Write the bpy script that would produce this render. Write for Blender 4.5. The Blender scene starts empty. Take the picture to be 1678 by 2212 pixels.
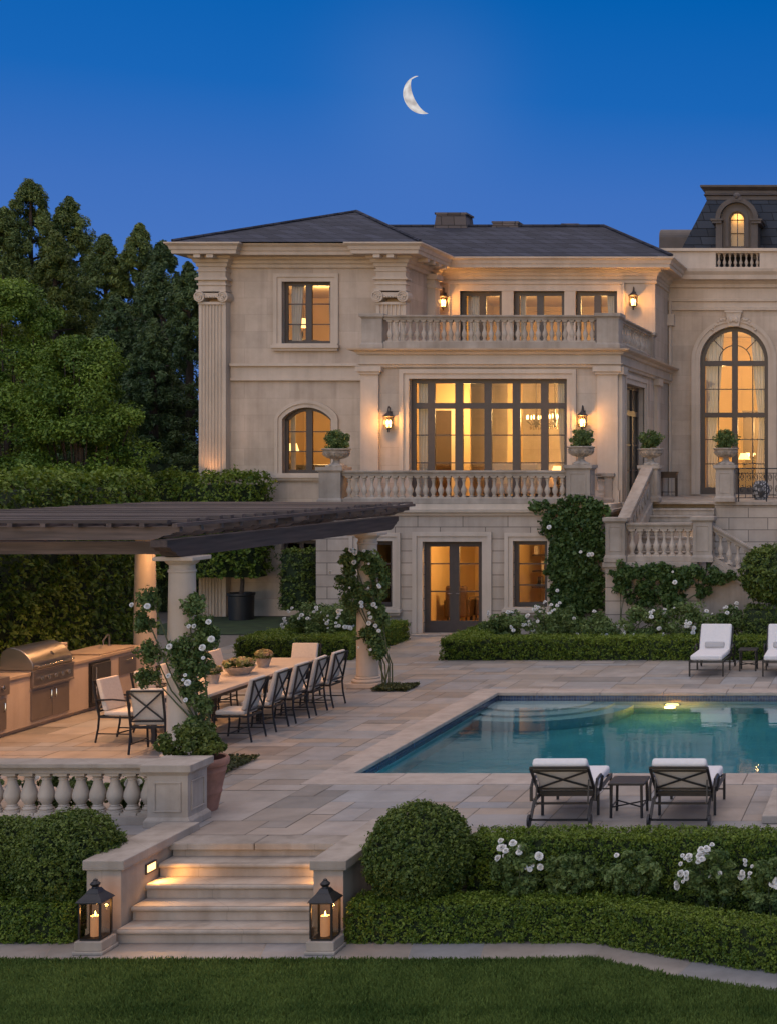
import bpy, math, random
import numpy as np
from mathutils import Vector, Matrix
R = math.radians
scene = bpy.context.scene
COL = scene.collection
# ------------------------------------------------------------------ camera
F, PX, PY, CZ = 3200.0, 1960.0, 1000.0, 4.2
cam_d = bpy.data.cameras.new("camera"); cam = bpy.data.objects.new("camera", cam_d); COL.objects.link(cam)
cam.location = (0, 0, CZ); cam.rotation_euler = (R(90), 0, 0)
cam_d.sensor_fit = 'HORIZONTAL'; cam_d.sensor_width = 36; cam_d.lens = 36 * F / 1678
cam_d.shift_x = (839 - PX) / 1678; cam_d.shift_y = -(1106 - PY) / 1678
cam_d.clip_start = 0.1; cam_d.clip_end = 3000
scene.camera = cam
# ------------------------------------------------------------------ world (blue hour, afterglow behind the camera)
SUN_EL, SUN_ROT = 4.0, 180.0
world = bpy.data.worlds.new("World"); scene.world = world; world.use_nodes = True
wt = world.node_tree; wt.nodes.clear()
def wn(t): return wt.nodes.new(t)
wo = wn('ShaderNodeOutputWorld'); wb = wn('ShaderNodeBackground'); sky = wn('ShaderNodeTexSky')
sky.sky_type = 'NISHITA'; sky.sun_disc = False; sky.sun_elevation = R(SUN_EL); sky.sun_rotation = R(SUN_ROT)
sky.ozone_density = 4.0; sky.air_density = 1.0; sky.dust_density = 1.0
tc = wn('ShaderNodeTexCoord'); sep = wn('ShaderNodeSeparateXYZ'); wt.links.new(tc.outputs['Generated'], sep.inputs[0])
ramp = wn('ShaderNodeValToRGB'); wt.links.new(sep.outputs['Z'], ramp.inputs[0])
el = ramp.color_ramp.elements
el[0].position = 0.0; el[0].color = (.115, .235, .62, 1)
el[1].position = 1.0; el[1].color = (1.45, 1.26, 1.22, 1)
for p, c in ((.10, (.075, .190, .555, 1)), (.17, (.048, .162, .52, 1)), (.23, (.010, .132, .48, 1)), (.30, (.0005, .112, .43, 1)), (.40, (.03, .11, .36, 1)), (.62, (.90, .80, .86, 1))):
    e = el.new(p); e.color = c
mr = wn('ShaderNodeMapRange'); mr.interpolation_type = 'SMOOTHSTEP'
mr.inputs['From Min'].default_value = -.35; mr.inputs['From Max'].default_value = .20
wt.links.new(sep.outputs['Y'], mr.inputs['Value'])
skm = wn('ShaderNodeMix'); skm.data_type = 'RGBA'; skm.blend_type = 'MULTIPLY'; skm.inputs[0].default_value = 1
SKY_GAIN = .375
skm.inputs[7].default_value = (SKY_GAIN * .90, SKY_GAIN * .95, SKY_GAIN * 1.06, 1)
wt.links.new(sky.outputs[0], skm.inputs[6])
mx = wn('ShaderNodeMix'); mx.data_type = 'RGBA'
wt.links.new(mr.outputs[0], mx.inputs[0]); wt.links.new(skm.outputs[2], mx.inputs[6]); wt.links.new(ramp.outputs[0], mx.inputs[7])
md_ = Vector(((914-PX)/F, 1, (PY-204)/F)).normalized()
dt_ = wn('ShaderNodeVectorMath'); dt_.operation = 'DOT_PRODUCT'; dt_.inputs[1].default_value = md_; wt.links.new(tc.outputs['Generated'], dt_.inputs[0])
gr_ = wn('ShaderNodeMapRange'); gr_.interpolation_type = 'SMOOTHERSTEP'; gr_.interpolation_type = 'LINEAR'; gr_.inputs['From Min'].default_value = math.cos(R(7)); gr_.inputs['From Max'].default_value = 1.0; wt.links.new(dt_.outputs['Value'], gr_.inputs['Value'])
ga_ = wn('ShaderNodeMix'); ga_.data_type = 'RGBA'; ga_.blend_type = 'ADD'; ga_.inputs[0].default_value = 1; wt.links.new(mx.outputs[2], ga_.inputs[6]); pw_ = wn('ShaderNodeMath'); pw_.operation = 'POWER'; pw_.inputs[1].default_value = 5; wt.links.new(gr_.outputs[0], pw_.inputs[0]); pm_ = wn('ShaderNodeMath'); pm_.operation = 'MULTIPLY'; pm_.inputs[1].default_value = .026; wt.links.new(pw_.outputs[0], pm_.inputs[0]); wt.links.new(pm_.outputs[0], ga_.inputs[7])   # moonlit haze round the moon
wt.links.new(ga_.outputs[2], wb.inputs[0]); wb.inputs[1].default_value = 1.0
wt.links.new(wb.outputs[0], wo.inputs[0])
sd = bpy.data.lights.new("sun", 'SUN'); sun = bpy.data.objects.new("sun", sd); COL.objects.link(sun)
sd.energy = 1.15; sd.angle = R(70); sd.color = (1, .90, .84); sun.rotation_euler = (R(36), 0, R(-14))
scene.view_settings.view_transform = 'Standard'; scene.view_settings.look = 'None'
scene.view_settings.exposure = 0.0; scene.view_settings.gamma = 1
cy = scene.cycles
cy.use_denoising = True; cy.use_adaptive_sampling = True; cy.adaptive_threshold = .02
cy.max_bounces = 6; cy.diffuse_bounces = 3; cy.glossy_bounces = 3; cy.transmission_bounces = 4; cy.transparent_max_bounces = 10
cy.sample_clamp_indirect = 3.0; cy.sample_clamp_direct = 0; cy.blur_glossy = .5
try: cy.denoiser = 'OPENIMAGEDENOISE'
except Exception: pass
# ------------------------------------------------------------------ placing helpers (s = picture units per metre at a depth)
def YD(s): return F / s
def XX(u, s): return (u - PX) / s
def ZZ(v, s): return CZ - (v - PY) / s
def G(u, v, z=0.0):
    s = (v - PY) / (CZ - z); return (u - PX) / s, F / s
# ------------------------------------------------------------------ mesh builder
class MB:
    def __init__(self): self.v = []; self.f = []; self.mi = []; self.cur = 0
    def add(self, vs, fs):
        n = len(self.v); self.v.extend([tuple(p) for p in vs])
        for f in fs: self.f.append(tuple(i + n for i in f)); self.mi.append(self.cur)
    def quad(self, a, b, c, d): self.add([a, b, c, d], [(0, 1, 2, 3)])
    def box(self, x0, x1, y0, y1, z0, z1):
        self.add([(x0,y0,z0),(x1,y0,z0),(x1,y1,z0),(x0,y1,z0),(x0,y0,z1),(x1,y0,z1),(x1,y1,z1),(x0,y1,z1)],
                 [(3,2,1,0),(4,5,6,7),(0,1,5,4),(1,2,6,5),(2,3,7,6),(3,0,4,7)])
    def frustum(self, cx, cy, z0, z1, a0, b0, a1, b1):
        self.add([(cx-a0,cy-b0,z0),(cx+a0,cy-b0,z0),(cx+a0,cy+b0,z0),(cx-a0,cy+b0,z0),(cx-a1,cy-b1,z1),(cx+a1,cy-b1,z1),(cx+a1,cy+b1,z1),(cx-a1,cy+b1,z1)],
                 [(3,2,1,0),(4,5,6,7),(0,1,5,4),(1,2,6,5),(2,3,7,6),(3,0,4,7)])
    def prism(self, poly, mapf, d0, d1):
        n = len(poly)
        vs = [mapf(a, b, d0) for a, b in poly] + [mapf(a, b, d1) for a, b in poly]
        fs = [tuple(range(n)), tuple(range(2*n-1, n-1, -1))] + [(i, i+n, (i+1) % n + n, (i+1) % n) for i in range(n)]
        self.add(vs, fs)
    def bar(self, p0, p1, w, h):
        """parallelepiped between two points: vertical ends, width w level, height h (p = centre of the bottom)"""
        p0, p1 = Vector(p0), Vector(p1); d = Vector((p1.x-p0.x, p1.y-p0.y, 0))
        n = Vector((-d.y, d.x, 0)).normalized() * (w/2) if d.length > 1e-6 else Vector((w/2, 0, 0)); u = Vector((0, 0, h))
        self.add([p0-n, p0+n, p0+n+u, p0-n+u, p1-n, p1+n, p1+n+u, p1-n+u],
                 [(0,1,2,3),(7,6,5,4),(0,4,5,1),(1,5,6,2),(2,6,7,3),(3,7,4,0)])
    def stick(self, p0, p1, w, h=None):
        """rectangular-section stick along any direction (p = centre line)"""
        h = h or w; p0, p1 = Vector(p0), Vector(p1); d = (p1-p0).normalized()
        up = Vector((0,0,1)) if abs(d.z) < .95 else Vector((0,1,0))
        a = d.cross(up).normalized()*(w/2); b = a.cross(d).normalized()*(h/2)
        self.add([p0-a-b,p0+a-b,p0+a+b,p0-a+b,p1-a-b,p1+a-b,p1+a+b,p1-a+b],
                 [(0,1,2,3),(7,6,5,4),(0,4,5,1),(1,5,6,2),(2,6,7,3),(3,7,4,0)])
    def tube(self, pts, r, n=8, r1=None):
        pts = [Vector(p) for p in pts]; m = len(pts); vs = []
        for i, p in enumerate(pts):
            d = (pts[min(i+1,m-1)] - pts[max(i-1,0)]).normalized()
            up = Vector((0,0,1)) if abs(d.z) < .9 else Vector((1,0,0))
            a = d.cross(up).normalized(); b = a.cross(d).normalized()
            rr = r if r1 is None else r + (r1-r)*i/max(1,m-1)
            vs += [p + (a*math.cos(2*math.pi*k/n) + b*math.sin(2*math.pi*k/n))*rr for k in range(n)]
        fs = [(i*n+k, i*n+(k+1) % n, (i+1)*n+(k+1) % n, (i+1)*n+k) for i in range(m-1) for k in range(n)]
        fs += [tuple(range(n-1,-1,-1)), tuple(range((m-1)*n, m*n))]
        self.add(vs, fs)
    def lathe(self, prof, c=(0,0,0), n=20):
        vs = []; m = len(prof)
        for r, z in prof: vs += [(c[0]+r*math.cos(2*math.pi*k/n), c[1]+r*math.sin(2*math.pi*k/n), c[2]+z) for k in range(n)]
        fs = [(i*n+k, i*n+(k+1) % n, (i+1)*n+(k+1) % n, (i+1)*n+k) for i in range(m-1) for k in range(n)]
        fs += [tuple(range(n-1,-1,-1)), tuple(range((m-1)*n, m*n))]
        self.add(vs, fs)
    def sphere(self, c, r, n=12, m=8, sz=1.0):
        self.lathe([(max(1e-4, r*math.sin(math.pi*i/m)), -r*sz*math.cos(math.pi*i/m)) for i in range(m+1)], c, n)
    def sweep(self, path, prof, z0=0.0, caps=True):
        """profile (out, z) along a level path; outward is to the right of the walking direction"""
        P = [Vector((p[0], p[1])) for p in path]; n = len(P); k = len(prof); offs = []
        for i in range(n):
            def nrm(a, b): d = (b-a).normalized(); return Vector((d.y, -d.x))
            if i == 0: o = nrm(P[0], P[1])
            elif i == n-1: o = nrm(P[-2], P[-1])
            else:
                a, b = nrm(P[i-1], P[i]), nrm(P[i], P[i+1]); o = (a+b)/(1+a.dot(b)) if a.dot(b) > -.9 else a
            offs.append(o)
        vs = [(P[i].x+offs[i].x*o, P[i].y+offs[i].y*o, z0+z) for i in range(n) for o, z in prof]
        fs = [(i*k+j, (i+1)*k+j, (i+1)*k+j+1, i*k+j+1) for i in range(n-1) for j in range(k-1)]
        if caps: fs += [tuple(range(k)), tuple(range(n*k-1, (n-1)*k-1, -1))]
        self.add(vs, fs)
    def build(self, name, mat, parent=None, loc=None, smooth=False, bevel=0, segs=2, kind=None, angle=38):
        me = bpy.data.meshes.new(name)
        o3 = Vector(loc) if loc is not None else (parent.get('_o') and Vector(parent['_o']) or Vector((0,0,0))) if parent else Vector((0,0,0))
        vs = [(p[0]-o3.x, p[1]-o3.y, p[2]-o3.z) for p in self.v]
        me.from_pydata(vs, [], self.f)
        mats = mat if isinstance(mat, (list, tuple)) else [mat]
        for m in mats: me.materials.append(m)
        if len(mats) > 1: me.polygons.foreach_set('material_index', self.mi)
        if smooth: me.shade_smooth(); me.set_sharp_from_angle(angle=R(angle))
        me.update()
        ob = bpy.data.objects.new(name, me); COL.objects.link(ob)
        if parent is None: ob.location = o3
        else: ob.parent = parent
        ob['_o'] = (o3.x, o3.y, o3.z)
        if bevel:
            b = ob.modifiers.new('bevel', 'BEVEL'); b.width = bevel; b.segments = segs; b.limit_method = 'ANGLE'; b.angle_limit = R(40)
        if kind: ob['kind'] = kind
        return ob
def empty(name, loc, label=None, cat=None, group=None, rz=0):
    o = bpy.data.objects.new(name, None); o.empty_display_size = .2; COL.objects.link(o)
    o.location = loc; o.rotation_euler = (0, 0, rz); o['_o'] = tuple(loc) if rz == 0 else (0, 0, 0)
    return tag(o, label, cat, group)
def tag(o, label=None, cat=None, group=None, kind=None):
    if label: o['label'] = label
    if cat: o['category'] = cat
    if group: o['group'] = group
    if kind: o['kind'] = kind
    return o
def local(name, label=None, cat=None, group=None):
    """a thing modelled round the origin, moved afterwards"""
    return empty(name, (0, 0, 0), label, cat, group)
KIDS = {}
def children(o): return [c for c in COL.objects if c.parent is o]
def put(o, loc, rz=0, sc=None):
    o.location = loc; o.rotation_euler = (0, 0, rz)
    if sc: o.scale = (sc, sc, sc)
    return o
def copy_tree(o, parent=None, kids=None):
    c = o.copy(); COL.objects.link(c)
    if parent is not None: c.parent = parent
    for ch in list(o.children): copy_tree(ch, c)
    return c
def dup(o, loc, rz=0, label=None, sc=None):
    c = copy_tree(o); put(c, loc, rz, sc)
    if label: c['label'] = label
    return c
def lamp(name, loc, power, col, radius=.05, parent=None, spot=None, rot=None):
    l = bpy.data.lights.new(name, 'SPOT' if spot else 'POINT'); l.energy = power; l.color = col; l.shadow_soft_size = radius
    if spot: l.spot_size = R(spot); l.spot_blend = .6
    o = bpy.data.objects.new(name, l); COL.objects.link(o)
    if parent is not None:
        o.parent = parent; po = parent.get('_o', (0,0,0)); loc = (loc[0]-po[0], loc[1]-po[1], loc[2]-po[2])
    o.location = loc
    if rot: o.rotation_euler = rot
    return o
# ------------------------------------------------------------------ materials
def newmat(name):
    m = bpy.data.materials.new(name); m.use_nodes = True; nt = m.node_tree
    return m, nt, nt.nodes['Principled BSDF']
def simple(name, col, rough=.5, metal=0, noise=.0, nscale=8, bump=0, bscale=60, spec=.5, emit=None, estr=0):
    m, nt, b = newmat(name); N = nt.nodes.new; L = nt.links.new
    b.inputs['Base Color'].default_value = (*col, 1); b.inputs['Roughness'].default_value = rough; b.inputs['Metallic'].default_value = metal
    b.inputs['Specular IOR Level'].default_value = spec
    co = N('ShaderNodeTexCoord')
    if noise:
        n = N('ShaderNodeTexNoise'); n.inputs['Scale'].default_value = nscale; n.inputs['Detail'].default_value = 6; L(co.outputs['Object'], n.inputs['Vector'])
        r = N('ShaderNodeValToRGB'); r.color_ramp.elements[0].position = .3; r.color_ramp.elements[1].position = .72
        r.color_ramp.elements[0].color = (*[c*(1-noise) for c in col], 1); r.color_ramp.elements[1].color = (*[min(1, c*(1+noise*.6)) for c in col], 1)
        L(n.outputs[0], r.inputs[0]); L(r.outputs[0], b.inputs['Base Color'])
    if bump:
        n2 = N('ShaderNodeTexNoise'); n2.inputs['Scale'].default_value = bscale; n2.inputs['Detail'].default_value = 4; L(co.outputs['Object'], n2.inputs['Vector'])
        bp = N('ShaderNodeBump'); bp.inputs['Strength'].default_value = bump; bp.inputs['Distance'].default_value = .01
        L(n2.outputs[0], bp.inputs['Height']); L(bp.outputs[0], b.inputs['Normal'])
    if emit: b.inputs['Emission Color'].default_value = (*emit, 1); b.inputs['Emission Strength'].default_value = estr
    return m
def stone(name, col, bw=1.1, bh=.45, joint=.0, var=.10, rough=.8, stain=.25, jdark=.6, jsize=.006):
    """limestone: broad mottling, faint blocks, fine grain; blocks run along x+y and z"""
    m, nt, b = newmat(name); N = nt.nodes.new; L = nt.links.new
    b.inputs['Roughness'].default_value = rough; b.inputs['Specular IOR Level'].default_value = .25
    co = N('ShaderNodeTexCoord'); ge = N('ShaderNodeNewGeometry')
    sp = N('ShaderNodeSeparateXYZ'); L(ge.outputs['Position'], sp.inputs[0])
    ad = N('ShaderNodeMath'); L(sp.outputs[0], ad.inputs[0]); L(sp.outputs[1], ad.inputs[1])
    cb = N('ShaderNodeCombineXYZ'); L(ad.outputs[0], cb.inputs[0]); L(sp.outputs[2], cb.inputs[1])
    br = N('ShaderNodeTexBrick'); L(cb.outputs[0], br.inputs['Vector'])
    br.inputs['Scale'].default_value = 1; br.inputs['Brick Width'].default_value = bw; br.inputs['Row Height'].default_value = bh
    br.inputs['Mortar Size'].default_value = jsize; br.inputs['Mortar Smooth'].default_value = .3; br.inputs['Bias'].default_value = 0
    br.inputs['Color1'].default_value = (*[c*(1-var) for c in col], 1); br.inputs['Color2'].default_value = (*[c*(1+var*.7) for c in col], 1)
    br.inputs['Mortar'].default_value = (*[c*(1-joint*jdark) for c in col], 1)
    n = N('ShaderNodeTexNoise'); n.inputs['Scale'].default_value = 1.3; n.inputs['Detail'].default_value = 8; n.inputs['Roughness'].default_value = .65; L(ge.outputs['Position'], n.inputs['Vector'])
    r = N('ShaderNodeValToRGB'); r.color_ramp.elements[0].position = .32; r.color_ramp.elements[1].position = .68
    r.color_ramp.elements[0].color = (1-stain, 1-stain*1.08, 1-stain*1.2, 1); r.color_ramp.elements[1].color = (1.04, 1.03, 1.02, 1); L(n.outputs[0], r.inputs[0])
    mp = N('ShaderNodeMapping'); mp.inputs['Scale'].default_value = (5, 5, .35); L(ge.outputs['Position'], mp.inputs[0])
    ns = N('ShaderNodeTexNoise'); ns.inputs['Scale'].default_value = 1; ns.inputs['Detail'].default_value = 5; L(mp.outputs[0], ns.inputs['Vector'])
    rs = N('ShaderNodeValToRGB'); rs.color_ramp.elements[0].position = .30; rs.color_ramp.elements[1].position = .55
    rs.color_ramp.elements[0].color = (1-stain*.7, 1-stain*.75, 1-stain*.8, 1); rs.color_ramp.elements[1].color = (1, 1, 1, 1); L(ns.outputs[0], rs.inputs[0])
    m1 = N('ShaderNodeMix'); m1.data_type = 'RGBA'; m1.blend_type = 'MULTIPLY'; m1.inputs[0].default_value = 1; L(br.outputs['Color'], m1.inputs[6]); L(r.outputs[0], m1.inputs[7])
    m2 = N('ShaderNodeMix'); m2.data_type = 'RGBA'; m2.blend_type = 'MULTIPLY'; m2.inputs[0].default_value = 1; L(m1.outputs[2], m2.inputs[6]); L(rs.outputs[0], m2.inputs[7])
    L(m2.outputs[2], b.inputs['Base Color'])
    n2 = N('ShaderNodeTexNoise'); n2.inputs['Scale'].default_value = 45; n2.inputs['Detail'].default_value = 5; L(ge.outputs['Position'], n2.inputs['Vector'])
    bp = N('ShaderNodeBump'); bp.inputs['Strength'].default_value = .25; bp.inputs['Distance'].default_value = .008; L(n2.outputs[0], bp.inputs['Height'])
    L(bp.outputs[0], b.inputs['Normal'])
    return m
def leafmat(name, dark, light, trans=.25, rough=.55):
    m, nt, b = newmat(name); N = nt.nodes.new; L = nt.links.new
    at = N('ShaderNodeAttribute'); at.attribute_name = 'rnd'; at.attribute_type = 'GEOMETRY'
    r = N('ShaderNodeValToRGB'); r.color_ramp.elements[0].color = (*dark, 1); r.color_ramp.elements[1].color = (*light, 1); L(at.outputs['Fac'], r.inputs[0])
    L(r.outputs[0], b.inputs['Base Color']); b.inputs['Roughness'].default_value = rough; b.inputs['Specular IOR Level'].default_value = .35
    t = N('ShaderNodeBsdfTranslucent'); L(r.outputs[0], t.inputs[0])
    mxs = N('ShaderNodeMixShader'); mxs.inputs[0].default_value = trans; L(b.outputs[0], mxs.inputs[1]); L(t.outputs[0], mxs.inputs[2])
    L(mxs.outputs[0], nt.nodes['Material Output'].inputs[0])
    return m
def glassmat(name, tint=(1, 1, 1), refl=.9):
    m, nt, b = newmat(name); N = nt.nodes.new; L = nt.links.new
    tr = N('ShaderNodeBsdfTransparent'); tr.inputs[0].default_value = (*tint, 1); gl = N('ShaderNodeBsdfGlossy'); gl.inputs['Roughness'].default_value = .01
    fr = N('ShaderNodeFresnel'); fr.inputs[0].default_value = 1.5; ma = N('ShaderNodeMath'); ma.operation = 'MULTIPLY'; ma.inputs[1].default_value = refl; L(fr.outputs[0], ma.inputs[0])
    mxs = N('ShaderNodeMixShader'); L(ma.outputs[0], mxs.inputs[0]); L(tr.outputs[0], mxs.inputs[1]); L(gl.outputs[0], mxs.inputs[2])
    L(mxs.outputs[0], nt.nodes['Material Output'].inputs[0])
    return m
def slatemat(name, col, row=.22, width=.35):
    m, nt, b = newmat(name); N = nt.nodes.new; L = nt.links.new
    ge = N('ShaderNodeNewGeometry'); sp = N('ShaderNodeSeparateXYZ'); L(ge.outputs['Position'], sp.inputs[0])
    ad = N('ShaderNodeMath'); L(sp.outputs[0], ad.inputs[0]); L(sp.outputs[1], ad.inputs[1])
    cb = N('ShaderNodeCombineXYZ'); L(ad.outputs[0], cb.inputs[0]); L(sp.outputs[2], cb.inputs[1])
    br = N('ShaderNodeTexBrick'); L(cb.outputs[0], br.inputs['Vector']); br.inputs['Scale'].default_value = 1
    br.inputs['Brick Width'].default_value = width; br.inputs['Row Height'].default_value = row; br.inputs['Mortar Size'].default_value = .012
    br.inputs['Color1'].default_value = (*[c*.72 for c in col], 1); br.inputs['Color2'].default_value = (*[c*1.3 for c in col], 1); br.inputs['Mortar'].default_value = (*[c*.35 for c in col], 1)
    L(br.outputs['Color'], b.inputs['Base Color']); b.inputs['Roughness'].default_value = .8; b.inputs['Specular IOR Level'].default_value = .2
    bp = N('ShaderNodeBump'); bp.inputs['Strength'].default_value = .9; bp.inputs['Distance'].default_value = .02; L(br.outputs['Fac'], bp.inputs['Height']); bp.invert = True; L(bp.outputs[0], b.inputs['Normal'])
    return m
def woodmat(name, col, axis=0):
    m, nt, b = newmat(name); N = nt.nodes.new; L = nt.links.new
    ge = N('ShaderNodeNewGeometry'); mp = N('ShaderNodeMapping'); sc = [14, 14, 14]; sc[axis] = .8; mp.inputs['Scale'].default_value = sc; L(ge.outputs['Position'], mp.inputs[0])
    n = N('ShaderNodeTexNoise'); n.inputs['Scale'].default_value = 1.5; n.inputs['Detail'].default_value = 8; L(mp.outputs[0], n.inputs['Vector'])
    r = N('ShaderNodeValToRGB'); r.color_ramp.elements[0].position = .3; r.color_ramp.elements[1].position = .7
    r.color_ramp.elements[0].color = (*[c*.6 for c in col], 1); r.color_ramp.elements[1].color = (*[c*1.3 for c in col], 1); L(n.outputs[0], r.inputs[0])
    oi = N('ShaderNodeObjectInfo'); om = N('ShaderNodeMapRange'); om.inputs['To Min'].default_value = .62; om.inputs['To Max'].default_value = 1.45; L(oi.outputs['Random'], om.inputs['Value']); hm = N('ShaderNodeMix'); hm.data_type = 'RGBA'; hm.blend_type = 'MULTIPLY'; hm.inputs[0].default_value = 1; L(r.outputs[0], hm.inputs[6]); L(om.outputs[0], hm.inputs[7]); L(hm.outputs[2], b.inputs['Base Color'])
    b.inputs['Roughness'].default_value = .75; bp = N('ShaderNodeBump'); bp.inputs['Strength'].default_value = .3; bp.inputs['Distance'].default_value = .01; L(n.outputs[0], bp.inputs['Height']); L(bp.outputs[0], b.inputs['Normal'])
    return m
LIME = (.53, .43, .343)
M = dict(
    wall=stone('limestone_wall', LIME, 1.25, .46, .30, .085, stain=.20),
    trim=stone('limestone_trim', (.56, .46, .368), 2.2, 3.0, .0, .03, stain=.14),
    bal=stone('limestone_baluster', (.50, .42, .345), 5, 5, 0, .0, stain=.26),
    grey=stone('weathered_limestone', (.40, .34, .285), 1.4, 3, .25, .05, stain=.3),
    rust=stone('ashlar_basement', (.50, .412, .335), 1.1, .293, .9, .10, stain=.22, jdark=.75, jsize=.011),
    roof=slatemat('roof_slate', (.036, .039, .055)), mansard=slatemat('mansard_slate', (.034, .041, .055), .27, .55),
    lead=simple('lead_grey', (.075, .060, .054), .6, noise=.25, nscale=3), chimney=slatemat('chimney_slate', (.12, .10, .095), .3, .4),
    bronze=simple('bronze_window_frame', (.055, .042, .038), .45, noise=.15), iron=simple('dark_iron', (.022, .020, .021), .42, metal=.3, noise=.2, nscale=20),
    glass=glassmat('window_glass', (.93, .92, .9)), lglass=glassmat('lantern_glass', (.80, .75, .68), .7),
    amber=simple('interior_plaster', (.62, .44, .22), .8, noise=.06, nscale=2), ifloor=simple('interior_floor', (.30, .17, .07), .35, noise=.2, nscale=4),
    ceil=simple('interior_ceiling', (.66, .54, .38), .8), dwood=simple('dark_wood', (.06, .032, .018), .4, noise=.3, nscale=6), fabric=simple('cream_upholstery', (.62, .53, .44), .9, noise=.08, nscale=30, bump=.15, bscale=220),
    cushion=simple('white_cushion', (.66, .62, .60), .9, noise=.05, nscale=25, bump=.12, bscale=220), curtain=simple('curtain_linen', (.60, .56, .53), .9, noise=.08, nscale=3),
    pwood=woodmat('weathered_timber', (.098, .070, .058), 0), pwoody=woodmat('weathered_timber_beam', (.10, .070, .059), 1),
    steel=simple('brushed_steel', (.30, .27, .25), .32, metal=1, noise=.12, nscale=3, bump=.03), dsteel=simple('dark_steel', (.20, .165, .145), .42, metal=.55, noise=.12, nscale=3), chrome=simple('polished_steel', (.6, .57, .53), .15, metal=1),
    plaster=stone('kitchen_plaster', (.47, .37, .29), 1.6, 3, .2, .04, stain=.14), ctop=stone('counter_stone', (.38, .29, .21), 1.5, 2, 0, .06, rough=.5, stain=.2),
    terra=simple('terracotta', (.36, .17, .115), .8, noise=.35, nscale=5, bump=.3, bscale=25), urn=simple('carved_stone', (.40, .335, .27), .85, noise=.4, nscale=9, bump=.5, bscale=30),
    black=simple('black_planter', (.012, .012, .013), .5), soil=simple('soil', (.035, .026, .018), .95, noise=.4, nscale=20),
    wax=simple('candle_wax', (.55, .44, .34), .5, emit=(1, .34, .07), estr=.26), flame=simple('candle_flame', (1, .6, .2), .5, emit=(1, .55, .16), estr=14),  # wax has its own orange glow, imitating flame light in it
    bulb=simple('lamp_glow', (1, .8, .5), .5, emit=(1, .62, .22), estr=14), sglow=simple('step_light_glow', (1, .8, .5), .5, emit=(1, .60, .22), estr=2.4),
    bark=simple('bark', (.06, .042, .03), .9, noise=.4, nscale=12, bump=.5), stem=simple('rose_stem', (.075, .085, .035), .8, noise=.3),
    petal=simple('white_petals', (.72, .70, .66), .7), yellowp=leafmat('succulent', (.30, .34, .10), (.62, .40, .26)),
    conifer=leafmat('conifer_leaves', (.042, .078, .020), (.185, .235, .055)), conifer2=leafmat('cedar_leaves', (.026, .058, .022), (.110, .165, .050)), bright=leafmat('bright_leaves', (.050, .108, .012), (.180, .270, .030)),
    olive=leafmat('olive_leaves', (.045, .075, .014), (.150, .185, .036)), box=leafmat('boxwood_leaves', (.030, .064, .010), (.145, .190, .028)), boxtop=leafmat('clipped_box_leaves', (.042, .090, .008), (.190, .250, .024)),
    rose=leafmat('rose_leaves', (.050, .095, .022), (.175, .235, .070)), ivy=leafmat('ivy_leaves', (.024, .060, .014), (.095, .150, .034)),
    core=simple('shaded_hedge_twigs', (.014, .028, .006), .95, noise=.5, nscale=25),  # core coloured dark for the shade inside the hedge
)
# ================================================================== THE MANSION
YT, YB, YW, YM, YA = YD(88.5), YD(84.7), YD(78.6), YD(73.9), YD(70.0)
TZ = 3.2                                   # upper terrace level
XL, XR, XB = -19.32, -13.72, -7.38         # wing's left corner, wing's right corner (= bay left), bay right
BZ = ZZ(752, 84.7)                         # balcony floor
house = empty('mansion', (0, YM, 0), 'pale limestone mansion of three storeys with slate roofs and glowing windows', 'mansion')
def fx(y):                                  # wall facing the camera: (u, v, d) -> x, y, z ; d goes inwards
    return lambda u, v, d: (u, y + d, v)
def fy(x):                                  # wall facing right
    return lambda u, v, d: (x - d, u, v)
def arc(cx, cz, r, a0, a1, n=20, rz=None):
    rz = rz or r
    return [(cx + r*math.cos(R(a0+(a1-a0)*i/n)), cz + rz*math.sin(R(a0+(a1-a0)*i/n))) for i in range(n+1)]
def wall_holes(mb, mp, u0, u1, v0, v1, holes, reveal=.32):
    """sheet of wall with openings and their reveals; hole = (u0,u1,v0,v1[,arch polyline from right to left])"""
    us = sorted({u0, u1, *[h[0] for h in holes], *[h[1] for h in holes]}); vs = sorted({v0, v1, *[h[2] for h in holes], *[h[3] for h in holes]})
    us = [u for u in us if u0 <= u <= u1]; vs = [v for v in vs if v0 <= v <= v1]
    for a, b in zip(us, us[1:]):
        for c, d in zip(vs, vs[1:]):
            mu, mv = (a+b)/2, (c+d)/2
            if any(h[0] < mu < h[1] and h[2] < mv < h[3] for h in holes): continue
            mb.quad(mp(a, c, 0), mp(b, c, 0), mp(b, d, 0), mp(a, d, 0))
    for h in holes:
        a, b, c, d = h[:4]
        pts = [(a, c), (b, c)]
        if len(h) > 4:
            ar = h[4]; pts += ar
            for i in range(len(ar)-1):                    # spandrel up to the flat head of the opening
                mb.quad(mp(ar[i][0], d, 0), mp(ar[i][0], ar[i][1], 0), mp(ar[i+1][0], ar[i+1][1], 0), mp(ar[i+1][0], d, 0))
        else: pts += [(b, d), (a, d)]
        for i in range(len(pts)):
            p, q = pts[i], pts[(i+1) % len(pts)]
            mb.quad(mp(*p, 0), mp(*q, 0), mp(*q, reveal), mp(*p, reveal))
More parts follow.
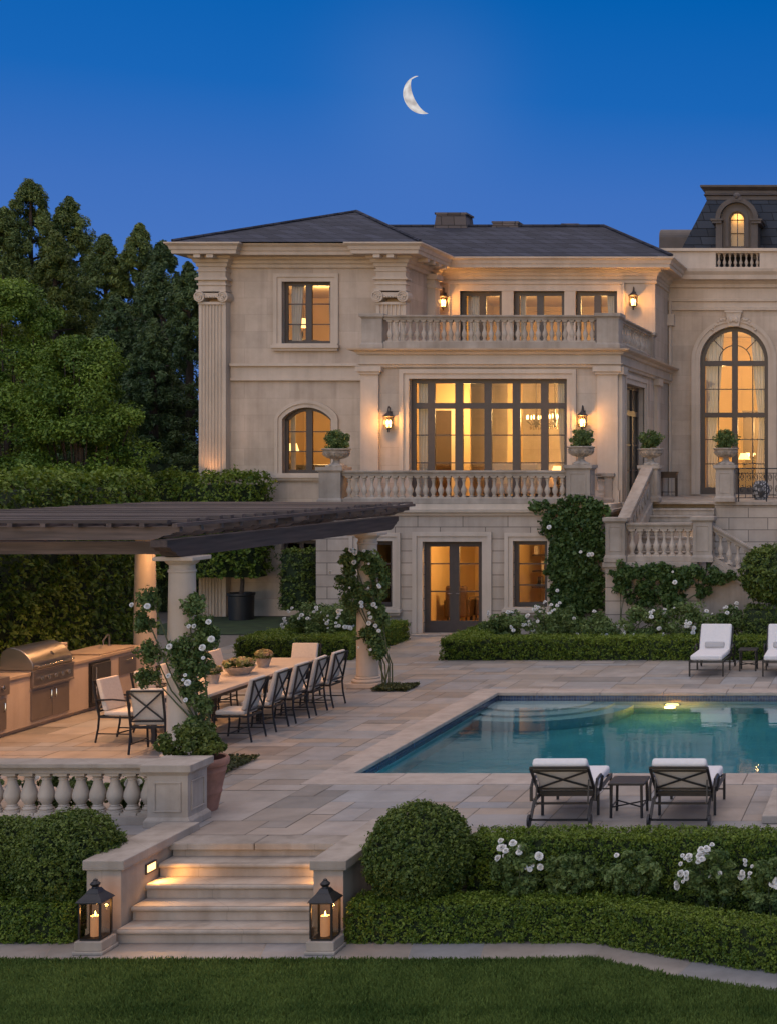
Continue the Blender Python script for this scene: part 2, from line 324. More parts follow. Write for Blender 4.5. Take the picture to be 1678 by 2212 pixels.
def room(x0, x1, y0, y1, z0, z1, wallm='amber'):
    mb = MB(); mb.quad((x0,y1,z0),(x1,y1,z0),(x1,y1,z1),(x0,y1,z1)); mb.quad((x0,y0,z0),(x0,y1,z0),(x0,y1,z1),(x0,y0,z1)); mb.quad((x1,y0,z0),(x1,y1,z0),(x1,y1,z1),(x1,y0,z1))
    mb.cur = 1; mb.quad((x0,y0,z0),(x1,y0,z0),(x1,y1,z0),(x0,y1,z0)); mb.cur = 2; mb.quad((x0,y0,z1),(x1,y0,z1),(x1,y1,z1),(x0,y1,z1))
    mb.cur = 0
    mb.box(x0+.01, x1-.01, y1-.05, y1-.002, z0+.01, z0+.16); mb.box(x0+.01, x1-.01, y1-.09, y1-.003, z1-.16, z1-.01)       # skirting, cornice
    return mb.build('room', [M[wallm], M['ifloor'], M['ceil']], house)
def window(mp, u0, u1, v0, v1, vbars, hbars, depth=.16, frame=.07, arch=None, name='window', th=.07, extra=None, vtop=None):
    """bronze frame with bars, glass behind. vbars/hbars = (pos, width[, from, to]); arch = (cx, spring, radius, rise)"""
    mb = MB(); D0, D1 = depth, depth + th
    if arch:
        cx, spr, r, rise = arch
        mb.prism([(u0, v0), (u0+frame, v0), (u0+frame, spr), (u0, spr)], mp, D0, D1); mb.prism([(u1-frame, v0), (u1, v0), (u1, spr), (u1-frame, spr)], mp, D0, D1)
        if rise >= r*.95: o = arc(cx, spr, r, 0, 180, 24); i_ = arc(cx, spr, r-frame, 0, 180, 24)
        else:
            rr = (r*r + rise*rise)/(2*rise); cz = spr + rise - rr; a = math.degrees(math.asin(min(1, r/rr)))
            o = arc(cx, cz, rr, 90-a, 90+a, 20); i_ = arc(cx, cz, rr-frame, 90-a*.97, 90+a*.97, 20)
        for k in range(len(o)-1): mb.prism([o[k], o[k+1], i_[k+1], i_[k]], mp, D0, D1)
        glass = [(u0+.01, v0), (u1-.01, v0)] + o
    else:
        mb.prism([(u0, v0), (u0+frame, v0), (u0+frame, v1), (u0, v1)], mp, D0, D1); mb.prism([(u1-frame, v0), (u1, v0), (u1, v1), (u1-frame, v1)], mp, D0, D1)
        mb.prism([(u0+frame, v1-frame), (u1-frame, v1-frame), (u1-frame, v1), (u0+frame, v1)], mp, D0, D1-.003)
        glass = [(u0+.01, v0+.01), (u1-.01, v0+.01), (u1-.01, v1-.01), (u0+.01, v1-.01)]
    mb.prism([(u0+frame, v0), (u1-frame, v0), (u1-frame, v0+frame), (u0+frame, v0+frame)], mp, D0, D1-.003)
    top = v1
    for b in vbars:
        a, c = (b[2], b[3]) if len(b) > 2 else (v0+frame, v1-frame*.5)
        thin = b[1] < .05
        mb.prism([(b[0]-b[1]/2, a), (b[0]+b[1]/2, a), (b[0]+b[1]/2, c), (b[0]-b[1]/2, c)], mp, D0+(.02 if thin else -.006), D1-(.012 if thin else .006))
    for b in hbars:
        a, c = (b[2], b[3]) if len(b) > 2 else (u0+frame, u1-frame)
        thin = b[1] < .05
        mb.prism([(a, b[0]-b[1]/2), (c, b[0]-b[1]/2), (c, b[0]+b[1]/2), (a, b[0]+b[1]/2)], mp, D0+(.024 if thin else -.010), D1-(.016 if thin else .009))
    if extra:
        for p, q in extra: mb.stick(mp(*p, D0+.03), mp(*q, D0+.03), .028)
    w = mb.build(name, M['bronze'], house)
    g = MB(); g.add([mp(a, b, D0+.035) for a, b in glass], [tuple(range(len(glass)))]); g.build('pane', M['glass'], w)
    return w
def surround(mp, w, u0, u1, v0, v1, t=.2, proj=.07, sill=True, arch=None, head=True):
    mb = MB(); P = -proj
    for k, (ti, pj) in enumerate(((t, P*.55), (t*.45, P))):   # two fasciae
        a0, a1 = (0, t*.55) if k == 0 else (t*.55, t)
        if arch is None:
            mb.prism([(u0-a1, v0), (u0-a0, v0), (u0-a0, v1+a0), (u0-a1, v1+a1)], mp, pj, .02); mb.prism([(u1+a0, v0), (u1+a1, v0), (u1+a1, v1+a1), (u1+a0, v1+a0)], mp, pj, .02)
            mb.prism([(u0-a0, v1+a0), (u1+a0, v1+a0), (u1+a1, v1+a1), (u0-a1, v1+a1)], mp, pj-.0015, .018)
        else:
            cx, spr, r, rise = arch
            mb.prism([(u0-a1, v0), (u0-a0, v0), (u0-a0, spr), (u0-a1, spr)], mp, pj, .02); mb.prism([(u1+a0, v0), (u1+a1, v0), (u1+a1, spr), (u1+a0, spr)], mp, pj, .02)
            if rise >= r*.95: o, i_ = arc(cx, spr, r+a1, 0, 180, 28), arc(cx, spr, r+a0, 0, 180, 28)
            else:
                rr = (r*r + rise*rise)/(2*rise); cz = spr + rise - rr; a = math.degrees(math.asin(min(1, r/rr)))
                o = [(u1+a1, spr)] + arc(cx, cz, rr+a1, 90-a, 90+a, 20) + [(u0-a1, spr)]; i_ = [(u1+a0, spr)] + arc(cx, cz, rr+a0, 90-a, 90+a, 20) + [(u0-a0, spr)]
            for q in range(len(o)-1): mb.prism([o[q], o[q+1], i_[q+1], i_[q]], mp, pj, .02)
    mb.build('surround', M['trim'], w)
    if sill:
        s = MB(); s.prism([(u0-t-.04, v0-.13), (u1+t+.04, v0-.13), (u1+t+.04, v0-.05), (u0-t-.04, v0-.05)], mp, -proj-.10, .15); s.prism([(u0-t, v0-.2), (u1+t, v0-.2), (u1+t, v0-.13), (u0-t, v0-.13)], mp, -proj-.04, .02)
        s.prism([(u0-t, v0-.05), (u1+t, v0-.05), (u1+t, v0), (u0-t, v0)], mp, -proj-.05, .15)
        s.build('sill', M['trim'], w)
# ---- left wing
s = 78.6; mp = fx(YW)
uw = (XX(610, s), XX(715, s), ZZ(742, s), ZZ(608, s))
lw = (XX(611, s), XX(716, s), ZZ(1022, s), ZZ(880, s)); lsp = ZZ(905, s); lcx = (lw[0]+lw[1])/2; lr = (lw[1]-lw[0])/2; lri = lw[3]-lsp
rr = (lr*lr+lri*lri)/(2*lri); la = math.degrees(math.asin(lr/rr)); larc = arc(lcx, lsp+lri-rr, rr, 90-la, 90+la, 20)
dw = (XX(608, s), XX(683, s), ZZ(1307, s), ZZ(1167, s))
mb = MB(); wall_holes(mb, mp, XL, XR, 0, 9.9, [uw, lw + (larc,), dw])
mb.quad((XL, YW, 0), (XL, YW+8, 0), (XL, YW+8, 9.9), (XL, YW, 9.9)); mb.quad((XR, YW, 0), (XR, YM, 0), (XR, YM, 9.9), (XR, YW, 9.9))
mb.build('wall', M['wall'], house)
cxm = (uw[0]+uw[1])/2
w = window(mp, *uw, [(cxm, .17), ], [(ZZ(655, s), .03), (ZZ(699, s), .03)], frame=.09); surround(mp, w, *uw, t=.22)
w = window(mp, *lw, [(lcx, .17)], [(ZZ(932, s), .03), (ZZ(975, s), .03)], frame=.09, arch=(lcx, lsp, lr, lri)); surround(mp, w, *lw, t=.20, arch=(lcx, lsp, lr, lri))
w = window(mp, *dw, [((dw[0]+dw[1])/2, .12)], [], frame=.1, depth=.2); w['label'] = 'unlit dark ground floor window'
mb = MB(); mb.box(XL+.75, XR-.02, YW-.05, YW-.001, ZZ(822, s), ZZ(785, s)); mb.box(XL+.75, XR-.02, YW-.13, YW-.052, ZZ(791, s), ZZ(785, s)); mb.box(XL+.75, XR-.02, YW-.09, YW-.052, ZZ(822, s), ZZ(817, s))
mb.build('string_course', M['trim'], house); mb = MB(); mb.box(XL+.75, XR-.02, YW-.10, YW-.001, 0, .45); mb.build('wall_base', M['trim'], house)
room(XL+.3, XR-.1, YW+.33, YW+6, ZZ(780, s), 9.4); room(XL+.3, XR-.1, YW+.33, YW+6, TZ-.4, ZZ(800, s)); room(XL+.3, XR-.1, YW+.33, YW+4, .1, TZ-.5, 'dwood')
# fluted ionic pilasters
def pilaster(x0, x1, yf, z0, zcap, zs, ztop, depth=.28, nfl=7, ret=True):
    mb = MB(); w_ = x1-x0; pts = [(x0, yf)]; e = w_*.09; fw = (w_-2*e)/nfl
    for i in range(nfl):
        a = x0+e+i*fw; pts.append((a+fw*.13, yf))
        for k in range(1, 6): pts.append((a+fw*(.5-.37*math.cos(math.pi*k/6)), yf+fw*.42*math.sin(math.pi*k/6)))
        pts.append((a+fw*.87, yf))
    pts += [(x1, yf), (x1, yf+depth), (x0, yf+depth)]
    mb.prism(pts, lambda a, b, d: (a, b, d), z0, zs)
    p = mb.build('pilaster', M['trim'], house)
    c = MB(); r = w_*.20
    for cx in (x0+r*.35, x1-r*.35):                        # volutes: drum with a raised spiral
        c.prism([(cx+r*math.cos(2*math.pi*k/20), zs+r*1.02+r*math.sin(2*math.pi*k/20)) for k in range(20)], lambda a, b, d: (a, d, b), yf-.10, yf+depth-.02)
        sp_ = [(cx+r*(1-t/26)*.92*math.cos(t*.62), yf-.105, zs+r*1.02+r*(1-t/26)*.92*math.sin(t*.62)) for t in range(25)]
        c.tube(sp_, r*.11, 6)
    c.box(x0+r, x1-r, yf-.06, yf+depth-.02, zs+r*.9, zs+r*1.7)
    for k in range(5): c.sphere((x0+r*1.6+(w_-3.2*r)*k/4, yf-.06, zs+r*.95), r*.22, 8, 6)
    c.box(x0-.04, x1+.04, yf-.09, yf+depth-.02, zs+r*1.95, zs+r*2.3); c.box(x0-.005, x1+.005, yf-.03, yf+depth-.03, zs-.06, zs+.012)
    c.build('capital', M['trim'], p, smooth=True)
    e_ = MB(); zb = zs+r*2.3+.002
    e_.box(x0, x1, yf-.02, yf+depth, zb, ztop)
    hh = ztop-zb
    for f, o in ((.18, .03), (.38, .07), (.42, .04), (.72, .03)): e_.box(x0-o, x1+o, yf-.02-o, yf+depth-.01, zb+hh*f, zb+hh*f+.05)
    e_.build('entablature', M['trim'], p)
    return p
pw = .76
pilaster(XL-.02, XL+pw-.04, YW-.27, 0, 0, ZZ(655, s), 9.62)
pilaster(-14.50, -13.70, YW-.27, 5.0, 0, ZZ(655, s), 9.62, nfl=6)
mb = MB(); mb.box(-13.95, -13.50, YM-1.0, YM-.55, BZ, 9.6); mb.box(-14.0, -13.45, YM-1.05, YM-.50, 9.2, 9.3); mb.box(-14.02, -13.42, YM-1.07, YM-.48, 9.45, 9.6); mb.build('pilaster', M['trim'], house)
# ---- main cornice
EZ = 10.15
path = [(XL-.02, YW+8), (XL-.02, YW-.27), (XL+pw-.04, YW-.27), (XL+pw-.04, YW-.02), (-14.5, YW-.02), (-14.5, YW-.27), (-13.70, YW-.27), (-13.70, YM-.02), (XB, YM-.02), (XB, YA)]
mb = MB(); mb.sweep(path, [(0, -.60), (.05, -.58), (.06, -.50), (.11, -.47), (.13, -.40), (.20, -.36), (.22, -.31), (.50, -.295), (.51, -.20), (.54, -.19), (.57, -.10), (.63, -.05), (.65, -.04), (.65, 0), (0, .02)], EZ)
mb.build('cornice', M['trim'], house)
for x0 in (XL+.05, XL+.40, -14.42, -14.05): mb = MB(); mb.box(x0, x0+.18, YW-.27-.46, YW-.50, EZ-.395, EZ-.30); mb.build('modillion', M['trim'], house)
for k in range(4): mb = MB(); mb.box(-13.5, -13.22, YW+.1+k*.5, YW+.28+k*.5, EZ-.395, EZ-.30); mb.build('modillion', M['trim'], house)
mb = MB(); mb.sweep([(XL+pw, YW-.001), (-14.5, YW-.001)], [(0, 0), (.05, .01), (.06, .07), (.03, .09), (.03, .16), (0, .17)], ZZ(580, s)); mb.sweep([(XR+.02, YM-.001), (XB-.001, YM-.001), (XB, YA)], [(0, 0), (.05, .01), (.06, .07), (.03, .09), (.03, .16), (0, .17)], 9.45); mb.build('frieze_moulding', M['trim'], house)
# ---- roofs
mb = MB(); ex = .60; e0, e1, f0, f1 = XL-ex+.1, -13.70+ex-.05, YW-.27-ex+.1, YW+9.5; ap = (XX(770, 71.2), YD(71.2), ZZ(457, 71.2)); rz = EZ+.02
ap2 = (ap[0], ap[1]+1.0, ap[2])
mb.add([(e0,f0,rz),(e1,f0,rz),(e1,f1,rz),(e0,f1,rz),ap,ap2], [(0,1,4),(1,2,5,4),(2,3,5),(3,0,4,5)])
yr = YM+3.6; zr = CZ+(1000-489)/(F/yr); xr1 = XX(1305, F/yr)
m0, m1, g0, g1 = -14.4, XB+ex-.02, YM-ex+.02, YM+7.6
mb.add([(m0,g0,rz+.004),(m1,g0,rz+.004),(m1,g1,rz+.004),(m0,g1,rz+.004),(-16.6,yr,zr),(xr1,yr,zr)], [(0,1,5,4),(1,2,5),(2,3,4,5)])
for a, b in ((ap, (e1, f0, rz)), (ap, (e0, f0, rz)), ((xr1, yr, zr), (m1, g0, rz)), ((-16.6, yr, zr), (xr1, yr, zr))): mb.tube([Vector(a)+Vector((0,0,.02)), Vector(b)+Vector((0,0,.03))], .05, 6)
roof = mb.build('roof', M['roof'], house)
for (a, b, c, d, y) in ((935, 1010, 458, 496, YM+3.4), (1058, 1122, 477, 493, YM+3.5), (1208, 1252, 482, 494, YM+3.6)):
    q = F/y; mb = MB(); x0, x1, z0, z1 = XX(a, q), XX(b, q), ZZ(d, q)-.25, ZZ(c, q)
    mb.frustum((x0+x1)/2, y+.4, z0, z1-.06, (x1-x0)/2, .45, (x1-x0)/2*.84, .38); mb.box(x0+.04, x1-.04, y+.0, y+.8, z1-.06, z1); mb.build('chimney', M['chimney'], roof)
# ---- upper middle wall behind the balcony
s = 73.9; mp = fx(YM); wz0, wz1 = BZ+.02, ZZ(628.5, s)
tri = [(XX(994, s), XX(1084, s)), (XX(1109, s), XX(1219, s)), (XX(1243, s), XX(1333, s))]
mb = MB(); wall_holes(mb, mp, XR, XB, TZ, 9.9, [(a, b, wz0, wz1) for a, b in tri], .3)
sd_u = (YD(82.66), YD(77.2)); sd_z1 = ZZ(827, 82.66)
mb.quad((XB, YM, BZ-.4), (XB, YA, BZ-.4), (XB, YA, 9.9), (XB, YM, 9.9)); mb.build('wall', M['wall'], house)
for a, b in tri:
    w = window(mp, a, b, wz0, wz1, [((a+b)/2, .20)], [], frame=.12, depth=.14); w['label'] = 'glazed balcony door with bronze frame'
mb = MB(); x0, x1, zt = XX(974, s), XX(1345, s), ZZ(614, s)
mb.box(x0, tri[0][0], YM-.06, YM+.1, BZ, zt-.001); mb.box(tri[2][1], x1, YM-.06, YM+.1, BZ, zt-.001); mb.box(tri[0][0], tri[2][1], YM-.0615, YM+.1, wz1, zt-.002)
for a, b in ((tri[0][1], tri[1][0]), (tri[1][1], tri[2][0])): mb.box(a, b, YM-.05, YM+.1, BZ, wz1-.002)
mb.box(x0-.06, x0, YM-.10, YM+.05, BZ, zt+.06); mb.box(x1, x1+.06, YM-.10, YM+.05, BZ, zt+.06); mb.box(x0, x1, YM-.101, YM+.05, zt, zt+.061)
mb.build('surround', M['trim'], house)
room(XR+.1, XB-.25, YM+.31, YA+3, BZ-.05, 9.35)
# ---- bay under the balcony
s = 84.7; mp = fx(YB); bw = (XX(884, s), XX(1224.6, s), TZ+.05, ZZ(818, s)); cz1 = ZZ(792, s)
mb = MB(); wall_holes(mb, mp, XR-.15, XB, TZ-.05, BZ-.02, [bw], .3)
mpy = fy(XB); wall_holes(mb, mpy, YB, YA, TZ-.05, BZ-.02, [(sd_u[0], sd_u[1], TZ+.04, sd_z1)], .3)
mb.quad((XR-.15, YB, 0), (XR-.15, YW, 0), (XR-.15, YW, BZ), (XR-.15, YB, BZ))
mb.build('wall', M['wall'], house)
q = lambda z: XX(1000+z/2.397, s/.8641)
bars = [(XX((1000+c/2.397)*.8641, s), .20 if k in (1, 3) else .185) for k, c in enumerate((175, 341, 515, 686, 855))]
w = window(mp, *bw, bars, [(ZZ(876, s), .15), (ZZ(939.5, s), .03), (ZZ(999.7, s), .03)], frame=.11, depth=.15); surround(mp, w, *bw, t=.24, proj=.09, sill=False)
w['label'] = 'wide bronze framed window of six lights'
sdw = window(mpy, sd_u[0], sd_u[1], TZ+.04, sd_z1, [(sd_u[0]+(sd_u[1]-sd_u[0])*k/3, .14) for k in (1, 2)], [(sd_z1-.75, .14), (sd_z1-1.6, .03), (sd_z1-2.3, .03)], frame=.1, depth=.15, name='door'); surround(mpy, sdw, sd_u[0], sd_u[1], TZ+.04, sd_z1, t=.24, proj=.07, sill=False)
zf = ZZ(809, s)
for (a, b) in ((782, 820), (1291, 1335.2)):
    mb = MB(); x0, x1 = XX(a, s), XX(b, s); mb.box(x0, x1, YB-.10, YB-.001, TZ, zf); mb.box(x0-.05, x1+.05, YB-.15, YB-.001, zf, zf+.07); mb.box(x0-.10, x1+.10, YB-.20, YB-.001, zf+.07, zf+.20); mb.box(x0-.04, x1+.04, YB-.14, YB-.002, TZ, TZ+.3); mb.build('pilaster', M['trim'], house)
mb = MB(); mb.box(XB+.001, XB+.10, YB+.003, YB+.42, TZ, zf); mb.box(XB+.001, XB+.16, YB-.12, YB+.48, zf+.003, zf+.195); mb.build('pilaster', M['trim'], house)
mb = MB(); mb.box(XB+.001, XB+.10, YM-.25, YM+.25, TZ, zf); mb.box(XB+.001, XB+.18, YM-.33, YM+.33, zf+.003, zf+.195)
mb.build('pilaster', M['trim'], house)
mb = MB(); pth = [(XR-.15, YW), (XR-.15, YB-.02), (XB+.02, YB-.02), (XB+.02, YA)]
mb.sweep(pth, [(0, cz1-.03), (.05, cz1-.02), (.07, cz1+.04), (.12, cz1+.06), (.12, cz1+.08), (.06, cz1+.09), (.06, ZZ(767, s)), (.12, ZZ(766, s)), (.16, ZZ(761, s)), (.30, ZZ(757, s)), (.32, ZZ(754, s)), (.05, ZZ(753, s)), (-.3, ZZ(753, s))], 0)
mb.build('balcony_cornice', M['trim'], house)
mb = MB(); mb.box(XR-.15+.31, XB-.29, YB+.29, YM-.003, BZ-.12, BZ); mb.build('balcony_floor', M['grey'], house)
room(XR+.05, XB-.32, YB+.31, YB+6.6, TZ+.02, BZ-.35)
# ---- arched wall on the right with its attic and mansard
s = 70.0; mp = fx(YA); XE = 1.5
acx = XX(1585.5, s); ar = XX(1659, s)-acx; asp = ZZ(779, s); aw = (acx-ar, acx+ar, TZ+.03, asp+ar)
mb = MB(); wall_holes(mb, mp, XB-.05, XE, 0, 9.75, [aw + (arc(acx, asp, ar, 0, 180, 28),), (XX(1426, s), XX(1432, s), TZ+.02, ZZ(880, s))], .35); mb.build('wall', M['wall'], house)
mid = [(acx, .18, TZ+.1, asp+ar-.05), (XX(1550, s), .03, TZ+.2, asp), (XX(1624, s), .03, TZ+.2, asp)]
ex_ = [((acx+ar*.47*math.cos(R(a)), asp+ar*.47*math.sin(R(a))), (acx+ar*.47*math.cos(R(a+12)), asp+ar*.47*math.sin(R(a+12)))) for a in range(0, 180, 12)] + [((acx+ar*.47*math.cos(R(a)), asp+ar*.47*math.sin(R(a))), (acx+ar*.95*math.cos(R(a)), asp+ar*.95*math.sin(R(a)))) for a in (45, 135)]
w = window(mp, *aw, mid, [(ZZ(784, s), .16), (ZZ(896, s), .15), (ZZ(840, s), .03), (ZZ(949, s), .03), (ZZ(1002, s), .03), (TZ+.13, .22)], frame=.13, depth=.17, arch=(acx, asp, ar, ar), extra=ex_); surround(mp, w, *aw, t=.26, proj=.09, sill=False, arch=(acx, asp, ar, ar)); w['label'] = 'tall arched window with fanlight'
k = MB(); k.prism([(acx-.16, asp+ar+.0), (acx+.16, asp+ar+.0), (acx+.24, asp+ar+.42), (acx-.24, asp+ar+.42)], mp, -.2, .02); k.prism([(acx-.27, asp+ar+.42), (acx+.27, asp+ar+.42), (acx+.27, asp+ar+.48), (acx-.27, asp+ar+.48)], mp, -.23, .02)
for sg in (-1, 1):
    for j in range(5): k.sphere((acx+sg*(.3+.09*j), YA-.06, asp+ar+.22-.02*j*j), .075-.008*j, 8, 6)
for j in range(3): k.sphere((acx-.09+.09*j, YA-.2, asp+ar+.2+.03*(j % 2)), .07, 8, 6, 1.6)
k.build('keystone', M['trim'], w, smooth=True)
mb = MB(); prz = ZZ(530, 71.2)
mb.sweep([(XB-.3, YA-.02), (XE, YA-.02)], [(0, ZZ(671, s)), (.06, ZZ(670, s)), (.07, ZZ(664, s)), (.03, ZZ(663, s)), (.03, ZZ(652, s)), (.09, ZZ(651, s)), (.10, ZZ(646, s)), (.02, ZZ(645, s)), (.02, ZZ(623, s)), (.1, ZZ(621, s)), (.12, ZZ(614, s)), (.22, ZZ(609, s)), (.40, ZZ(606, s)), (.42, ZZ(597, s)), (.50, ZZ(590, s)), (.52, ZZ(584, s)), (.1, ZZ(582, s)), (.0, ZZ(582, s))], 0)
mb.build('cornice', M['trim'], house)
b0, b1, bz0, bz1 = XX(1541, 71), XX(1637, 71), ZZ(572, 71), ZZ(541, 71); zb = ZZ(584, s)
mb = MB(); mb.box(XB-.3, b0, YA-.18, YA+.12, zb, prz-.09); mb.box(b1, XE, YA-.18, YA+.12, zb, prz-.09); mb.box(b0, b1, YA-.179, YA+.119, zb, bz0); mb.box(b0, b1, YA-.179, YA+.119, bz1, prz-.09); mb.box(XB-.35, XE, YA-.26, YA+.18, prz-.09, prz); par = mb.build('attic_parapet', M['trim'], house)
def bal_prof(h, r, style=0):
    if style == 0:   # double vase
        P = [(.85,0),(.85,.06),(.62,.07),(.70,.10),(.45,.13),(.52,.2),(.88,.33),(.80,.42),(.50,.52),(.34,.62),(.38,.72),(.52,.80),(.62,.82),(.62,.85),(.45,.86),(.60,.90),(.85,.91),(.85,1)]
    else:            # single full-bellied vase
        P = [(1.0,0),(1.0,.10),(.78,.105),(.86,.14),(.70,.17),(.60,.19),(.64,.21),(.50,.235),(.70,.29),(.93,.37),(1.0,.43),(.97,.50),(.82,.60),(.62,.70),(.52,.78),(.50,.82),(.62,.835),(.62,.86),(.50,.87),(.60,.90),(.80,.92),(.84,.925),(.84,1)]
    return [(a*r, b*h) for a, b in P]
ab = None
for i in range(8):
    x = b0+(b1-b0)*(i+.5)/8
    if ab is None:
        m_ = MB(); m_.lathe(bal_prof(bz1-bz0, .065), (0, 0, 0), 12); ab = m_.build('baluster', M['bal'], par, loc=(0, 0, 0), smooth=True); o_ = ab
    else: o_ = ab.copy(); COL.objects.link(o_)
    o_.location = (x, YA-.03-YM, bz0)
sl = 69.0; ys = F/sl; mz0 = prz-.5; mz1 = ZZ(431, 68); tl = XX(1527, 68); bl = XX(1450, sl)
mb = MB(); yt = YD(68); mb.add([(bl, ys, mz0), (XE, ys, mz0), (XE, yt, mz1), (tl, yt, mz1), (bl, ys+8, mz0), (tl, ys+7, mz1), (XE, ys+8, mz0), (XE, ys+7, mz1)], [(0,1,2,3), (4,0,3,5), (3,2,7,5)]); mans = mb.build('mansard_roof', M['mansard'], house)
mb = MB(); mb.sweep([(tl, yt+7), (tl, yt), (XE, yt)], [(-.02, -.02), (.03, .0), (.03, .12), (.10, .14), (.06, .2), (.06, .28), (.12, .32), (.2, .38), (.2, .44), (0, .46), (-.3, .46)], mz1); mb.build('ridge_cornice', M['lead'], mans)
dy = YA+.25; sq = F/dy; dcx = XX(1592, sq); dz0 = ZZ(533, sq); dzs = ZZ(474, sq); dr = .235
mb = MB(); mpd = fx(dy); wall_holes(mb, mpd, dcx-.56, dcx+.56, dz0-.3, dzs+.0, [(dcx-dr, dcx+dr, dz0-.01, dzs)], .12)
o, i_ = arc(dcx, dzs, .56, 0, 180, 20), arc(dcx, dzs, dr, 0, 180, 20)
for t in range(20): mb.prism([o[t], o[t+1], i_[t+1], i_[t]], mpd, 0, .3)
o, i_ = arc(dcx, dzs, .66, 0, 180, 20), arc(dcx, dzs, .52, 0, 180, 20)
for t in range(20): mb.prism([o[t], o[t+1], i_[t+1], i_[t]], mpd, -.16, 2.2)
o, i_ = arc(dcx, dzs, .36, 0, 180, 20), arc(dcx, dzs, .26, 0, 180, 20)
for t in range(20): mb.prism([o[t], o[t+1], i_[t+1], i_[t]], mpd, -.05, .02)
for sg in (-1, 1):
    mb.box(dcx+sg*.61-.15, dcx+sg*.61+.15, dy-.22, dy+1.9, dzs-.14, dzs-.001); mb.box(dcx+sg*.61-.19, dcx+sg*.61+.19, dy-.26, dy+1.9, dzs-.06, dzs-.003); mb.box(dcx+sg*.55-.1, dcx+sg*.55+.1, dy-.14, dy+1.5, dz0-.4, dzs-.14); mb.box(dcx+sg*.31-.05, dcx+sg*.31+.05, dy-.05, dy+.02, dz0, dzs)
mb.sphere((dcx, dy-.1, dzs+.7), .12, 10, 8); mb.box(dcx-.16, dcx+.16, dy-.18, dy, dzs+.56, dzs+.68)
dorm = mb.build('dormer', M['lead'], mans)
dwn = window(mpd, dcx-dr, dcx+dr, dz0, dzs+dr, [(dcx, .03, dz0, dzs+dr-.02)], [(dzs, .03), (dzs-.42, .03)], frame=.035, depth=.06, arch=(dcx, dzs, dr, dr), th=.04); dwn.name = 'dormer_window'
mb = MB(); mb.quad((dcx-.5, dy+.30, dz0-.2), (dcx+.5, dy+.30, dz0-.2), (dcx+.5, dy+.30, dzs+.4), (dcx-.5, dy+.30, dzs+.4)); mb.build('room', M['amber'], house)
sq = F/(YA+2.2); c0, c1, c2, c3 = XX(1423, sq), XX(1490, sq), ZZ(534, sq), ZZ(490, sq)   # round-topped roof light on the left
mb = MB(); hh = (c3-c2); mb.prism([(0, c2-.3), (1.2, c2-.3), (1.2, c2+hh*.5)] + [(.6+.6*math.cos(R(a)), c2+hh*.5+hh*.5*math.sin(R(a))) for a in range(15, 180, 15)] + [(0, c2+hh*.5)], lambda a, b, d: (d, YA+2.2+a, b), c0, c1+.6); mb.build('side_dormer', M['lead'], mans)
room(XB+.05, XE-.2, YA+.36, YA+6.5, TZ+.02, ZZ(690, s))
mb = MB(); mb.box(XX(1428, s)-.06, XX(1428, s)+.06, YA-.05, YA-.001, ZZ(880, s)+.001, ZZ(880, s)+.12)
for j in range(4): mb.sphere((XX(1430, s), YA-.04, ZZ(876-j*4, s)+.1), .09-.015*j, 8, 6)
mb.build('carved_crest', M['trim'], house, smooth=True)
mb = MB(); mb.box(XB+.03, XB+.11, YA-.14, YA-.04, TZ, 9.2); mb.box(XB+.0, XB+.20, YA-.22, YA-.02, ZZ(690, s)-.2, ZZ(690, s)+.15); mb.build('rain_pipe', M['trim'], house)
# ---- basement front and terrace
s = 88.5; mp = fx(YT); x0, x1 = XX(683, s), XX(1312, s); zc = ZZ(1109, s)
fd = (XX(913, s), XX(1041, s), .04, ZZ(1170, s)); rw = (XX(1108, s), XX(1182, s), ZZ(1311, s), ZZ(1168.6, s)); lwn = (XX(774, s), XX(848, s), ZZ(1311, s), ZZ(1168.6, s))
mb = MB(); wall_holes(mb, mp, x0, x1, 0, zc, [fd, rw, lwn], .3)
mb.quad((x0, YT, 0), (x0, YW, 0), (x0, YW, zc), (x0, YT, zc)); mb.quad((x1, YT, 0), (x1, YB+.2, 0), (x1, YB+.2, zc), (x1, YT, zc)); mb.build('basement_wall', M['rust'], house)
mb = MB(); mb.sweep([(x0, YW), (x0, YT-.01), (x1, YT-.01), (x1, YT+2)], [(0, zc-.06), (.05, zc-.05), (.07, zc+.0), (.14, zc+.03), (.16, TZ-.13), (.10, TZ-.12), (.10, TZ-.002), (-.2, TZ-.002)], 0); mb.build('terrace_cornice', M['trim'], house)
mb = MB(); mb.box(x0+.19, x1-.19, YT+.19, YB+.31, TZ-.2, TZ); mb.box(x1-.19, XX(1385, 84), YB-.4, YA-.002, TZ-.2, TZ); mb.build('terrace_floor', M['grey'], house)
w = window(mp, *fd, [((fd[0]+fd[1])/2, .24)], [(ZZ(1219, s), .03), (ZZ(1279, s), .03), (.19, .28)], frame=.13, depth=.14, name='french_door'); surround(mp, w, *fd, t=.24, proj=.08, sill=False)
h = MB(); cxd = (fd[0]+fd[1])/2
for sg in (-1, 1): h.tube([(cxd+sg*.06, YT+.13, 1.0), (cxd+sg*.06, YT+.08, 1.0), (cxd+sg*.15, YT+.08, 1.0)], .011, 6)
h.build('handle', M['dsteel'], w)
w = window(mp, *rw, [], [(ZZ(1219, s), .03), (ZZ(1265, s), .03)], frame=.10, depth=.14); surround(mp, w, *rw, t=.2, proj=.08)
w = window(mp, *lwn, [], [(ZZ(1219, s), .03), (ZZ(1265, s), .03)], frame=.10, depth=.14); surround(mp, w, *lwn, t=.2, proj=.08)
mb = MB(); mb.box(fd[0]-.2, fd[1]+.2, YT-.32, YT+.1, .0, .035); mb.build('threshold', M['grey'], house)
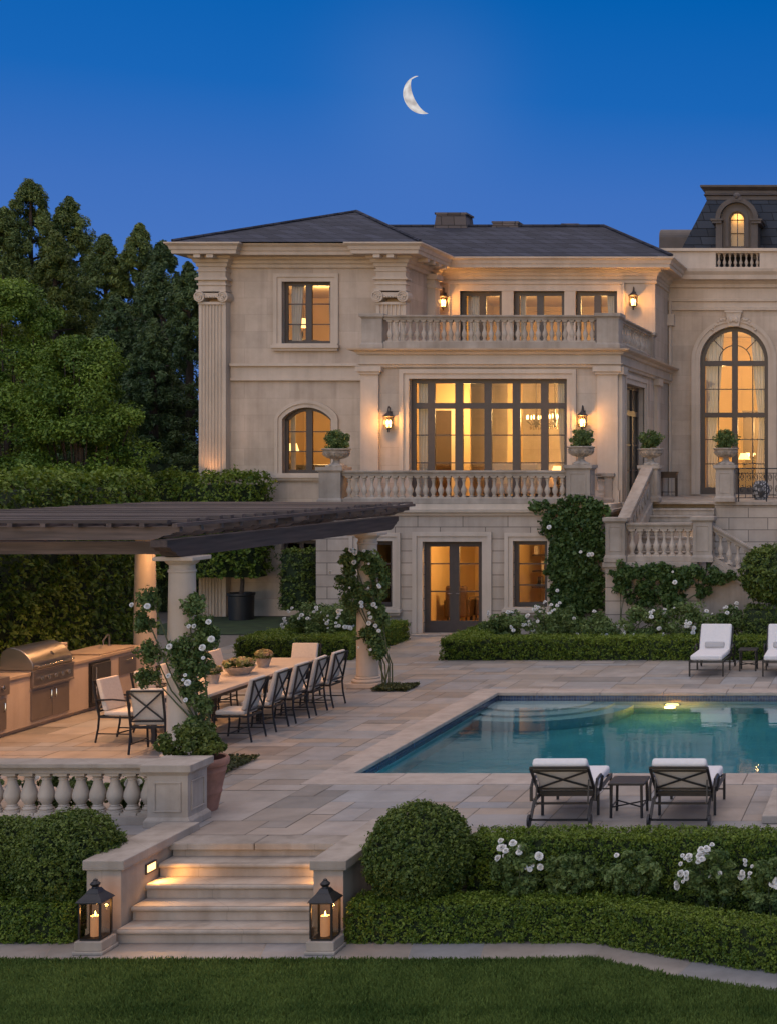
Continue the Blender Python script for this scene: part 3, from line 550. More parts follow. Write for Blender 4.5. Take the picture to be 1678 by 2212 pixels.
room(x0+.4, XX(880, s), YT+.31, YT+5, .05, 2.9, 'dwood'); room(XX(882, s), XX(1075, s), YT+.31, YT+5.5, .05, 2.9); room(XX(1080, s), x1-.1, YT+.31, YT+4, .05, 2.9)
# right-hand terrace (in front of the arched wall) : wall, floor
YS = YD(84.0); xs0, xs1 = XX(1383, 84), XX(1545, 84)
mb = MB(); mb.quad((xs1, YS, 0), (XE, YS, 0), (XE, YS, TZ-.12), (xs1, YS, TZ-.12)); mb.quad((xs1, YS, 0), (xs1, YS+.1, 0), (xs1, YS+.1, TZ-.12), (xs1, YS, TZ-.12)); mb.build('terrace_wall', stone('ashlar_terrace', (.475, .395, .325), 1.0, .31, .9, .10, stain=.2, jdark=.7, jsize=.012), house)
mb = MB(); mb.sweep([(xs1-.02, YS+.02), (XE, YS+.02)], [(0, TZ-.16), (.03, TZ-.15), (.04, TZ-.10), (.10, TZ-.08), (.10, TZ+.0), (-.35, TZ+.0)], 0); mb.box(xs0, XE, YS+.36, YA-.002, TZ-.2, TZ-.004); mb.build('terrace_edge', M['grey'], house)
# ---- room lights (the rooms are lit; each hangs from a ceiling)
WARM = (1.0, .60, .22)
for n_, (lx, ly, lz, pw_) in enumerate(((-17.2, YW+2.5, 8.9, 170), (-16.9, YW+2.2, 5.8, 190), (-12.0, YB+2.2, 5.6, 190), (-9.4, YB+2.6, 5.5, 340), (-12.2, YM+1.6, 8.9, 100), (-9.2, YM+1.6, 8.9, 100),
        (acx-.8, YA+2.5, 6.8, 330), (acx+.6, YA+3.2, 5.4, 190), (XX(1062, 88.5), YT+1.2, 2.4, 230), (XX(1200, 88.5), YT+1.2, 2.3, 50), (XX(800, 88.5), YT+2, 2.3, 2.5), (dcx, dy+.20, dzs+.16, 22))):
    lamp('ceiling_light', (lx, ly, lz), pw_, WARM, .25, house)

uy, uz = YW-.62, 3.70
ul = empty('uplight', (XL+.38, uy, uz), 'small bronze uplight fixed low on the corner pilaster above the foliage', 'light'); mb = MB(); mb.box(XL+.33, XL+.43, uy+.05, YW-.28, uz-.02, uz+.03); mb.lathe([(.04, -.05), (.055, -.03), (.06, .06), (.05, .07)], (XL+.38, uy, uz), 12); mb.build('housing', M['bronze'], ul, smooth=True); lamp('lamp_light', (XL+.38, uy, uz+.12), 16, (1, .46, .16), .05, ul, spot=120, rot=(R(180-8), 0, 0))
# ================================================================== GROUND, PATIO, POOL, STEPS
LZ = -.75
YE = YD(195.7)                        # patio's front edge (top nosing of the garden steps)
PXL, PXR, PY0, PY1 = -7.5, 5.5, YD(160.3), YD(118.3)
WZ = -.13
lawnm = simple('lawn_soil', (.030, .050, .014), .95, noise=.5, nscale=3)
mb = MB(); mb.add([(-400, -60, LZ-.06), (400, -60, LZ-.06), (400, YE+.3, LZ-.06), (-400, YE+.3, LZ-.06)], [(0, 1, 2, 3)]); mb.build('lawn', lawnm, kind='structure')
mb = MB(); z = -.012
mb.quad((-400, YE+.31, z), (PXL-.25, YE+.31, z), (PXL-.25, 420, z), (-400, 420, z)); mb.quad((PXR, YE+.31, z), (400, YE+.31, z), (400, 420, z), (PXR, 420, z))
mb.quad((PXL-.25, YE+.31, z), (PXR, YE+.31, z), (PXR, PY0-.25, z), (PXL-.25, PY0-.25, z)); mb.quad((PXL-.25, PY1+.25, z), (PXR, PY1+.25, z), (PXR, 420, z), (PXL-.25, 420, z))
mb.build('ground', simple('garden_ground', (.16, .135, .11), .95, noise=.2), kind='structure')
# ---- flagstones: random ashlar laid on a grid
def pavem():
    m, nt, b = newmat('flagstone'); N = nt.nodes.new; L = nt.links.new
    at = N('ShaderNodeAttribute'); at.attribute_name = 'rnd'; at.attribute_type = 'GEOMETRY'
    r = N('ShaderNodeValToRGB'); r.color_ramp.interpolation = 'LINEAR'; e = r.color_ramp.elements
    e[0].color = (.25, .205, .170, 1); e[1].color = (.32, .275, .24, 1)
    for p, c in ((.15, (.34, .28, .23)), (.3, (.21, .195, .18)), (.45, (.37, .32, .28)), (.6, (.24, .245, .255)), (.75, (.33, .27, .215)), (.88, (.285, .285, .285))):
        q = e.new(p); q.color = (*c, 1)
    L(at.outputs['Fac'], r.inputs[0])
    ge = N('ShaderNodeNewGeometry'); n = N('ShaderNodeTexNoise'); n.inputs['Scale'].default_value = 2.2; n.inputs['Detail'].default_value = 9; n.inputs['Roughness'].default_value = .68; L(ge.outputs['Position'], n.inputs['Vector'])
    r2 = N('ShaderNodeValToRGB'); r2.color_ramp.elements[0].position = .3; r2.color_ramp.elements[1].position = .7; r2.color_ramp.elements[0].color = (.72, .70, .68, 1); r2.color_ramp.elements[1].color = (1.08, 1.06, 1.04, 1); L(n.outputs[0], r2.inputs[0])
    mm = N('ShaderNodeMix'); mm.data_type = 'RGBA'; mm.blend_type = 'MULTIPLY'; mm.inputs[0].default_value = 1; L(r.outputs[0], mm.inputs[6]); L(r2.outputs[0], mm.inputs[7]); L(mm.outputs[2], b.inputs['Base Color'])
    b.inputs['Roughness'].default_value = .6; b.inputs['Specular IOR Level'].default_value = .35
    rr = N('ShaderNodeMapRange'); rr.inputs['To Min'].default_value = .42; rr.inputs['To Max'].default_value = .75; L(n.outputs[0], rr.inputs['Value']); L(rr.outputs[0], b.inputs['Roughness'])
    bp = N('ShaderNodeBump'); bp.inputs['Strength'].default_value = .3; bp.inputs['Distance'].default_value = .012; L(n.outputs[0], bp.inputs['Height']); L(bp.outputs[0], b.inputs['Normal'])
    return m
FLAG = pavem()
def paving(x0, x1, y0, y1, unit, seed, inside, name, z=0.0, gap=.0045):
    rg = random.Random(seed); nx, ny = int((x1-x0)/unit), int((y1-y0)/unit); used = [[False]*ny for _ in range(nx)]
    sizes = [(3, 2), (2, 2), (2, 1), (3, 1), (1, 2), (2, 3), (1, 1), (4, 2), (2, 1), (3, 2)]; mb = MB(); rnd = []
    for j in range(ny):
        for i in range(nx):
            if used[i][j]: continue
            rg.shuffle(sizes)
            for w_, h_ in sizes + [(1, 1)]:
                if i+w_ > nx or j+h_ > ny: continue
                if all(not used[i+a][j+b] for a in range(w_) for b in range(h_)): break
            for a in range(w_):
                for b in range(h_): used[i+a][j+b] = True
            a0, a1, b0_, b1_ = x0+i*unit+gap, x0+(i+w_)*unit-gap, y0+j*unit+gap, y0+(j+h_)*unit-gap
            for (c0, c1, d0, d1) in inside(a0, a1, b0_, b1_):
                zz = z+rg.uniform(-.0015, .0015); mb.quad((c0, d0, zz), (c1, d0, zz), (c1, d1, zz), (c0, d1, zz)); rnd.append(rg.random())
    o = mb.build(name, FLAG, kind='structure')
    at = o.data.attributes.new('rnd', 'FLOAT', 'FACE'); at.data.foreach_set('value', rnd); return o
CW, CN = .42, .64                      # coping width at the sides, at the near edge
def patio_clip(a0, a1, b0, b1):
    hx0, hx1, hy0, hy1 = PXL-CW-.006, PXR+CW, PY0-CN-.006, PY1+CW+.006
    if a1 <= hx0 or a0 >= hx1 or b1 <= hy0 or b0 >= hy1: return [(a0, a1, b0, b1)]
    out = []
    if a0 < hx0: out.append((a0, hx0, b0, b1))
    c0, c1 = max(a0, hx0), min(a1, hx1)
    if b0 < hy0: out.append((c0, c1, b0, hy0))
    if b1 > hy1: out.append((c0, c1, hy1, b1))
    return [o for o in out if o[1]-o[0] > .02 and o[3]-o[2] > .02]
paving(-15.6, 3.4, YE+.36, YT-.002, .325, 5, patio_clip, 'patio')
mb = MB(); xa, xb = -15.6, 3.4
pave_edge = MB()
for i in range(19): pave_edge.box(-16.0+i*1.1+.004, -16.0+(i+1)*1.1-.004, YE-.02, YE+.352, -.075, .004)
pave_edge.build('patio_edge', M['grey'], kind='structure', bevel=.012)
mb.quad((-16, YE+.30, LZ-.1), (5, YE+.30, LZ-.1), (5, YE+.30, -.02), (-16, YE+.30, -.02)); mb.build('retaining_wall', M['rust'], kind='structure')
# ---- pool
pool = MB(); PD = 1.5
for (a, b) in (((PXL, PY0), (PXL, PY1)), ((PXL, PY1), (PXR, PY1)), ((PXR, PY1), (PXR, PY0)), ((PXR, PY0), (PXL, PY0))):
    pool.quad((*a, -PD), (*b, -PD), (*b, -.32), (*a, -.32))
pool.quad((PXL, PY0, -PD), (PXR, PY0, -PD), (PXR, PY1, -PD), (PXL, PY1, -PD))
pool.build('pool_shell', simple('pool_plaster', (.36, .48, .50), .7, noise=.15, nscale=1.2), kind='structure')
tl_ = MB()
for (a, b) in (((PXL, PY0), (PXL, PY1)), ((PXL, PY1), (PXR, PY1)), ((PXR, PY1), (PXR, PY0)), ((PXR, PY0), (PXL, PY0))):
    tl_.quad((*a, -.32), (*b, -.32), (*b, -.05), (*a, -.05))
m, nt, b_ = newmat('waterline_mosaic'); N = nt.nodes.new; L = nt.links.new
ge = N('ShaderNodeNewGeometry'); sp = N('ShaderNodeSeparateXYZ'); ad = N('ShaderNodeMath'); cb = N('ShaderNodeCombineXYZ'); L(ge.outputs['Position'], sp.inputs[0]); L(sp.outputs[0], ad.inputs[0]); L(sp.outputs[1], ad.inputs[1]); L(ad.outputs[0], cb.inputs[0]); L(sp.outputs[2], cb.inputs[1])
br = N('ShaderNodeTexBrick'); br.offset = 0; br.inputs['Scale'].default_value = 1; br.inputs['Brick Width'].default_value = .05; br.inputs['Row Height'].default_value = .05; br.inputs['Mortar Size'].default_value = .004
br.inputs['Color1'].default_value = (.008, .018, .06, 1); br.inputs['Color2'].default_value = (.03, .06, .14, 1); br.inputs['Mortar'].default_value = (.10, .11, .13, 1); L(cb.outputs[0], br.inputs['Vector']); L(br.outputs['Color'], b_.inputs['Base Color']); b_.inputs['Roughness'].default_value = .25
tl_.build('waterline_tiles', m, kind='structure')
cp = MB(); lo, hi = PXL-CW, PXR+CW
def coping_run(x0, x1, y0, y1, along, n):
    for i in range(n):
        if along == 'x': cp.box(x0+(x1-x0)*i/n+.003, x0+(x1-x0)*(i+1)/n-.003, y0, y1, -.05, .012)
        else: cp.box(x0, x1, y0+(y1-y0)*i/n+.003, y0+(y1-y0)*(i+1)/n-.003, -.05, .012)
coping_run(lo, hi, PY0-CN, PY0+.03, 'x', 12); coping_run(lo, hi, PY1-.03, PY1+CW, 'x', 12); coping_run(lo, PXL+.03, PY0+.033, PY1-.033, 'y', 6); coping_run(PXR-.03, hi, PY0+.033, PY1-.033, 'y', 6)
cp.build('pool_coping', stone('coping_stone', (.43, .355, .30), 1.2, 3, 0, .05, stain=.2), kind='structure', bevel=.012)
stp = MB()
for k, (r_, zt) in enumerate(((1.75, -.62), (1.40, -.42), (1.02, -.24))):
    c = (PXL+.75, PY1+.0); pts = [(c[0]+r_*1.0*math.cos(R(a)), c[1]+r_*1.0*math.sin(R(a))) for a in range(180, 361, 9)]
    pts = [(max(PXL+.004, x), min(PY1-.004, y)) for x, y in pts]
    stp.prism(pts, lambda a, b, d: (a, b, d), -PD+.01, zt)
stp.build('pool_steps', simple('pool_step_plaster', (.42, .50, .52), .7), kind='structure')
wm, nt, b_ = newmat('pool_water'); N = nt.nodes.new; L = nt.links.new
gl = N('ShaderNodeBsdfGlass'); gl.inputs['IOR'].default_value = 1.33; gl.inputs['Roughness'].default_value = 0; gl.inputs['Color'].default_value = (.96, .99, .99, 1); va = N('ShaderNodeVolumeAbsorption'); va.inputs['Color'].default_value = (.03, .73, .82, 1); va.inputs['Density'].default_value = .62; L(va.outputs[0], nt.nodes['Material Output'].inputs[1])
ge = N('ShaderNodeNewGeometry'); mp_ = N('ShaderNodeMapping'); mp_.inputs['Scale'].default_value = (1.3, 2.6, 1); L(ge.outputs['Position'], mp_.inputs[0])
n = N('ShaderNodeTexNoise'); n.inputs['Scale'].default_value = 1.2; n.inputs['Detail'].default_value = 3; n.inputs['Roughness'].default_value = .45; L(mp_.outputs[0], n.inputs['Vector'])
bp = N('ShaderNodeBump'); bp.inputs['Strength'].default_value = .10; bp.inputs['Distance'].default_value = .03; L(n.outputs[0], bp.inputs['Height']); L(bp.outputs[0], gl.inputs['Normal']); L(gl.outputs[0], nt.nodes['Material Output'].inputs[0])
w_ = MB(); w_.box(PXL-.15, PXR+.15, PY0-.15, PY1+.15, -PD-.1, WZ); w_.build('pool_water', wm, kind='structure')
plx = XX(1452, 118.3)
pl = empty('pool_light', (plx, PY1, -.58), 'round yellow underwater light glowing on the far pool wall', 'light')
mb = MB(); mb.prism([(plx+.15*math.cos(R(a)), -.58+.15*math.sin(R(a))) for a in range(0, 360, 18)], lambda a, b, d: (a, PY1-d, b), .0, .03); mb.build('rim', M['chrome'], pl)
mb = MB(); mb.prism([(plx+.125*math.cos(R(a)), -.58+.125*math.sin(R(a))) for a in range(0, 360, 18)], lambda a, b, d: (a, PY1-d, b), .031, .05); mb.build('lens', simple('pool_lens', (1, 1, .8), .4, emit=(1, .68, .18), estr=5), pl)
lamp('lamp_light', (plx, PY1-.30, -.60), 60, (1, .32, .035), .1, pl)
POOLCOL = (.06, .76, .95)
for px_ in (-6.2, -3.6, -1.0, 2.0):
    nl = empty('pool_light', (px_, PY0, -.7), 'round underwater light hidden on the near pool wall', 'light', 'lights under the near edge of the pool')
    mb = MB(); mb.prism([(px_+.1*math.cos(R(a)), -.7+.1*math.sin(R(a))) for a in range(0, 360, 18)], lambda a, b, d: (a, PY0+d, b), .0, .03); mb.build('rim', M['chrome'], nl)
    lamp('lamp_light', (px_, PY0+.5, -.75), 11, POOLCOL, .25, nl)
# ---- path along the lawn
edge_t = [G(-60, 2045, LZ), G(400, 2046, LZ), G(1037, 2046, LZ), G(1304, 2044, LZ), G(1381, 2063, LZ), G(1500, 2083, LZ), G(1678, 2109, LZ), G(1900, 2145, LZ)]
edge_b = [G(-60, 2073, LZ), G(400, 2073, LZ), G(1037, 2073, LZ), G(1285, 2069, LZ), G(1340, 2084, LZ), G(1460, 2110, LZ), G(1678, 2142, LZ), G(1900, 2180, LZ)]
mb = MB(); rg = random.Random(3); rnd = []
for i in range(len(edge_t)-1):
    k = max(1, int(round(math.dist(edge_t[i], edge_t[i+1])/.8)))
    for j in range(k):
        f0, f1 = j/k+.002, (j+1)/k-.002
        q = [(edge_b[i][0]+(edge_b[i+1][0]-edge_b[i][0])*f, edge_b[i][1]+(edge_b[i+1][1]-edge_b[i][1])*f, LZ) for f in (f0, f1)] + [(edge_t[i][0]+(edge_t[i+1][0]-edge_t[i][0])*f, edge_t[i][1]+(edge_t[i+1][1]-edge_t[i][1])*f + .22, LZ) for f in (f1, f0)]
        mb.quad(*q); rnd.append(rg.choice((.38, .4, .55, .62, .7)))
base_ = MB()
for i in range(len(edge_t)-1): base_.quad((*edge_b[i], LZ-.004), (*edge_b[i+1], LZ-.004), (edge_t[i+1][0], edge_t[i+1][1]+.22, LZ-.004), (edge_t[i][0], edge_t[i][1]+.22, LZ-.004))
base_.build('path_bed', M['grey'], kind='structure')
o = mb.build('path', FLAG, kind='structure'); at = o.data.attributes.new('rnd', 'FLOAT', 'FACE'); at.data.foreach_set('value', rnd)
mb = MB(); mb.quad((-16, YD(209), LZ-.03), (-8.5, YD(209), LZ-.03), (-8.5, YE+.3, LZ-.03), (-16, YE+.3, LZ-.03)); mb.quad((-5.85, YD(209), LZ-.03), (4, YD(209)-1.2, LZ-.03), (4, YE+.3, LZ-.03), (-5.85, YE+.3, LZ-.03)); mb.build('flower_bed', M['soil'], kind='structure')
# ---- garden steps
st = empty('garden_steps', (-7.1, YE, LZ), 'wide limestone garden steps rising from the lawn path to the patio', 'steps')
mb = MB(); mb.box(-8.12, -6.14, YE+.03, YE+.3, -.149, -.0755); mb.build('riser', M['grey'], st)
for i in range(4):
    sz = LZ+.15*(i+1); yf = YE-.285*(4-i)
    mb = MB(); mb.box(-8.12, -6.14, yf+.035, YE+.3, sz-.15+.002, sz-.055)
    mb.build('riser', M['grey'], st)
    mb = MB()
    mb.prism([(yf+.33, 0), (yf+.02, 0)] + [(yf+.0275-.0275*math.sin(R(a)), -.0275+.0275*math.cos(R(a))) for a in range(0, 181, 20)] + [(yf+.04, -.055), (yf+.04, -.062), (yf+.33, -.062)], lambda a, b, d: (d, a, sz+b), -8.12, -6.14)
    mb.build('tread', M['grey'], st, smooth=True)
def cheek(x0, x1, name_label):
    c = empty('cheek_wall', ((x0+x1)/2, YD(209), LZ), name_label, 'wall')
    mb = MB(); mb.box(x0+.03, x1-.04, YD(209)+.03, YE+.3, LZ-.05, -.02); mb.box(x0+.02, x1-.03, YD(209)+.02, YE+.301, LZ-.05, LZ+.12); mb.build('body', M['grey'], c, bevel=.006)
    mb = MB(); mb.box(x0, x1, YD(209), YD(188.5)-.01 if x0 < -7 else YD(187), -.018, .085); mb.build('cap', M['grey'], c, bevel=.01)
    return c
cheek(-8.53, -8.10, 'low limestone wall with flat cap left of the garden steps, carrying a lit step light'); cheek(-6.18, -5.80, 'low limestone wall with flat cap right of the garden steps, beside the round boxwood')
sl_ = empty('step_light', (-8.19, 15.75, -.13), 'small glowing rectangular step light set into the wall left of the steps', 'light')
mb = MB(); ly = 15.93; lz = -.150
for (a, b, c, d) in ((-.11, .11, .04, .055), (-.11, .11, -.055, -.04), (-.11, -.095, -.04, .04), (.095, .11, -.04, .04)): mb.box(-8.145, -8.122, ly+a, ly+b, lz+c, lz+d)
sl_.location = (-8.14, ly, lz); sl_['_o'] = (-8.14, ly, lz); mb.build('frame', M['bronze'], sl_)
mb = MB(); mb.box(-8.145, -8.128, ly-.094, ly+.094, lz-.039, lz+.039); mb.build('glowing_panel', M['sglow'], sl_)
lamp('lamp_light', (-8.06, ly-.02, lz-.02), 17, (1, .47, .12), .05, sl_, spot=165, rot=(R(-12), R(-55), 0))
s2 = empty('step_light', (-6.165, ly, lz), 'step light on the inner face of the right cheek wall, turned away from view', 'light'); mb = MB(); mb.box(-6.165, -6.151, ly-.1, ly+.1, lz-.05, lz+.05); mb.build('glowing_panel', M['sglow'], s2); lamp('lamp_light', (-6.24, ly, lz-.02), 9, (1, .47, .12), .05, s2, spot=165, rot=(R(-12), R(55), 0))
# stone block at the right edge of the patio
mb = MB(); mb.box(XX(1645, 186), .2, YD(186), YD(186)+1.5, .004, .10); mb.build('stone_slab', M['grey'], bevel=.012); tag(bpy.data.objects['stone_slab'], 'flat pale stone slab at the right edge beside the loungers', 'slab')
# ================================================================== BALUSTRADES, STAIR, URNS, LANTERNS, RAILING
def pedestal(t, x, y, z0, z1, a, b=None, panel=True, name='pedestal', mat='grey', cap=.06):
    """square stone post with plinth, panel and cap; a = half width, b = half depth"""
    b = b or a; H = z1-z0; mb = MB()
    mb.box(x-a, x+a, y-b, y+b, z0, z1-.10)
    mb.box(x-a-.035, x+a+.035, y-b-.035, y+b+.035, z0, z0+H*.10); mb.frustum(x, y, z0+H*.10, z0+H*.16, a+.034, b+.034, a+.004, b+.004)
    mb.frustum(x, y, z1-.13, z1-.085, a+.004, b+.004, a+cap*.6, b+cap*.6); mb.box(x-a-cap, x+a+cap, y-b-cap, y+b+cap, z1-.085, z1-.0)
    if panel:
        p0, p1 = z0+H*.24, z1-.20; w_ = .022
        for sx, sy in ((0, -1), (1, 0), (-1, 0)):
            L_ = a if sy else b; q = L_*.68
            def bx(u0, u1, v0, v1):
                if sy: mb.box(x+u0, x+u1, y-b-.014, y-b+.002, v0, v1)
                elif sx > 0: mb.box(x+a-.002, x+a+.014, y+u0, y+u1, v0, v1)
                else: mb.box(x-a-.014, x-a+.002, y+u0, y+u1, v0, v1)
            bx(-q, q, p0, p0+w_); bx(-q, q, p1-w_, p1); bx(-q, -q+w_, p0+w_, p1-w_); bx(q-w_, q, p0+w_, p1-w_)
    return mb.build(name, M[mat], t, bevel=.006)
BAL = {}
def balusters(t, p0, p1, z0, z1, n, r, style=0, dz=0.0, mat='bal'):
    """n turned balusters between two points; dz = fall along the run"""
    key = (style, round(z1-z0, 3), r)
    for i in range(n):
        f = (i+.5)/n; loc = (p0[0]+(p1[0]-p0[0])*f, p0[1]+(p1[1]-p0[1])*f, z0+dz*f)
        if key not in BAL:
            m_ = MB(); h = z1-z0; pr = bal_prof(h, r, style); k = pr[-1][0]
            m_.lathe(pr, (0, 0, 0), 16 if style else 12); m_.box(-r, r, -r, r, 0, h*.055); m_.box(-r*.86, r*.86, -r*.86, r*.86, h*.935, h)
            o = m_.build('baluster', M[mat], t, loc=(0, 0, 0), smooth=True); BAL[key] = o
        else: o = BAL[key].copy(); COL.objects.link(o); o.parent = t
        to = t['_o']; o.location = (loc[0]-to[0], loc[1]-to[1], loc[2]-to[2])
def rails(t, p0, p1, zb, zr0, ztop, w, dz=0.0, base_h=.12, mat='grey'):
    """bottom course and moulded handrail between two points"""
    P = lambda p, z, e: (p[0], p[1], z+e)
    m_ = MB(); m_.bar(P(p0, zb, 0), P(p1, zb, dz), w*.95, base_h); m_.build('base_course', M[mat], t, bevel=.005)
    m_ = MB(); H = ztop-zr0; m_.bar(P(p0, zr0, 0), P(p1, zr0, dz), w*.72, H*.42); m_.bar(P(p0, zr0+H*.42, 0), P(p1, zr0+H*.42, dz), w*.90, H*.2); m_.bar(P(p0, zr0+H*.62, 0), P(p1, zr0+H*.62, dz), w*1.12, H*.38); m_.build('handrail', M[mat], t, bevel=.006)
# upper balcony
s = 84.7; zt = ZZ(680, s); zb = BZ+.002; yb_ = YB+.14
t = empty('balustrade', (XX(1060, s), yb_, BZ), 'long pale stone balustrade of the upper balcony with a shorter side run', 'balustrade')
xa, xb, xc = XX(803, s), XX(1312, s), XB-.14
pedestal(t, XX(803, s), yb_+.12, zb, ZZ(677, s), .26, panel=False); pedestal(t, XX(1312, s), yb_+.12, zb, ZZ(676, s), .28, panel=False)
rails(t, (xa+.28, yb_), (xb-.3, yb_), zb, ZZ(690, s), zt, .26, base_h=.17); balusters(t, (xa+.33, yb_), (xb-.34, yb_), zb+.17, ZZ(690, s), 31, .082)
ye = YD(79.3)
rails(t, (xc, yb_+.42), (xc, YM-.50), zb, ZZ(690, s), zt, .26, base_h=.17); balusters(t, (xc, yb_+.45), (xc, YM-.55), zb+.17, ZZ(690, s), 12, .075); pedestal(t, xc, YM-.32, zb, ZZ(680, s), .17, panel=False)
# upper terrace
s = 88.5; yb_ = YT+.10; zb = TZ+.002
t = empty('balustrade', (XX(980, s), yb_, TZ), 'stone balustrade of the raised terrace above the french door, ending in urn pedestals', 'balustrade')
xa, xb = XX(715, s), XX(1250, s); zt = ZZ(1016, s)
pedestal(t, xa, yb_+.08, zb, ZZ(1009, s), .265, panel=False); pedestal(t, xb, yb_+.08, zb, ZZ(1004, s), .29)
rails(t, (xa+.27, yb_), (xb-.3, yb_), zb, ZZ(1028, s), zt, .26, base_h=.13); balusters(t, (xa+.32, yb_), (xb-.33, yb_), zb+.13, ZZ(1028, s), 29, .088)
yr_ = YB-.1; pedestal(t, XX(1314, 85), yr_, zb, ZZ(1022, 85), .1, panel=False); rails(t, (xb+.1, yr_), (XX(1314, 85)-.1, yr_), zb, ZZ(1031, 85), ZZ(1021, 85), .22, base_h=.13); balusters(t, (xb+.16, yr_), (XX(1314, 85)-.12, yr_), zb+.13, ZZ(1031, 85), 4, .075)
# stair down from the terrace
sf = 92.0; yf = YD(sf); LH = ZZ(1214, sf); xl, xr = XX(1330, sf), XX(1518, sf)
stn = empty('terrace_staircase', (xl, yf, 0), 'pale stone staircase climbing from the landing to the arched window terrace', 'staircase')
yl1 = yf+1.35; nst = 8; rise = (TZ-LH)/nst; run = (YS+.02-yl1)/(nst-1)
mb = MB(); mb.box(xl-.24, xs1+.02, yf-.05, yl1+.02, 0, LH-.12); mb.build('landing_wall', stone('ashlar_stair', (.475, .395, .325), 1.0, .32, .9, .10, stain=.22, jdark=.7, jsize=.012), stn)
mb = MB(); mb.box(xl-.30, xs1+.02, yf-.12, yl1+.021, LH-.12, LH); mb.build('landing', M['grey'], stn, bevel=.01)
for i in range(nst-1):
    z1 = LH+rise*(i+1); y0 = yl1+run*i; mb = MB(); mb.box(xl+.1, xs1, y0, YS+.25, z1-rise+.001, z1-.05); mb.box(xl+.08, xs1+.002, y0-.035, YS+.25 if i == nst-2 else y0+run+.05, z1-.05, z1); mb.build('step', M['grey'], stn, bevel=.008)
mb = MB(); mb.box(xl+.08, xs1+.002, YS-.05, YS+.37, TZ-.06, TZ-.001); mb.build('step', M['grey'], stn, bevel=.008)
# falling flight to the right (along the front)
xr2 = xr+.2; nn = 10; fall = .162; tread = .285
for i in range(nn):
    z1 = LH-fall*(i+1); mb = MB(); mb.box(xr2+.05+tread*i, xr2+.06+tread*(i+1), yf+.1, yl1, 0, z1); mb.build('step', M['grey'], stn)
mb = MB(); xx_ = xr2+tread*nn; mb.prism([(xr2-.3, LH-.35), (xr2-.3, 0), (xx_, 0), (xx_, LH-fall*nn-.12), (xr2+.06, LH-.12)], fx(yf-.05), 0, .14); mb.prism([(xr2-.02, LH-.12), (xr2+.06, LH+.02), (xx_, LH-fall*nn+.02), (xx_, LH-fall*nn-.13)], fx(yf-.09), 0, .24); mb.build('stringer', M['grey'], stn)
t = empty('balustrade', (xl, yf, LH), 'stone stair balustrade with two panelled pedestals and a run falling to the right', 'balustrade')
zt = ZZ(1118, sf); pedestal(t, xl, yf+.12, LH+.002, zt, .23); pedestal(t, xr, yf+.12, LH+.002, ZZ(1116, sf), .225)
rails(t, (xl+.24, yf+.1), (xr-.24, yf+.1), LH+.002, ZZ(1143, sf), ZZ(1130, sf), .26, base_h=.13); balusters(t, (xl+.27, yf+.1), (xr-.27, yf+.1), LH+.13, ZZ(1143, sf), 8, .09)
dzr = -fall*nn*.82; xe = xr+.2+tread*nn*.82
rails(t, (xr+.23, yf+.1), (xe, yf+.1), LH+.0, ZZ(1148, sf), ZZ(1135, sf), .24, dz=dzr, base_h=.14); balusters(t, (xr+.3, yf+.1), (xe, yf+.1), LH+.13, ZZ(1148, sf)+.02, 11, .088, dz=dzr); pedestal(t, xe+.2, yf+.12, LH+dzr-.1, LH+dzr+.95, .2)
# solid ramped parapet from the landing up to the urn pedestal
t = empty('stair_parapet', (XX(1405, 84), YS, TZ), 'ramped carved stone parapet climbing beside the steps to an urn pedestal', 'parapet')
xp = XX(1404, 84); pedestal(t, xp, YS-.02, TZ+.002, ZZ(1005, 84), .225)
mb = MB(); xq = xl+.04; za, zb_ = LH+.78, ZZ(1011, 84)-.06; A = Vector((xq, yf+.36, 0)); B = Vector((xp-.03, YS-.26, 0))
mb.bar((A.x, A.y, za), (B.x, B.y, zb_), .30, .10); mb.bar((A.x, A.y, za-.06), (B.x, B.y, zb_-.06), .24, .06); mb.build('handrail', M['grey'], t, bevel=.01)
mb = MB(); mb.bar((A.x, A.y, LH-.1), (B.x, B.y, TZ-.3), .16, za-LH+.02); mb.bar((A.x, A.y, LH-.1), (B.x, B.y, TZ-.3), .28, .3); mb.build('body', M['grey'], t)
mb = MB()
for i in range(9):
    f = (i+.6)/9.6; p = A.lerp(B, f); zc_ = LH+.2+(TZ-.3-LH+.1)*f+.3
    mb.tube([(p.x+.095, p.y+.10*math.cos(a)*(1-a/22), zc_+.13*math.sin(a)*(1-a/22)) for a in np.linspace(0, 14, 30)], .017, 5)
mb.build('scroll_carving', M['grey'], t)
pd2 = empty('urn_pedestal', (XX(1567, 84), YS, TZ), 'square panelled stone pedestal between the terrace steps and iron railing', 'pedestal'); pedestal(pd2, XX(1567, 84), YS+.02, TZ+.002, ZZ(1004, 84), .23)
# foreground balustrade
sf = 188.2; x0p, x1p = XX(314, sf), XX(400, sf); yp = YD(sf)+.27
t = empty('balustrade', (x0p, yp, 0), 'foreground stone balustrade with fat turned balusters and a broad panelled pillar', 'balustrade')
pedestal(t, (x0p+x1p)/2+.01, yp, .002, ZZ(1653, sf), .235, .235, cap=.055)
ry = yp+.02; rails(t, (-13.2, ry), (x0p-.01, ry), -.03, ZZ(1675, 187), ZZ(1648, 186), .30, base_h=.13); balusters(t, (-13.15, ry), (x0p-.0, ry), .10, ZZ(1675, 187), 22, .094, 1)
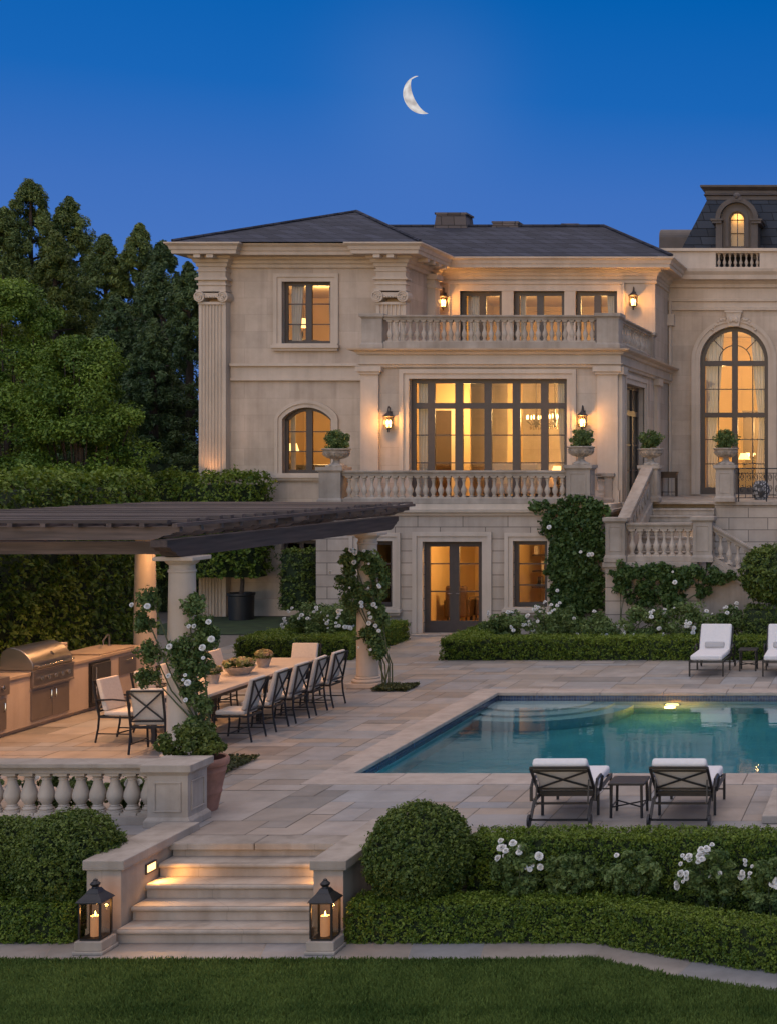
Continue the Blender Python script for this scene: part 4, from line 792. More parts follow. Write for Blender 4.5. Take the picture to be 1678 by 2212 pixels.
# ---- urns with their plants (plants come later)
URN = []
def make_urn(x, y, z, sc, label):
    if not URN:
        u = local('stone_urn', label, 'urn'); mb = MB()
        mb.box(-.20, .20, -.20, .20, 0, .05); mb.build('foot', M['urn'], u, bevel=.008)
        mb = MB(); mb.lathe([(.19, .05), (.17, .075), (.10, .10), (.075, .15), (.085, .17), (.075, .19), (.10, .21), (.20, .235), (.285, .29), (.315, .36), (.325, .385), (.30, .39), (.30, .405), (.345, .42), (.355, .445), (.33, .455), (.29, .45), (.27, .40), (.10, .38)], n=28)
        mb.build('bowl', M['urn'], u, smooth=True)
        mb = MB()
        for k in range(18):
            a = 2*math.pi*k/18; mb.tube([(.12*math.cos(a), .12*math.sin(a), .215), (.215*math.cos(a), .215*math.sin(a), .245), (.29*math.cos(a), .29*math.sin(a), .295), (.313*math.cos(a), .313*math.sin(a), .345)], .022, 6)
        mb.build('gadroon_carving', M['urn'], u, smooth=True)
        URN.append(u); put(u, (x, y, z), 0, sc); return u
    return dup(URN[0], (x, y, z), .3*len(URN), label, sc)
urns = []
for i, (px_, s_, yq, vtop, lab) in enumerate(((721, 88.5, YT+.18, 1009, 'carved stone urn at the left end of the terrace balustrade'), (1251, 88.5, YT+.18, 1004, 'carved stone urn on the pillar under the right bay lantern'),
        (1405, 84, YS-.02, 1005, 'carved stone urn atop the ramped stair parapet'), (1567, 84, YS+.02, 1004, 'carved stone urn in front of the tall arched window'))):
    x_ = XX(px_, s_); urns.append((x_, yq, ZZ(vtop, s_))); u = make_urn(x_, yq, ZZ(vtop, s_)+.001, 1.0 if i < 2 else .95, lab); u['group'] = 'stone urns on pedestals'
# ---- wall lanterns
WL = []
def wall_lantern(x, y, z, h, label):
    if not WL:
        L_ = local('wall_lantern', label, 'lantern')      # 1 m tall master, back at y=0, centre height 0
        mb = MB(); mb.box(-.06, .06, -.03, 0, -.05, .35); mb.tube([(0, -.02, .30), (0, -.07, .46), (0, -.17, .50), (0, -.22, .44), (0, -.22, .36)], .02, 8); mb.tube([(0, -.02, -.02), (0, -.10, -.10), (0, -.2, -.06)], .015, 6); mb.build('bracket', M['bronze'], L_, smooth=True)
        mb = MB(); mb.lathe([(.02, .36), (.04, .34), (.05, .30), (.10, .26), (.17, .20), (.20, .18), (.19, .165), (.02, .165)], (0, -.22, 0), 12); mb.sphere((0, -.22, .38), .03, 8, 6); mb.build('roof', M['bronze'], L_, smooth=True)
        mb = MB()
        for k in range(6): a = 2*math.pi*k/6; mb.tube([(.155*math.cos(a), -.22+.155*math.sin(a), .17), (.155*math.cos(a), -.22+.155*math.sin(a), -.1), (.125*math.cos(a), -.22+.125*math.sin(a), -.20)], .011, 5)
        mb.lathe([(.16, -.10), (.165, -.09), (.16, -.08)], (0, -.22, 0), 12); mb.lathe([(.02, -.34), (.035, -.31), (.02, -.27), (.06, -.23), (.135, -.205), (.13, -.19), (.02, -.19)], (0, -.22, 0), 12); mb.build('cage', M['bronze'], L_)
        mb = MB(); mb.lathe([(.12, -.19), (.148, -.1), (.148, .165), (.02, .168)], (0, -.22, 0), 12); mb.build('glass_shade', M['lglass'], L_, smooth=True)
        for dx in (-.05, .05, 0): mb = MB(); mb.lathe([(.012, -.17), (.02, -.16), (.034, -.06), (.028, .03), (.005, .07)], (dx, -.22+(.04 if dx else -.05), 0), 8); mb.build('bulb', M['bulb'], L_, smooth=True)
        lamp('lamp_light', (0, -.40, -.02), 60, (1, .47, .12), .08, L_)
        WL.append(L_); put(L_, (x, y, z), 0, h); return L_
    return dup(WL[0], (x, y, z), 0, label, h)
for i, (px_, v, s_, y_, h, lab) in enumerate(((951, 649, 74.6, YM-.0, .80, 'lit bronze wall lantern on the balcony wall left of its windows'), (1364, 647, 74.6, YM-.0, .80, 'lit bronze wall lantern on the balcony wall right of its windows'),
        (837, 911, 85.2, YB-.0, .78, 'lit bronze wall lantern left of the wide bay window'), (1256, 909, 85.2, YB-.0, .78, 'lit bronze wall lantern right of the wide bay window'))):
    wl = wall_lantern(XX(px_, s_), y_, ZZ(v, s_), h, lab); wl['group'] = 'bronze wall lanterns'
# glow on the terrace wall at the far right and on the stair
for (x_, y_, z_, p_, lab) in ((XX(1690, 84), YS-.12, 1.95, 9, 'small brass wall light low on the terrace wall at the right edge'),):
    fl = empty('wall_light', (x_, y_+.1, z_), lab, 'light'); mb = MB(); mb.box(x_-.06, x_+.06, YS-.08, YS-.001, z_-.05, z_+.08); mb.build('housing', M['bronze'], fl, bevel=.006); lamp('lamp_light', (x_, YS-.14, z_-.07), p_*3, WARM, .04, fl, spot=115, rot=(R(15), 0, 0))
xt = xs0+.45; fl = empty('step_light', (xs1-.02, yl1+.7, LH+.5), 'recessed brass light washing the terrace steps with amber', 'light'); mb = MB(); mb.box(xs1-.03, xs1-.001, yl1+.55, yl1+.75, LH+.62, LH+.70); mb.build('housing', M['bronze'], fl); lamp('lamp_light', (xs1-.06, yl1+.6, LH+.62), 12, WARM, .04, fl, spot=150, rot=(R(-20), R(50), 0))
# ---- iron railing on the right-hand terrace
s = 84.0; t = empty('iron_railing', (XX(1640, s), YS+.05, TZ), 'black wrought iron railing with scrollwork beside the arched window', 'railing')
xa, xb = XX(1589, s), 1.4; zt = ZZ(1012, s); yy = YS+.1
mb = MB(); mb.tube([(xa, yy, zt), (xb, yy, zt)], .016, 6); mb.tube([(xa, yy, zt-.12), (xb, yy, zt-.12)], .011, 6); mb.tube([(xa, yy, TZ+.1), (xb, yy, TZ+.1)], .013, 6); mb.build('rails', M['iron'], t)
n_ = 8
for k in range(n_):
    x_ = xa+.06+(xb-xa-.06)*k/n_; mb = MB(); mb.tube([(x_, yy, TZ), (x_, yy, zt)], .017, 6); mb.build('post', M['iron'], t)
    if k < n_:
        mb = MB(); d_ = (xb-xa-.06)/n_
        for j in (1, 2, 3): mb.tube([(x_+d_*j/4, yy, TZ+.1), (x_+d_*j/4, yy, zt-.12)], .009, 5)
        for j in (.5, 1.5, 2.5, 3.5):
            for zc_, sg in ((TZ+.33, 1), (TZ+.62, -1)): mb.tube([(x_+d_*j/4+sg*.06*math.cos(a)*(1-a/18), yy, zc_+.10*math.sin(a)*(1-a/18)) for a in np.linspace(0, 12, 22)], .008, 5)
        mb.build('scroll_panel', M['iron'], t)
# console table and patterned stool on the terrace
s = 72; x_, y_ = XX(1444, s), YD(s); t = empty('console_table', (x_, y_, TZ), 'small dark wooden console table against the terrace wall', 'table')
mb = MB(); mb.box(x_-.27, x_+.27, y_-.16, y_+.16, TZ+.70, TZ+.74); mb.build('tabletop', M['dwood'], t); mb = MB(); mb.box(x_-.25, x_+.25, y_-.14, y_+.14, TZ+.55, TZ+.699); mb.build('drawer_case', M['dwood'], t)
for a in (-1, 1):
    for b in (-1, 1): mb = MB(); mb.box(x_+a*.225-.022, x_+a*.225+.022, y_+b*.115-.022, y_+b*.115+.022, TZ+.001, TZ+.55); mb.build('leg', M['dwood'], t)
mb = MB(); mb.box(x_-.2, x_+.2, y_-.10, y_+.10, TZ+.12, TZ+.14); mb.build('shelf', M['dwood'], t)
s = 79; x_, y_ = XX(1643, s), YD(s); m, nt, b_ = newmat('patterned_glaze'); N = nt.nodes.new; L = nt.links.new; vo = N('ShaderNodeTexVoronoi'); vo.feature = 'DISTANCE_TO_EDGE'; vo.inputs['Scale'].default_value = 11; ge = N('ShaderNodeNewGeometry'); L(ge.outputs['Position'], vo.inputs['Vector']); r = N('ShaderNodeValToRGB'); r.color_ramp.interpolation = 'CONSTANT'; r.color_ramp.elements[0].color = (.035, .034, .034, 1); r.color_ramp.elements[1].position = .12; r.color_ramp.elements[1].color = (.34, .325, .31, 1); L(vo.outputs[0], r.inputs[0]); L(r.outputs[0], b_.inputs['Base Color']); b_.inputs['Roughness'].default_value = .6
t = empty('garden_stool', (x_, y_, TZ), 'round pale patterned ceramic stool behind the iron railing', 'stool'); mb = MB(); mb.lathe([(.17, 0), (.18, .03), (.24, .16), (.255, .25), (.24, .34), (.18, .46), (.17, .48), (.15, .49)], (x_, y_, TZ+.001), 20); mb.build('body', m, t, smooth=True)
mb = MB(); mb.lathe([(.16, .485), (.165, .50), (.10, .515), (.01, .52)], (x_, y_, TZ), 20); mb.build('seat', m, t, smooth=True)
# ---- candle lanterns at the foot of the steps
CL = []
def candle_lantern(x, y, label, blabel):
    bk = MB(); bk.box(-.155, .155, -.155, .155, 0, .035); bk.box(-.14, .14, -.14, .14, .035, .13); ob = bk.build('lantern_block', M['grey'], loc=(0, 0, 0), bevel=.008); ob.location = (x, y, LZ+.001); tag(ob, blabel, 'block', 'stone blocks under the lanterns')
    z = LZ+.133
    if not CL:
        t = local('candle_lantern', label, 'lantern'); h = .385; a = .105
        mb = MB(); mb.box(-a, a, -a, a, 0, .018)
        for i in (-1, 1):
            for j in (-1, 1): mb.box(i*a-.009, i*a+.009, j*a-.009, j*a+.009, .018, h)
        for i in (-1, 1): mb.box(-a+.009, a-.009, i*a-.007, i*a+.007, h-.016, h-.001); mb.box(i*a-.007, i*a+.007, -a+.009, a-.009, h-.016, h-.001)
        mb.build('frame', M['iron'], t)
        mb = MB(); mb.frustum(0, 0, h, h+.02, .135, .135, .12, .12); mb.frustum(0, 0, h+.02, h+.075, .12, .12, .068, .068); mb.frustum(0, 0, h+.075, h+.12, .068, .068, .04, .04); mb.lathe([(.038, h+.12), (.03, h+.135), (.045, h+.15), (.05, h+.165), (.035, h+.18), (.02, h+.195), (.022, h+.205), (.005, h+.215)], (0, 0, 0), 12); mb.build('roof', M['iron'], t, bevel=.003)
        for i in (-1, 1):
            mb = MB(); mb.quad((-a, i*a, .018), (a, i*a, .018), (a, i*a, h-.016), (-a, i*a, h-.016)); mb.build('pane', M['lglass'], t); mb = MB(); mb.quad((i*a, -a, .018), (i*a, a, .018), (i*a, a, h-.016), (i*a, -a, h-.016)); mb.build('pane', M['lglass'], t)
        c = local('candle', 'thick cream candle burning inside the left lantern', 'candle', 'candles in the lanterns'); mb = MB(); mb.lathe([(.046, 0), (.047, .19), (.043, .203), (.028, .197), (.002, .192)], (0, 0, 0), 16); mb.build('wax', M['wax'], c, smooth=True)
        mb = MB(); mb.lathe([(.001, .196), (.006, .205), (.009, .217), (.005, .235), (.0008, .252)], (0, 0, 0), 8); mb.build('flame', M['flame'], c, smooth=True); lamp('flame_light', (0, 0, .25), 3.0, (1, .45, .12), .015, c)
        CL.extend([t, c]); put(t, (x, y, z)); put(c, (x, y, z+.019)); t['group'] = 'candle lanterns'; return
    dup(CL[0], (x, y, z), 0, label); dup(CL[1], (x, y, z+.019), .5, 'thick cream candle burning inside the right lantern')
candle_lantern(XX(198, 214), YD(213), 'black candle lantern left of the garden steps in front of the boxwood hedge', 'low stone block under the left candle lantern')
candle_lantern(XX(697, 214), YD(213), 'black candle lantern right of the garden steps against the cheek wall', 'low stone block under the right candle lantern')
# ================================================================== PERGOLA, OUTDOOR KITCHEN, FURNITURE
CXR, CXL, CYN, CYF = -10.13, -14.3, 20.7, 27.8
pg = empty('pergola', (CXR, CYN, 0), 'dark weathered timber pergola on round limestone columns over the dining table', 'pergola')
col0 = None
for i, (x_, y_) in enumerate(((CXR, CYN), (CXR, CYF), (CXL, CYF), (CXL-.2, CYN))):
    if col0 is None:
        mb = MB(); mb.lathe([(.17*1.16, .20), (.205, .22), (.198, .25)] + [(.198-.028*max(0, (t-.25))**1.3/.75, .25+2.42*t) for t in (.1, .25, .4, .55, .7, .85, 1)] + [(.185, 2.68), (.185, 2.71), (.168, 2.72), (.168, 2.78), (.20, 2.80), (.225, 2.83), (.225, 2.845)], (0, 0, 0), 28)
        col0 = mb.build('column', M['trim'], pg, loc=(0, 0, 0), smooth=True)
        mb = MB(); mb.box(-.29, .29, -.29, .29, 0.002, .09); mb.build('base', M['trim'], col0, loc=(0, 0, 0), bevel=.01)
        mb = MB(); mb.lathe([(.27, .09), (.285, .11), (.285, .13), (.26, .15), (.225, .16), (.235, .18), (.215, .2)], n=28); mb.build('torus', M['trim'], col0, loc=(0, 0, 0), smooth=True)
        mb = MB(); mb.box(-.28, .28, -.28, .28, 2.845, 2.90); mb.build('abacus', M['trim'], col0, loc=(0, 0, 0), bevel=.01); c = col0
    else: c = copy_tree(col0, pg)
    c.location = (x_-CXR, y_-CYN, 0)
def tail_prism(mb, p_at, L0, L1, h, d0, d1):
    """beam with cyma-cut ends; p_at(a, z, d)"""
    e = .42
    prof = [(L0, h), (L0, h*.62), (L0+e*.22, h*.55), (L0+e*.30, h*.40), (L0+e*.55, h*.30), (L0+e*.70, h*.10), (L0+e, 0), (L1-e, 0), (L1-e*.70, h*.10), (L1-e*.55, h*.30), (L1-e*.30, h*.40), (L1-e*.22, h*.55), (L1, h*.62), (L1, h)]
    mb.prism(prof, p_at, d0, d1)
for x_ in (CXR, CXL):
    mb = MB(); tail_prism(mb, lambda a, b, d: (x_+d, a, 2.902+b), 20.05, 29.15, .25, -.115, .115); mb.build('beam', M['pwoody'], pg)
for y_ in (CYN, CYF):
    mb = MB(); mb.box(CXL+.118, CXR-.118, y_-.1, y_+.1, 2.93, 3.10); mb.build('cross_beam', M['pwood'], pg)
for i in range(16):
    y_ = 20.12+i*.61; mb = MB(); tail_prism(mb, lambda a, b, d: (a, y_+d, 3.154+b), -14.95, -9.86, .18, -.04, .04); mb.build('rafter', M['pwood'], pg)
for i in range(12):
    x_ = -14.75+i*.445; mb = MB(); mb.box(x_-.035, x_+.035, 19.93, 29.55, 3.335, 3.385); mb.build('purlin', M['pwoody'], pg)
rg = random.Random(8)
for i in range(27):
    y_ = 20.0+i*.365; mb = MB(); j = rg.uniform(-.012, .012); mb.box(-14.98+rg.uniform(-.06, .02), -9.92+rg.uniform(-.05, .05), y_-.055+j, y_+.055+j, 3.386, 3.425+rg.uniform(0, .012)); mb.build('lath', M['pwood'], pg)
for k, (x_, y_, p_) in enumerate(((-12.9, 23.0, 240), (-12.9, 25.6, 230), (-12.3, 21.3, 190), (-11.3, 24.6, 120), (-13.7, 27.3, 90))):
    dl = empty('downlight', (x_, y_, 3.12), 'small bronze downlight under the pergola rafters', 'light', 'downlights under the pergola'); mb = MB(); mb.lathe([(.05, 0), (.055, .06), (.05, .12)], (x_, y_, 3.03), 12); mb.build('housing', M['bronze'], dl, smooth=True); mb = MB(); mb.lathe([(.042, 0), (.043, .004)], (x_, y_, 3.024), 12); mb.build('lens', M['sglow'], dl)
    lamp('lamp_light', (x_, y_, 3.0), p_, (1, .50, .20), .06, dl, spot=140, rot=(0, 0, 0))
# ---- kitchen counter
KX, KB = -13.8, -14.62
kc = empty('kitchen_counter', (KX, 24.4, 0), 'long outdoor kitchen counter of pale plaster with stone top under the pergola', 'counter')
GY0, GY1 = 23.28, 24.46
mb = MB(); mb.box(KB, KX, 21.0, 26.78, .06, .848); mb.box(KB, KX-.05, 21.0, 26.75, .002, .06); mb.build('body', M['plaster'], kc, bevel=.006)
for a, b in ((21.0, GY0-.004), (GY1+.004, 26.84)): mb = MB(); mb.box(KB-.03, KX+.035, a, b, .85, .905); mb.build('countertop', M['ctop'], kc, bevel=.008)
mb = MB(); mb.box(KB-.03, KX-.55, GY0-.003, GY1+.003, .85, .904); mb.build('countertop', M['ctop'], kc)
for a, b in ((GY0+.03, (GY0+GY1)/2-.006), ((GY0+GY1)/2+.006, GY1-.10)):
    mb = MB(); mb.box(KX+.001, KX+.022, a, b, .13, .60); d = mb.build('cabinet_door', M['dsteel'], kc, bevel=.003)
    hy = b-.06 if a < 23.6 else a+.06; mb = MB(); mb.tube([(KX+.022, hy, .42), (KX+.055, hy, .43), (KX+.055, hy, .55), (KX+.022, hy, .56)], .010, 8); mb.build('handle', M['chrome'], d, smooth=True)
mb = MB(); mb.box(KX+.001, KX+.022, 25.92, 26.48, .48, .80); d = mb.build('access_door', M['dsteel'], kc, bevel=.003); mb = MB(); mb.tube([(KX+.022, 26.1, .73), (KX+.045, 26.1, .73), (KX+.045, 26.3, .73), (KX+.022, 26.3, .73)], .008, 6); mb.build('handle', M['chrome'], d)
mb = MB(); mb.box(KX+.001, KX+.022, 21.6, 22.66, .13, .60); d = mb.build('cabinet_door', M['dsteel'], kc, bevel=.003); mb = MB(); mb.tube([(KX+.022, 22.58, .40), (KX+.055, 22.58, .41), (KX+.055, 22.58, .53), (KX+.022, 22.58, .54)], .010, 8); mb.build('handle', M['chrome'], d, smooth=True)
gr = empty('barbecue_grill', (KX, (GY0+GY1)/2, .7), 'large stainless steel barbecue grill with domed hood built into the counter', 'grill')
mb = MB(); mb.box(KX-.53, KX+.05, GY0+.02, GY1-.02, .655, .895); mb.box(KX+.05, KX+.062, GY0+.02, GY1-.02, .64, .67); mb.box(KX-.5, KX+.055, GY0, GY1, .896, .925); mb.build('firebox', M['dsteel'], gr, bevel=.008)
hp = [(KX+.03, .926), (KX+.045, .98), (KX+.02, 1.06), (KX-.05, 1.16), (KX-.15, 1.24), (KX-.27, 1.285), (KX-.38, 1.28), (KX-.46, 1.22), (KX-.49, 1.1), (KX-.49, .926)]
mb = MB(); mb.prism(hp, lambda a, b, d: (a, d, b), GY0+.04, GY1-.04); hood = mb.build('hood', M['steel'], gr, smooth=True, bevel=.01, angle=50)
mb = MB(); mb.tube([(KX+.095, GY0+.10, .985), (KX+.095, GY1-.10, .985)], .016, 10)
for y_ in (GY0+.14, GY1-.14): mb.tube([(KX+.03, y_, .985), (KX+.095, y_, .985)], .018, 8)
mb.build('handle', M['chrome'], hood, smooth=True)
mb = MB(); mb.lathe([(.001, .0), (.035, .004), (.04, .012), (.001, .014)], (0, 0, 0), 16); th_ = mb.build('thermometer', M['chrome'], gr, loc=(0, 0, 0)); th_.rotation_euler = (0, R(55), 0); th_.location = (-.0, .02, .43)
mb = MB(); mb.quad((KX+.0505, GY0+.06, .70), (KX+.0505, GY1-.06, .70), (KX+.0505, GY1-.06, .86), (KX+.0505, GY0+.06, .86)); mb.build('control_panel', M['steel'], gr)
for k in range(5): mb = MB(); y_ = GY0+.22+k*.19; mb.prism([(y_+.034*math.cos(R(a)), .78+.034*math.sin(R(a))) for a in range(0, 360, 24)], lambda a, b, d: (KX+.051+d, a, b), 0, .035); mb.prism([(y_-.008, .75), (y_+.008, .75), (y_+.008, .81), (y_-.008, .81)], lambda a, b, d: (KX+.086+d, a, b), 0, .015); mb.build('knob', M['chrome'], gr, bevel=.003)
sb = empty('side_burner', (KX, 22.2, .7), 'stainless side burner panel at the left edge of the counter', 'burner'); mb = MB(); mb.box(KX-.5, KX+.05, 21.7, 22.70, .655, .93); mb.build('panel', M['dsteel'], sb, bevel=.008)
mb = MB(); mb.prism([(22.5+.034*math.cos(R(a)), .78+.034*math.sin(R(a))) for a in range(0, 360, 24)], lambda a, b, d: (KX+.051+d, a, b), 0, .04); mb.build('knob', M['chrome'], sb, bevel=.003)
fr_ = empty('beverage_fridge', (KX, 25.3, 0), 'dark steel beverage fridge with tall bar handle set in the counter', 'fridge')
mb = MB(); mb.box(KX-.4, KX+.03, 24.97, 25.60, .07, .82); mb.build('body', M['iron'], fr_, bevel=.005); mb = MB(); mb.box(KX+.031, KX+.06, 25.0, 25.57, .14, .79); mb.build('door', simple('fridge_steel', (.075, .068, .064), .4, metal=.5, noise=.1), fr_, bevel=.006); mb = MB(); mb.tube([(KX+.06, 25.05, .2), (KX+.095, 25.05, .2), (KX+.095, 25.05, .74), (KX+.06, 25.05, .74)], .011, 8); mb.build('handle', M['chrome'], fr_, smooth=True)
tag(fr_, 'dark steel beverage fridge with tall bar handle set in the counter', 'fridge')
sk = MB(); sk.box(KX-.62, KX+.0, 25.35, 26.45, .906, .935); o = sk.build('sink_cover', M['ctop'], loc=(KX, 25.9, .906), bevel=.006); tag(o, 'flat stone sink cover lying on the counter in front of the faucet', 'cover')
fc = empty('faucet', (KX-.52, 26.58, .906), 'bent metal faucet at the far end of the kitchen counter', 'faucet'); mb = MB(); mb.lathe([(.035, 0), (.035, .02), (.018, .03), (.018, .20)], (KX-.52, 26.58, .906), 12); mb.build('post', M['steel'], fc, smooth=True); mb = MB(); mb.tube([(KX-.52, 26.58, 1.10), (KX-.5, 26.5, 1.13), (KX-.40, 26.25, 1.12), (KX-.34, 26.05, 1.07), (KX-.33, 26.03, 1.0)], .015, 8); mb.build('spout', M['steel'], fc, smooth=True)
bs = empty('slatted_crate', (-14.4, 25.0, .906), 'slatted pale crate standing on the counter behind the grill', 'crate')
for k in range(5): mb = MB(); mb.box(-14.58, -14.2, 24.66, 25.05, .91+k*.055, .95+k*.055); mb.build('slat', M['plaster'], bs, bevel=.004)
mb = MB(); mb.box(-14.57, -14.21, 24.67, 25.04, .908, 1.16); mb.build('core', M['dwood'], bs)
# ---- dining table
TX0, TX1, TY0, TY1, TT = -11.42, -10.38, 21.95, 26.2, .755
dt = empty('dining_table', ((TX0+TX1)/2, (TY0+TY1)/2, 0), 'long pale stone topped dining table under the pergola', 'table')
mb = MB(); mb.box(TX0, TX1, TY0, TY1, TT-.045, TT); mb.build('tabletop', stone('table_stone', (.50, .41, .335), 2, 5, 0, .02, rough=.55, stain=.12), dt, bevel=.008)
mb = MB(); mb.box(TX0+.12, TX1-.12, TY0+.12, TY0+.15, TT-.13, TT-.046); mb.box(TX0+.12, TX1-.12, TY1-.15, TY1-.12, TT-.13, TT-.046); mb.box(TX0+.12, TX0+.15, TY0+.15, TY1-.15, TT-.13, TT-.046); mb.box(TX1-.15, TX1-.12, TY0+.15, TY1-.15, TT-.13, TT-.046); mb.build('apron', M['iron'], dt)
for a in (TX0+.16, TX1-.16):
    for b in (TY0+.2, (TY0+TY1)/2, TY1-.2): mb = MB(); mb.box(a-.03, a+.03, b-.03, b+.03, .002, TT-.046); mb.build('leg', M['iron'], dt)
# ---- chairs (front towards +y)
def make_chair(arms, label):
    t = local('dining_chair', label, 'chair'); W, D = .25, .24
    mb = MB(); mb.box(-W+.02, W-.02, -D+.03, D, .405, .475); mb.build('seat_cushion', M['fabric'], t, bevel=.025, segs=3)
    mb = MB(); b0, b1 = Vector((0, -D+.02, .48)), Vector((0, -D-.10, .945)); mb.add([(-W+.02, b0.y, b0.z), (W-.02, b0.y, b0.z), (W-.02, b0.y+.075, b0.z), (-W+.02, b0.y+.075, b0.z), (-W+.02, b1.y, b1.z), (W-.02, b1.y, b1.z), (W-.02, b1.y+.06, b1.z+.012), (-W+.02, b1.y+.06, b1.z+.012)], [(3,2,1,0),(4,5,6,7),(0,1,5,4),(1,2,6,5),(2,3,7,6),(3,0,4,7)]); mb.build('back_cushion', M['fabric'], t, bevel=.02, segs=3)
    mb = MB(); 
    for sg in (-1, 1): mb.stick((sg*W, -D-.025, .40), (sg*W, -D-.125, .93), .026)
    pl, pr, ql, qr = (-W, -D-.04, .475), (W, -D-.04, .475), (-W, -D-.123, .92), (W, -D-.123, .92)
    mb.stick(pl, pr, .024); mb.stick(ql, qr, .026); mb.stick(pl, qr, .02); mb.stick(pr, ql, .02); mb.build('back_frame', M['iron'], t)
    mb = MB(); mb.stick((-W, -D-.02, .39), (W, -D-.02, .39), .026, .03); mb.stick((-W, D, .39), (W, D, .39), .026, .03)
    for sg in (-1, 1): mb.stick((sg*W, -D-.02, .39), (sg*W, D, .39), .026, .03)
    mb.build('seat_frame', M['iron'], t)
    for sg in (-1, 1):
        mb = MB(); mb.tube([(sg*W, -D-.025, .41), (sg*W, -D-.04, .22), (sg*W, -D-.085, .003)], .016, 6); mb.build('leg', M['iron'], t, smooth=True)
        mb = MB(); mb.tube([(sg*W, D, .39), (sg*W, D, .2), (sg*W, D+.02, .003)], .016, 6); mb.build('leg', M['iron'], t, smooth=True)
    mb = MB(); mb.stick((-W, -.0, .14), (W, -.0, .14), .016)
    for sg in (-1, 1): mb.stick((sg*W, -D-.05, .14), (sg*W, D, .14), .016)
    mb.build('stretcher', M['iron'], t)
    if arms:
        for sg in (-1, 1): mb = MB(); mb.tube([(sg*W, -D-.06, .64), (sg*W, -.05, .655), (sg*W, D-.05, .64), (sg*W, D-.01, .6), (sg*W, D-.02, .40)], .015, 6); mb.build('armrest', M['iron'], t, smooth=True)
    t['group'] = 'cream cushioned dining chairs'; return t
ch = make_chair(False, 'nearest x-backed dining chair on the pool side of the long table'); put(ch, (-10.16, 22.48, 0), math.pi/2)
for k, (y_, lab) in enumerate(((23.32, 'x-backed dining chair second from the near end on the pool side'), (24.1, 'middle x-backed dining chair on the pool side of the table'), (24.84, 'x-backed dining chair second from the far end on the pool side'), (25.6, 'farthest x-backed dining chair on the pool side beside the column'))): dup(ch, (-10.16+.01*k, y_, 0), math.pi/2+.03*(-1)**k, lab)
dup(ch, (-10.95, 21.62, 0), .03, 'x-backed head chair at the near table end, half behind the column'); dup(ch, (-10.85, 26.42, 0), math.pi, 'cream head chair at the far table end seen from the front')
ca = make_chair(True, 'cream armchair nearest the grill on the kitchen side of the table'); put(ca, (-11.82, 22.42, 0), -math.pi/2-.12)
for k, (y_, lab) in enumerate(((23.3, 'cream armchair behind the rose column on the kitchen side'), (24.1, 'cream armchair in the middle of the kitchen side of the table'), (24.9, 'cream armchair behind the long succulent bowl'), (25.65, 'cream armchair behind the far flower pot on the kitchen side'))): dup(ca, (-11.72, y_, 0), -math.pi/2+.04*(-1)**k, lab)
# ---- pots on the table
def table_pot(x, y, prof, label, name, n=24, sx=1.0):
    mb = MB(); mb.lathe(prof, (0, 0, 0), n); o = mb.build(name, M['urn'], loc=(0, 0, 0), smooth=True); o.location = (x, y, TT+.001); o.scale = (1, sx, 1); tag(o, label, 'pot', 'stone pots on the dining table'); return o
table_pot(-10.88, 24.15, [(.14, 0), (.15, .02), (.20, .07), (.24, .12), (.245, .13), (.22, .13), (.18, .10), (.01, .10)], 'wide shallow stone bowl of succulents in the middle of the table', 'stone_bowl', 28, 1.25)
table_pot(-10.86, 25.0, [(.085, 0), (.09, .02), (.115, .11), (.13, .15), (.135, .16), (.115, .16), (.11, .13), (.01, .13)], 'small round stone pot of succulents at the far side of the bowl', 'stone_pot')
table_pot(-10.85, 23.15, [(.08, 0), (.085, .02), (.10, .11), (.115, .13), (.12, .145), (.10, .145), (.1, .12), (.01, .12)], 'small stone pot beside the rose column on the dining table', 'stone_pot')
# ---- terracotta pot behind the pillar
tx, ty = -8.52, 17.90
mb = MB(); mb.lathe([(.17, .002), (.18, .03), (.215, .20), (.222, .21), (.228, .23), (.222, .25), (.265, .46), (.272, .47), (.276, .49), (.27, .505), (.28, .54), (.30, .55), (.31, .58), (.305, .62), (.29, .64), (.265, .635), (.25, .56), (.01, .55)], (tx, ty, 0), 32); o = mb.build('terracotta_pot', M['terra'], loc=(tx, ty, 0), smooth=True); tag(o, 'weathered terracotta pot standing behind the balustrade pillar', 'pot')
mb = MB(); mb.lathe([(.21, .003), (.22, .32), (.235, .33), (.235, .36), (.19, .36), (.18, .3), (.01, .29)], (XX(529, 80.2), YD(80.2)-.2, 0), 24); o = mb.build('black_planter', M['black'], smooth=True, loc=(XX(529, 80.2), YD(80.2)-.2, 0)); o.scale = (1.5, 1.5, 2.0); tag(o, 'tall black planter holding a small tree against the house wall', 'planter')
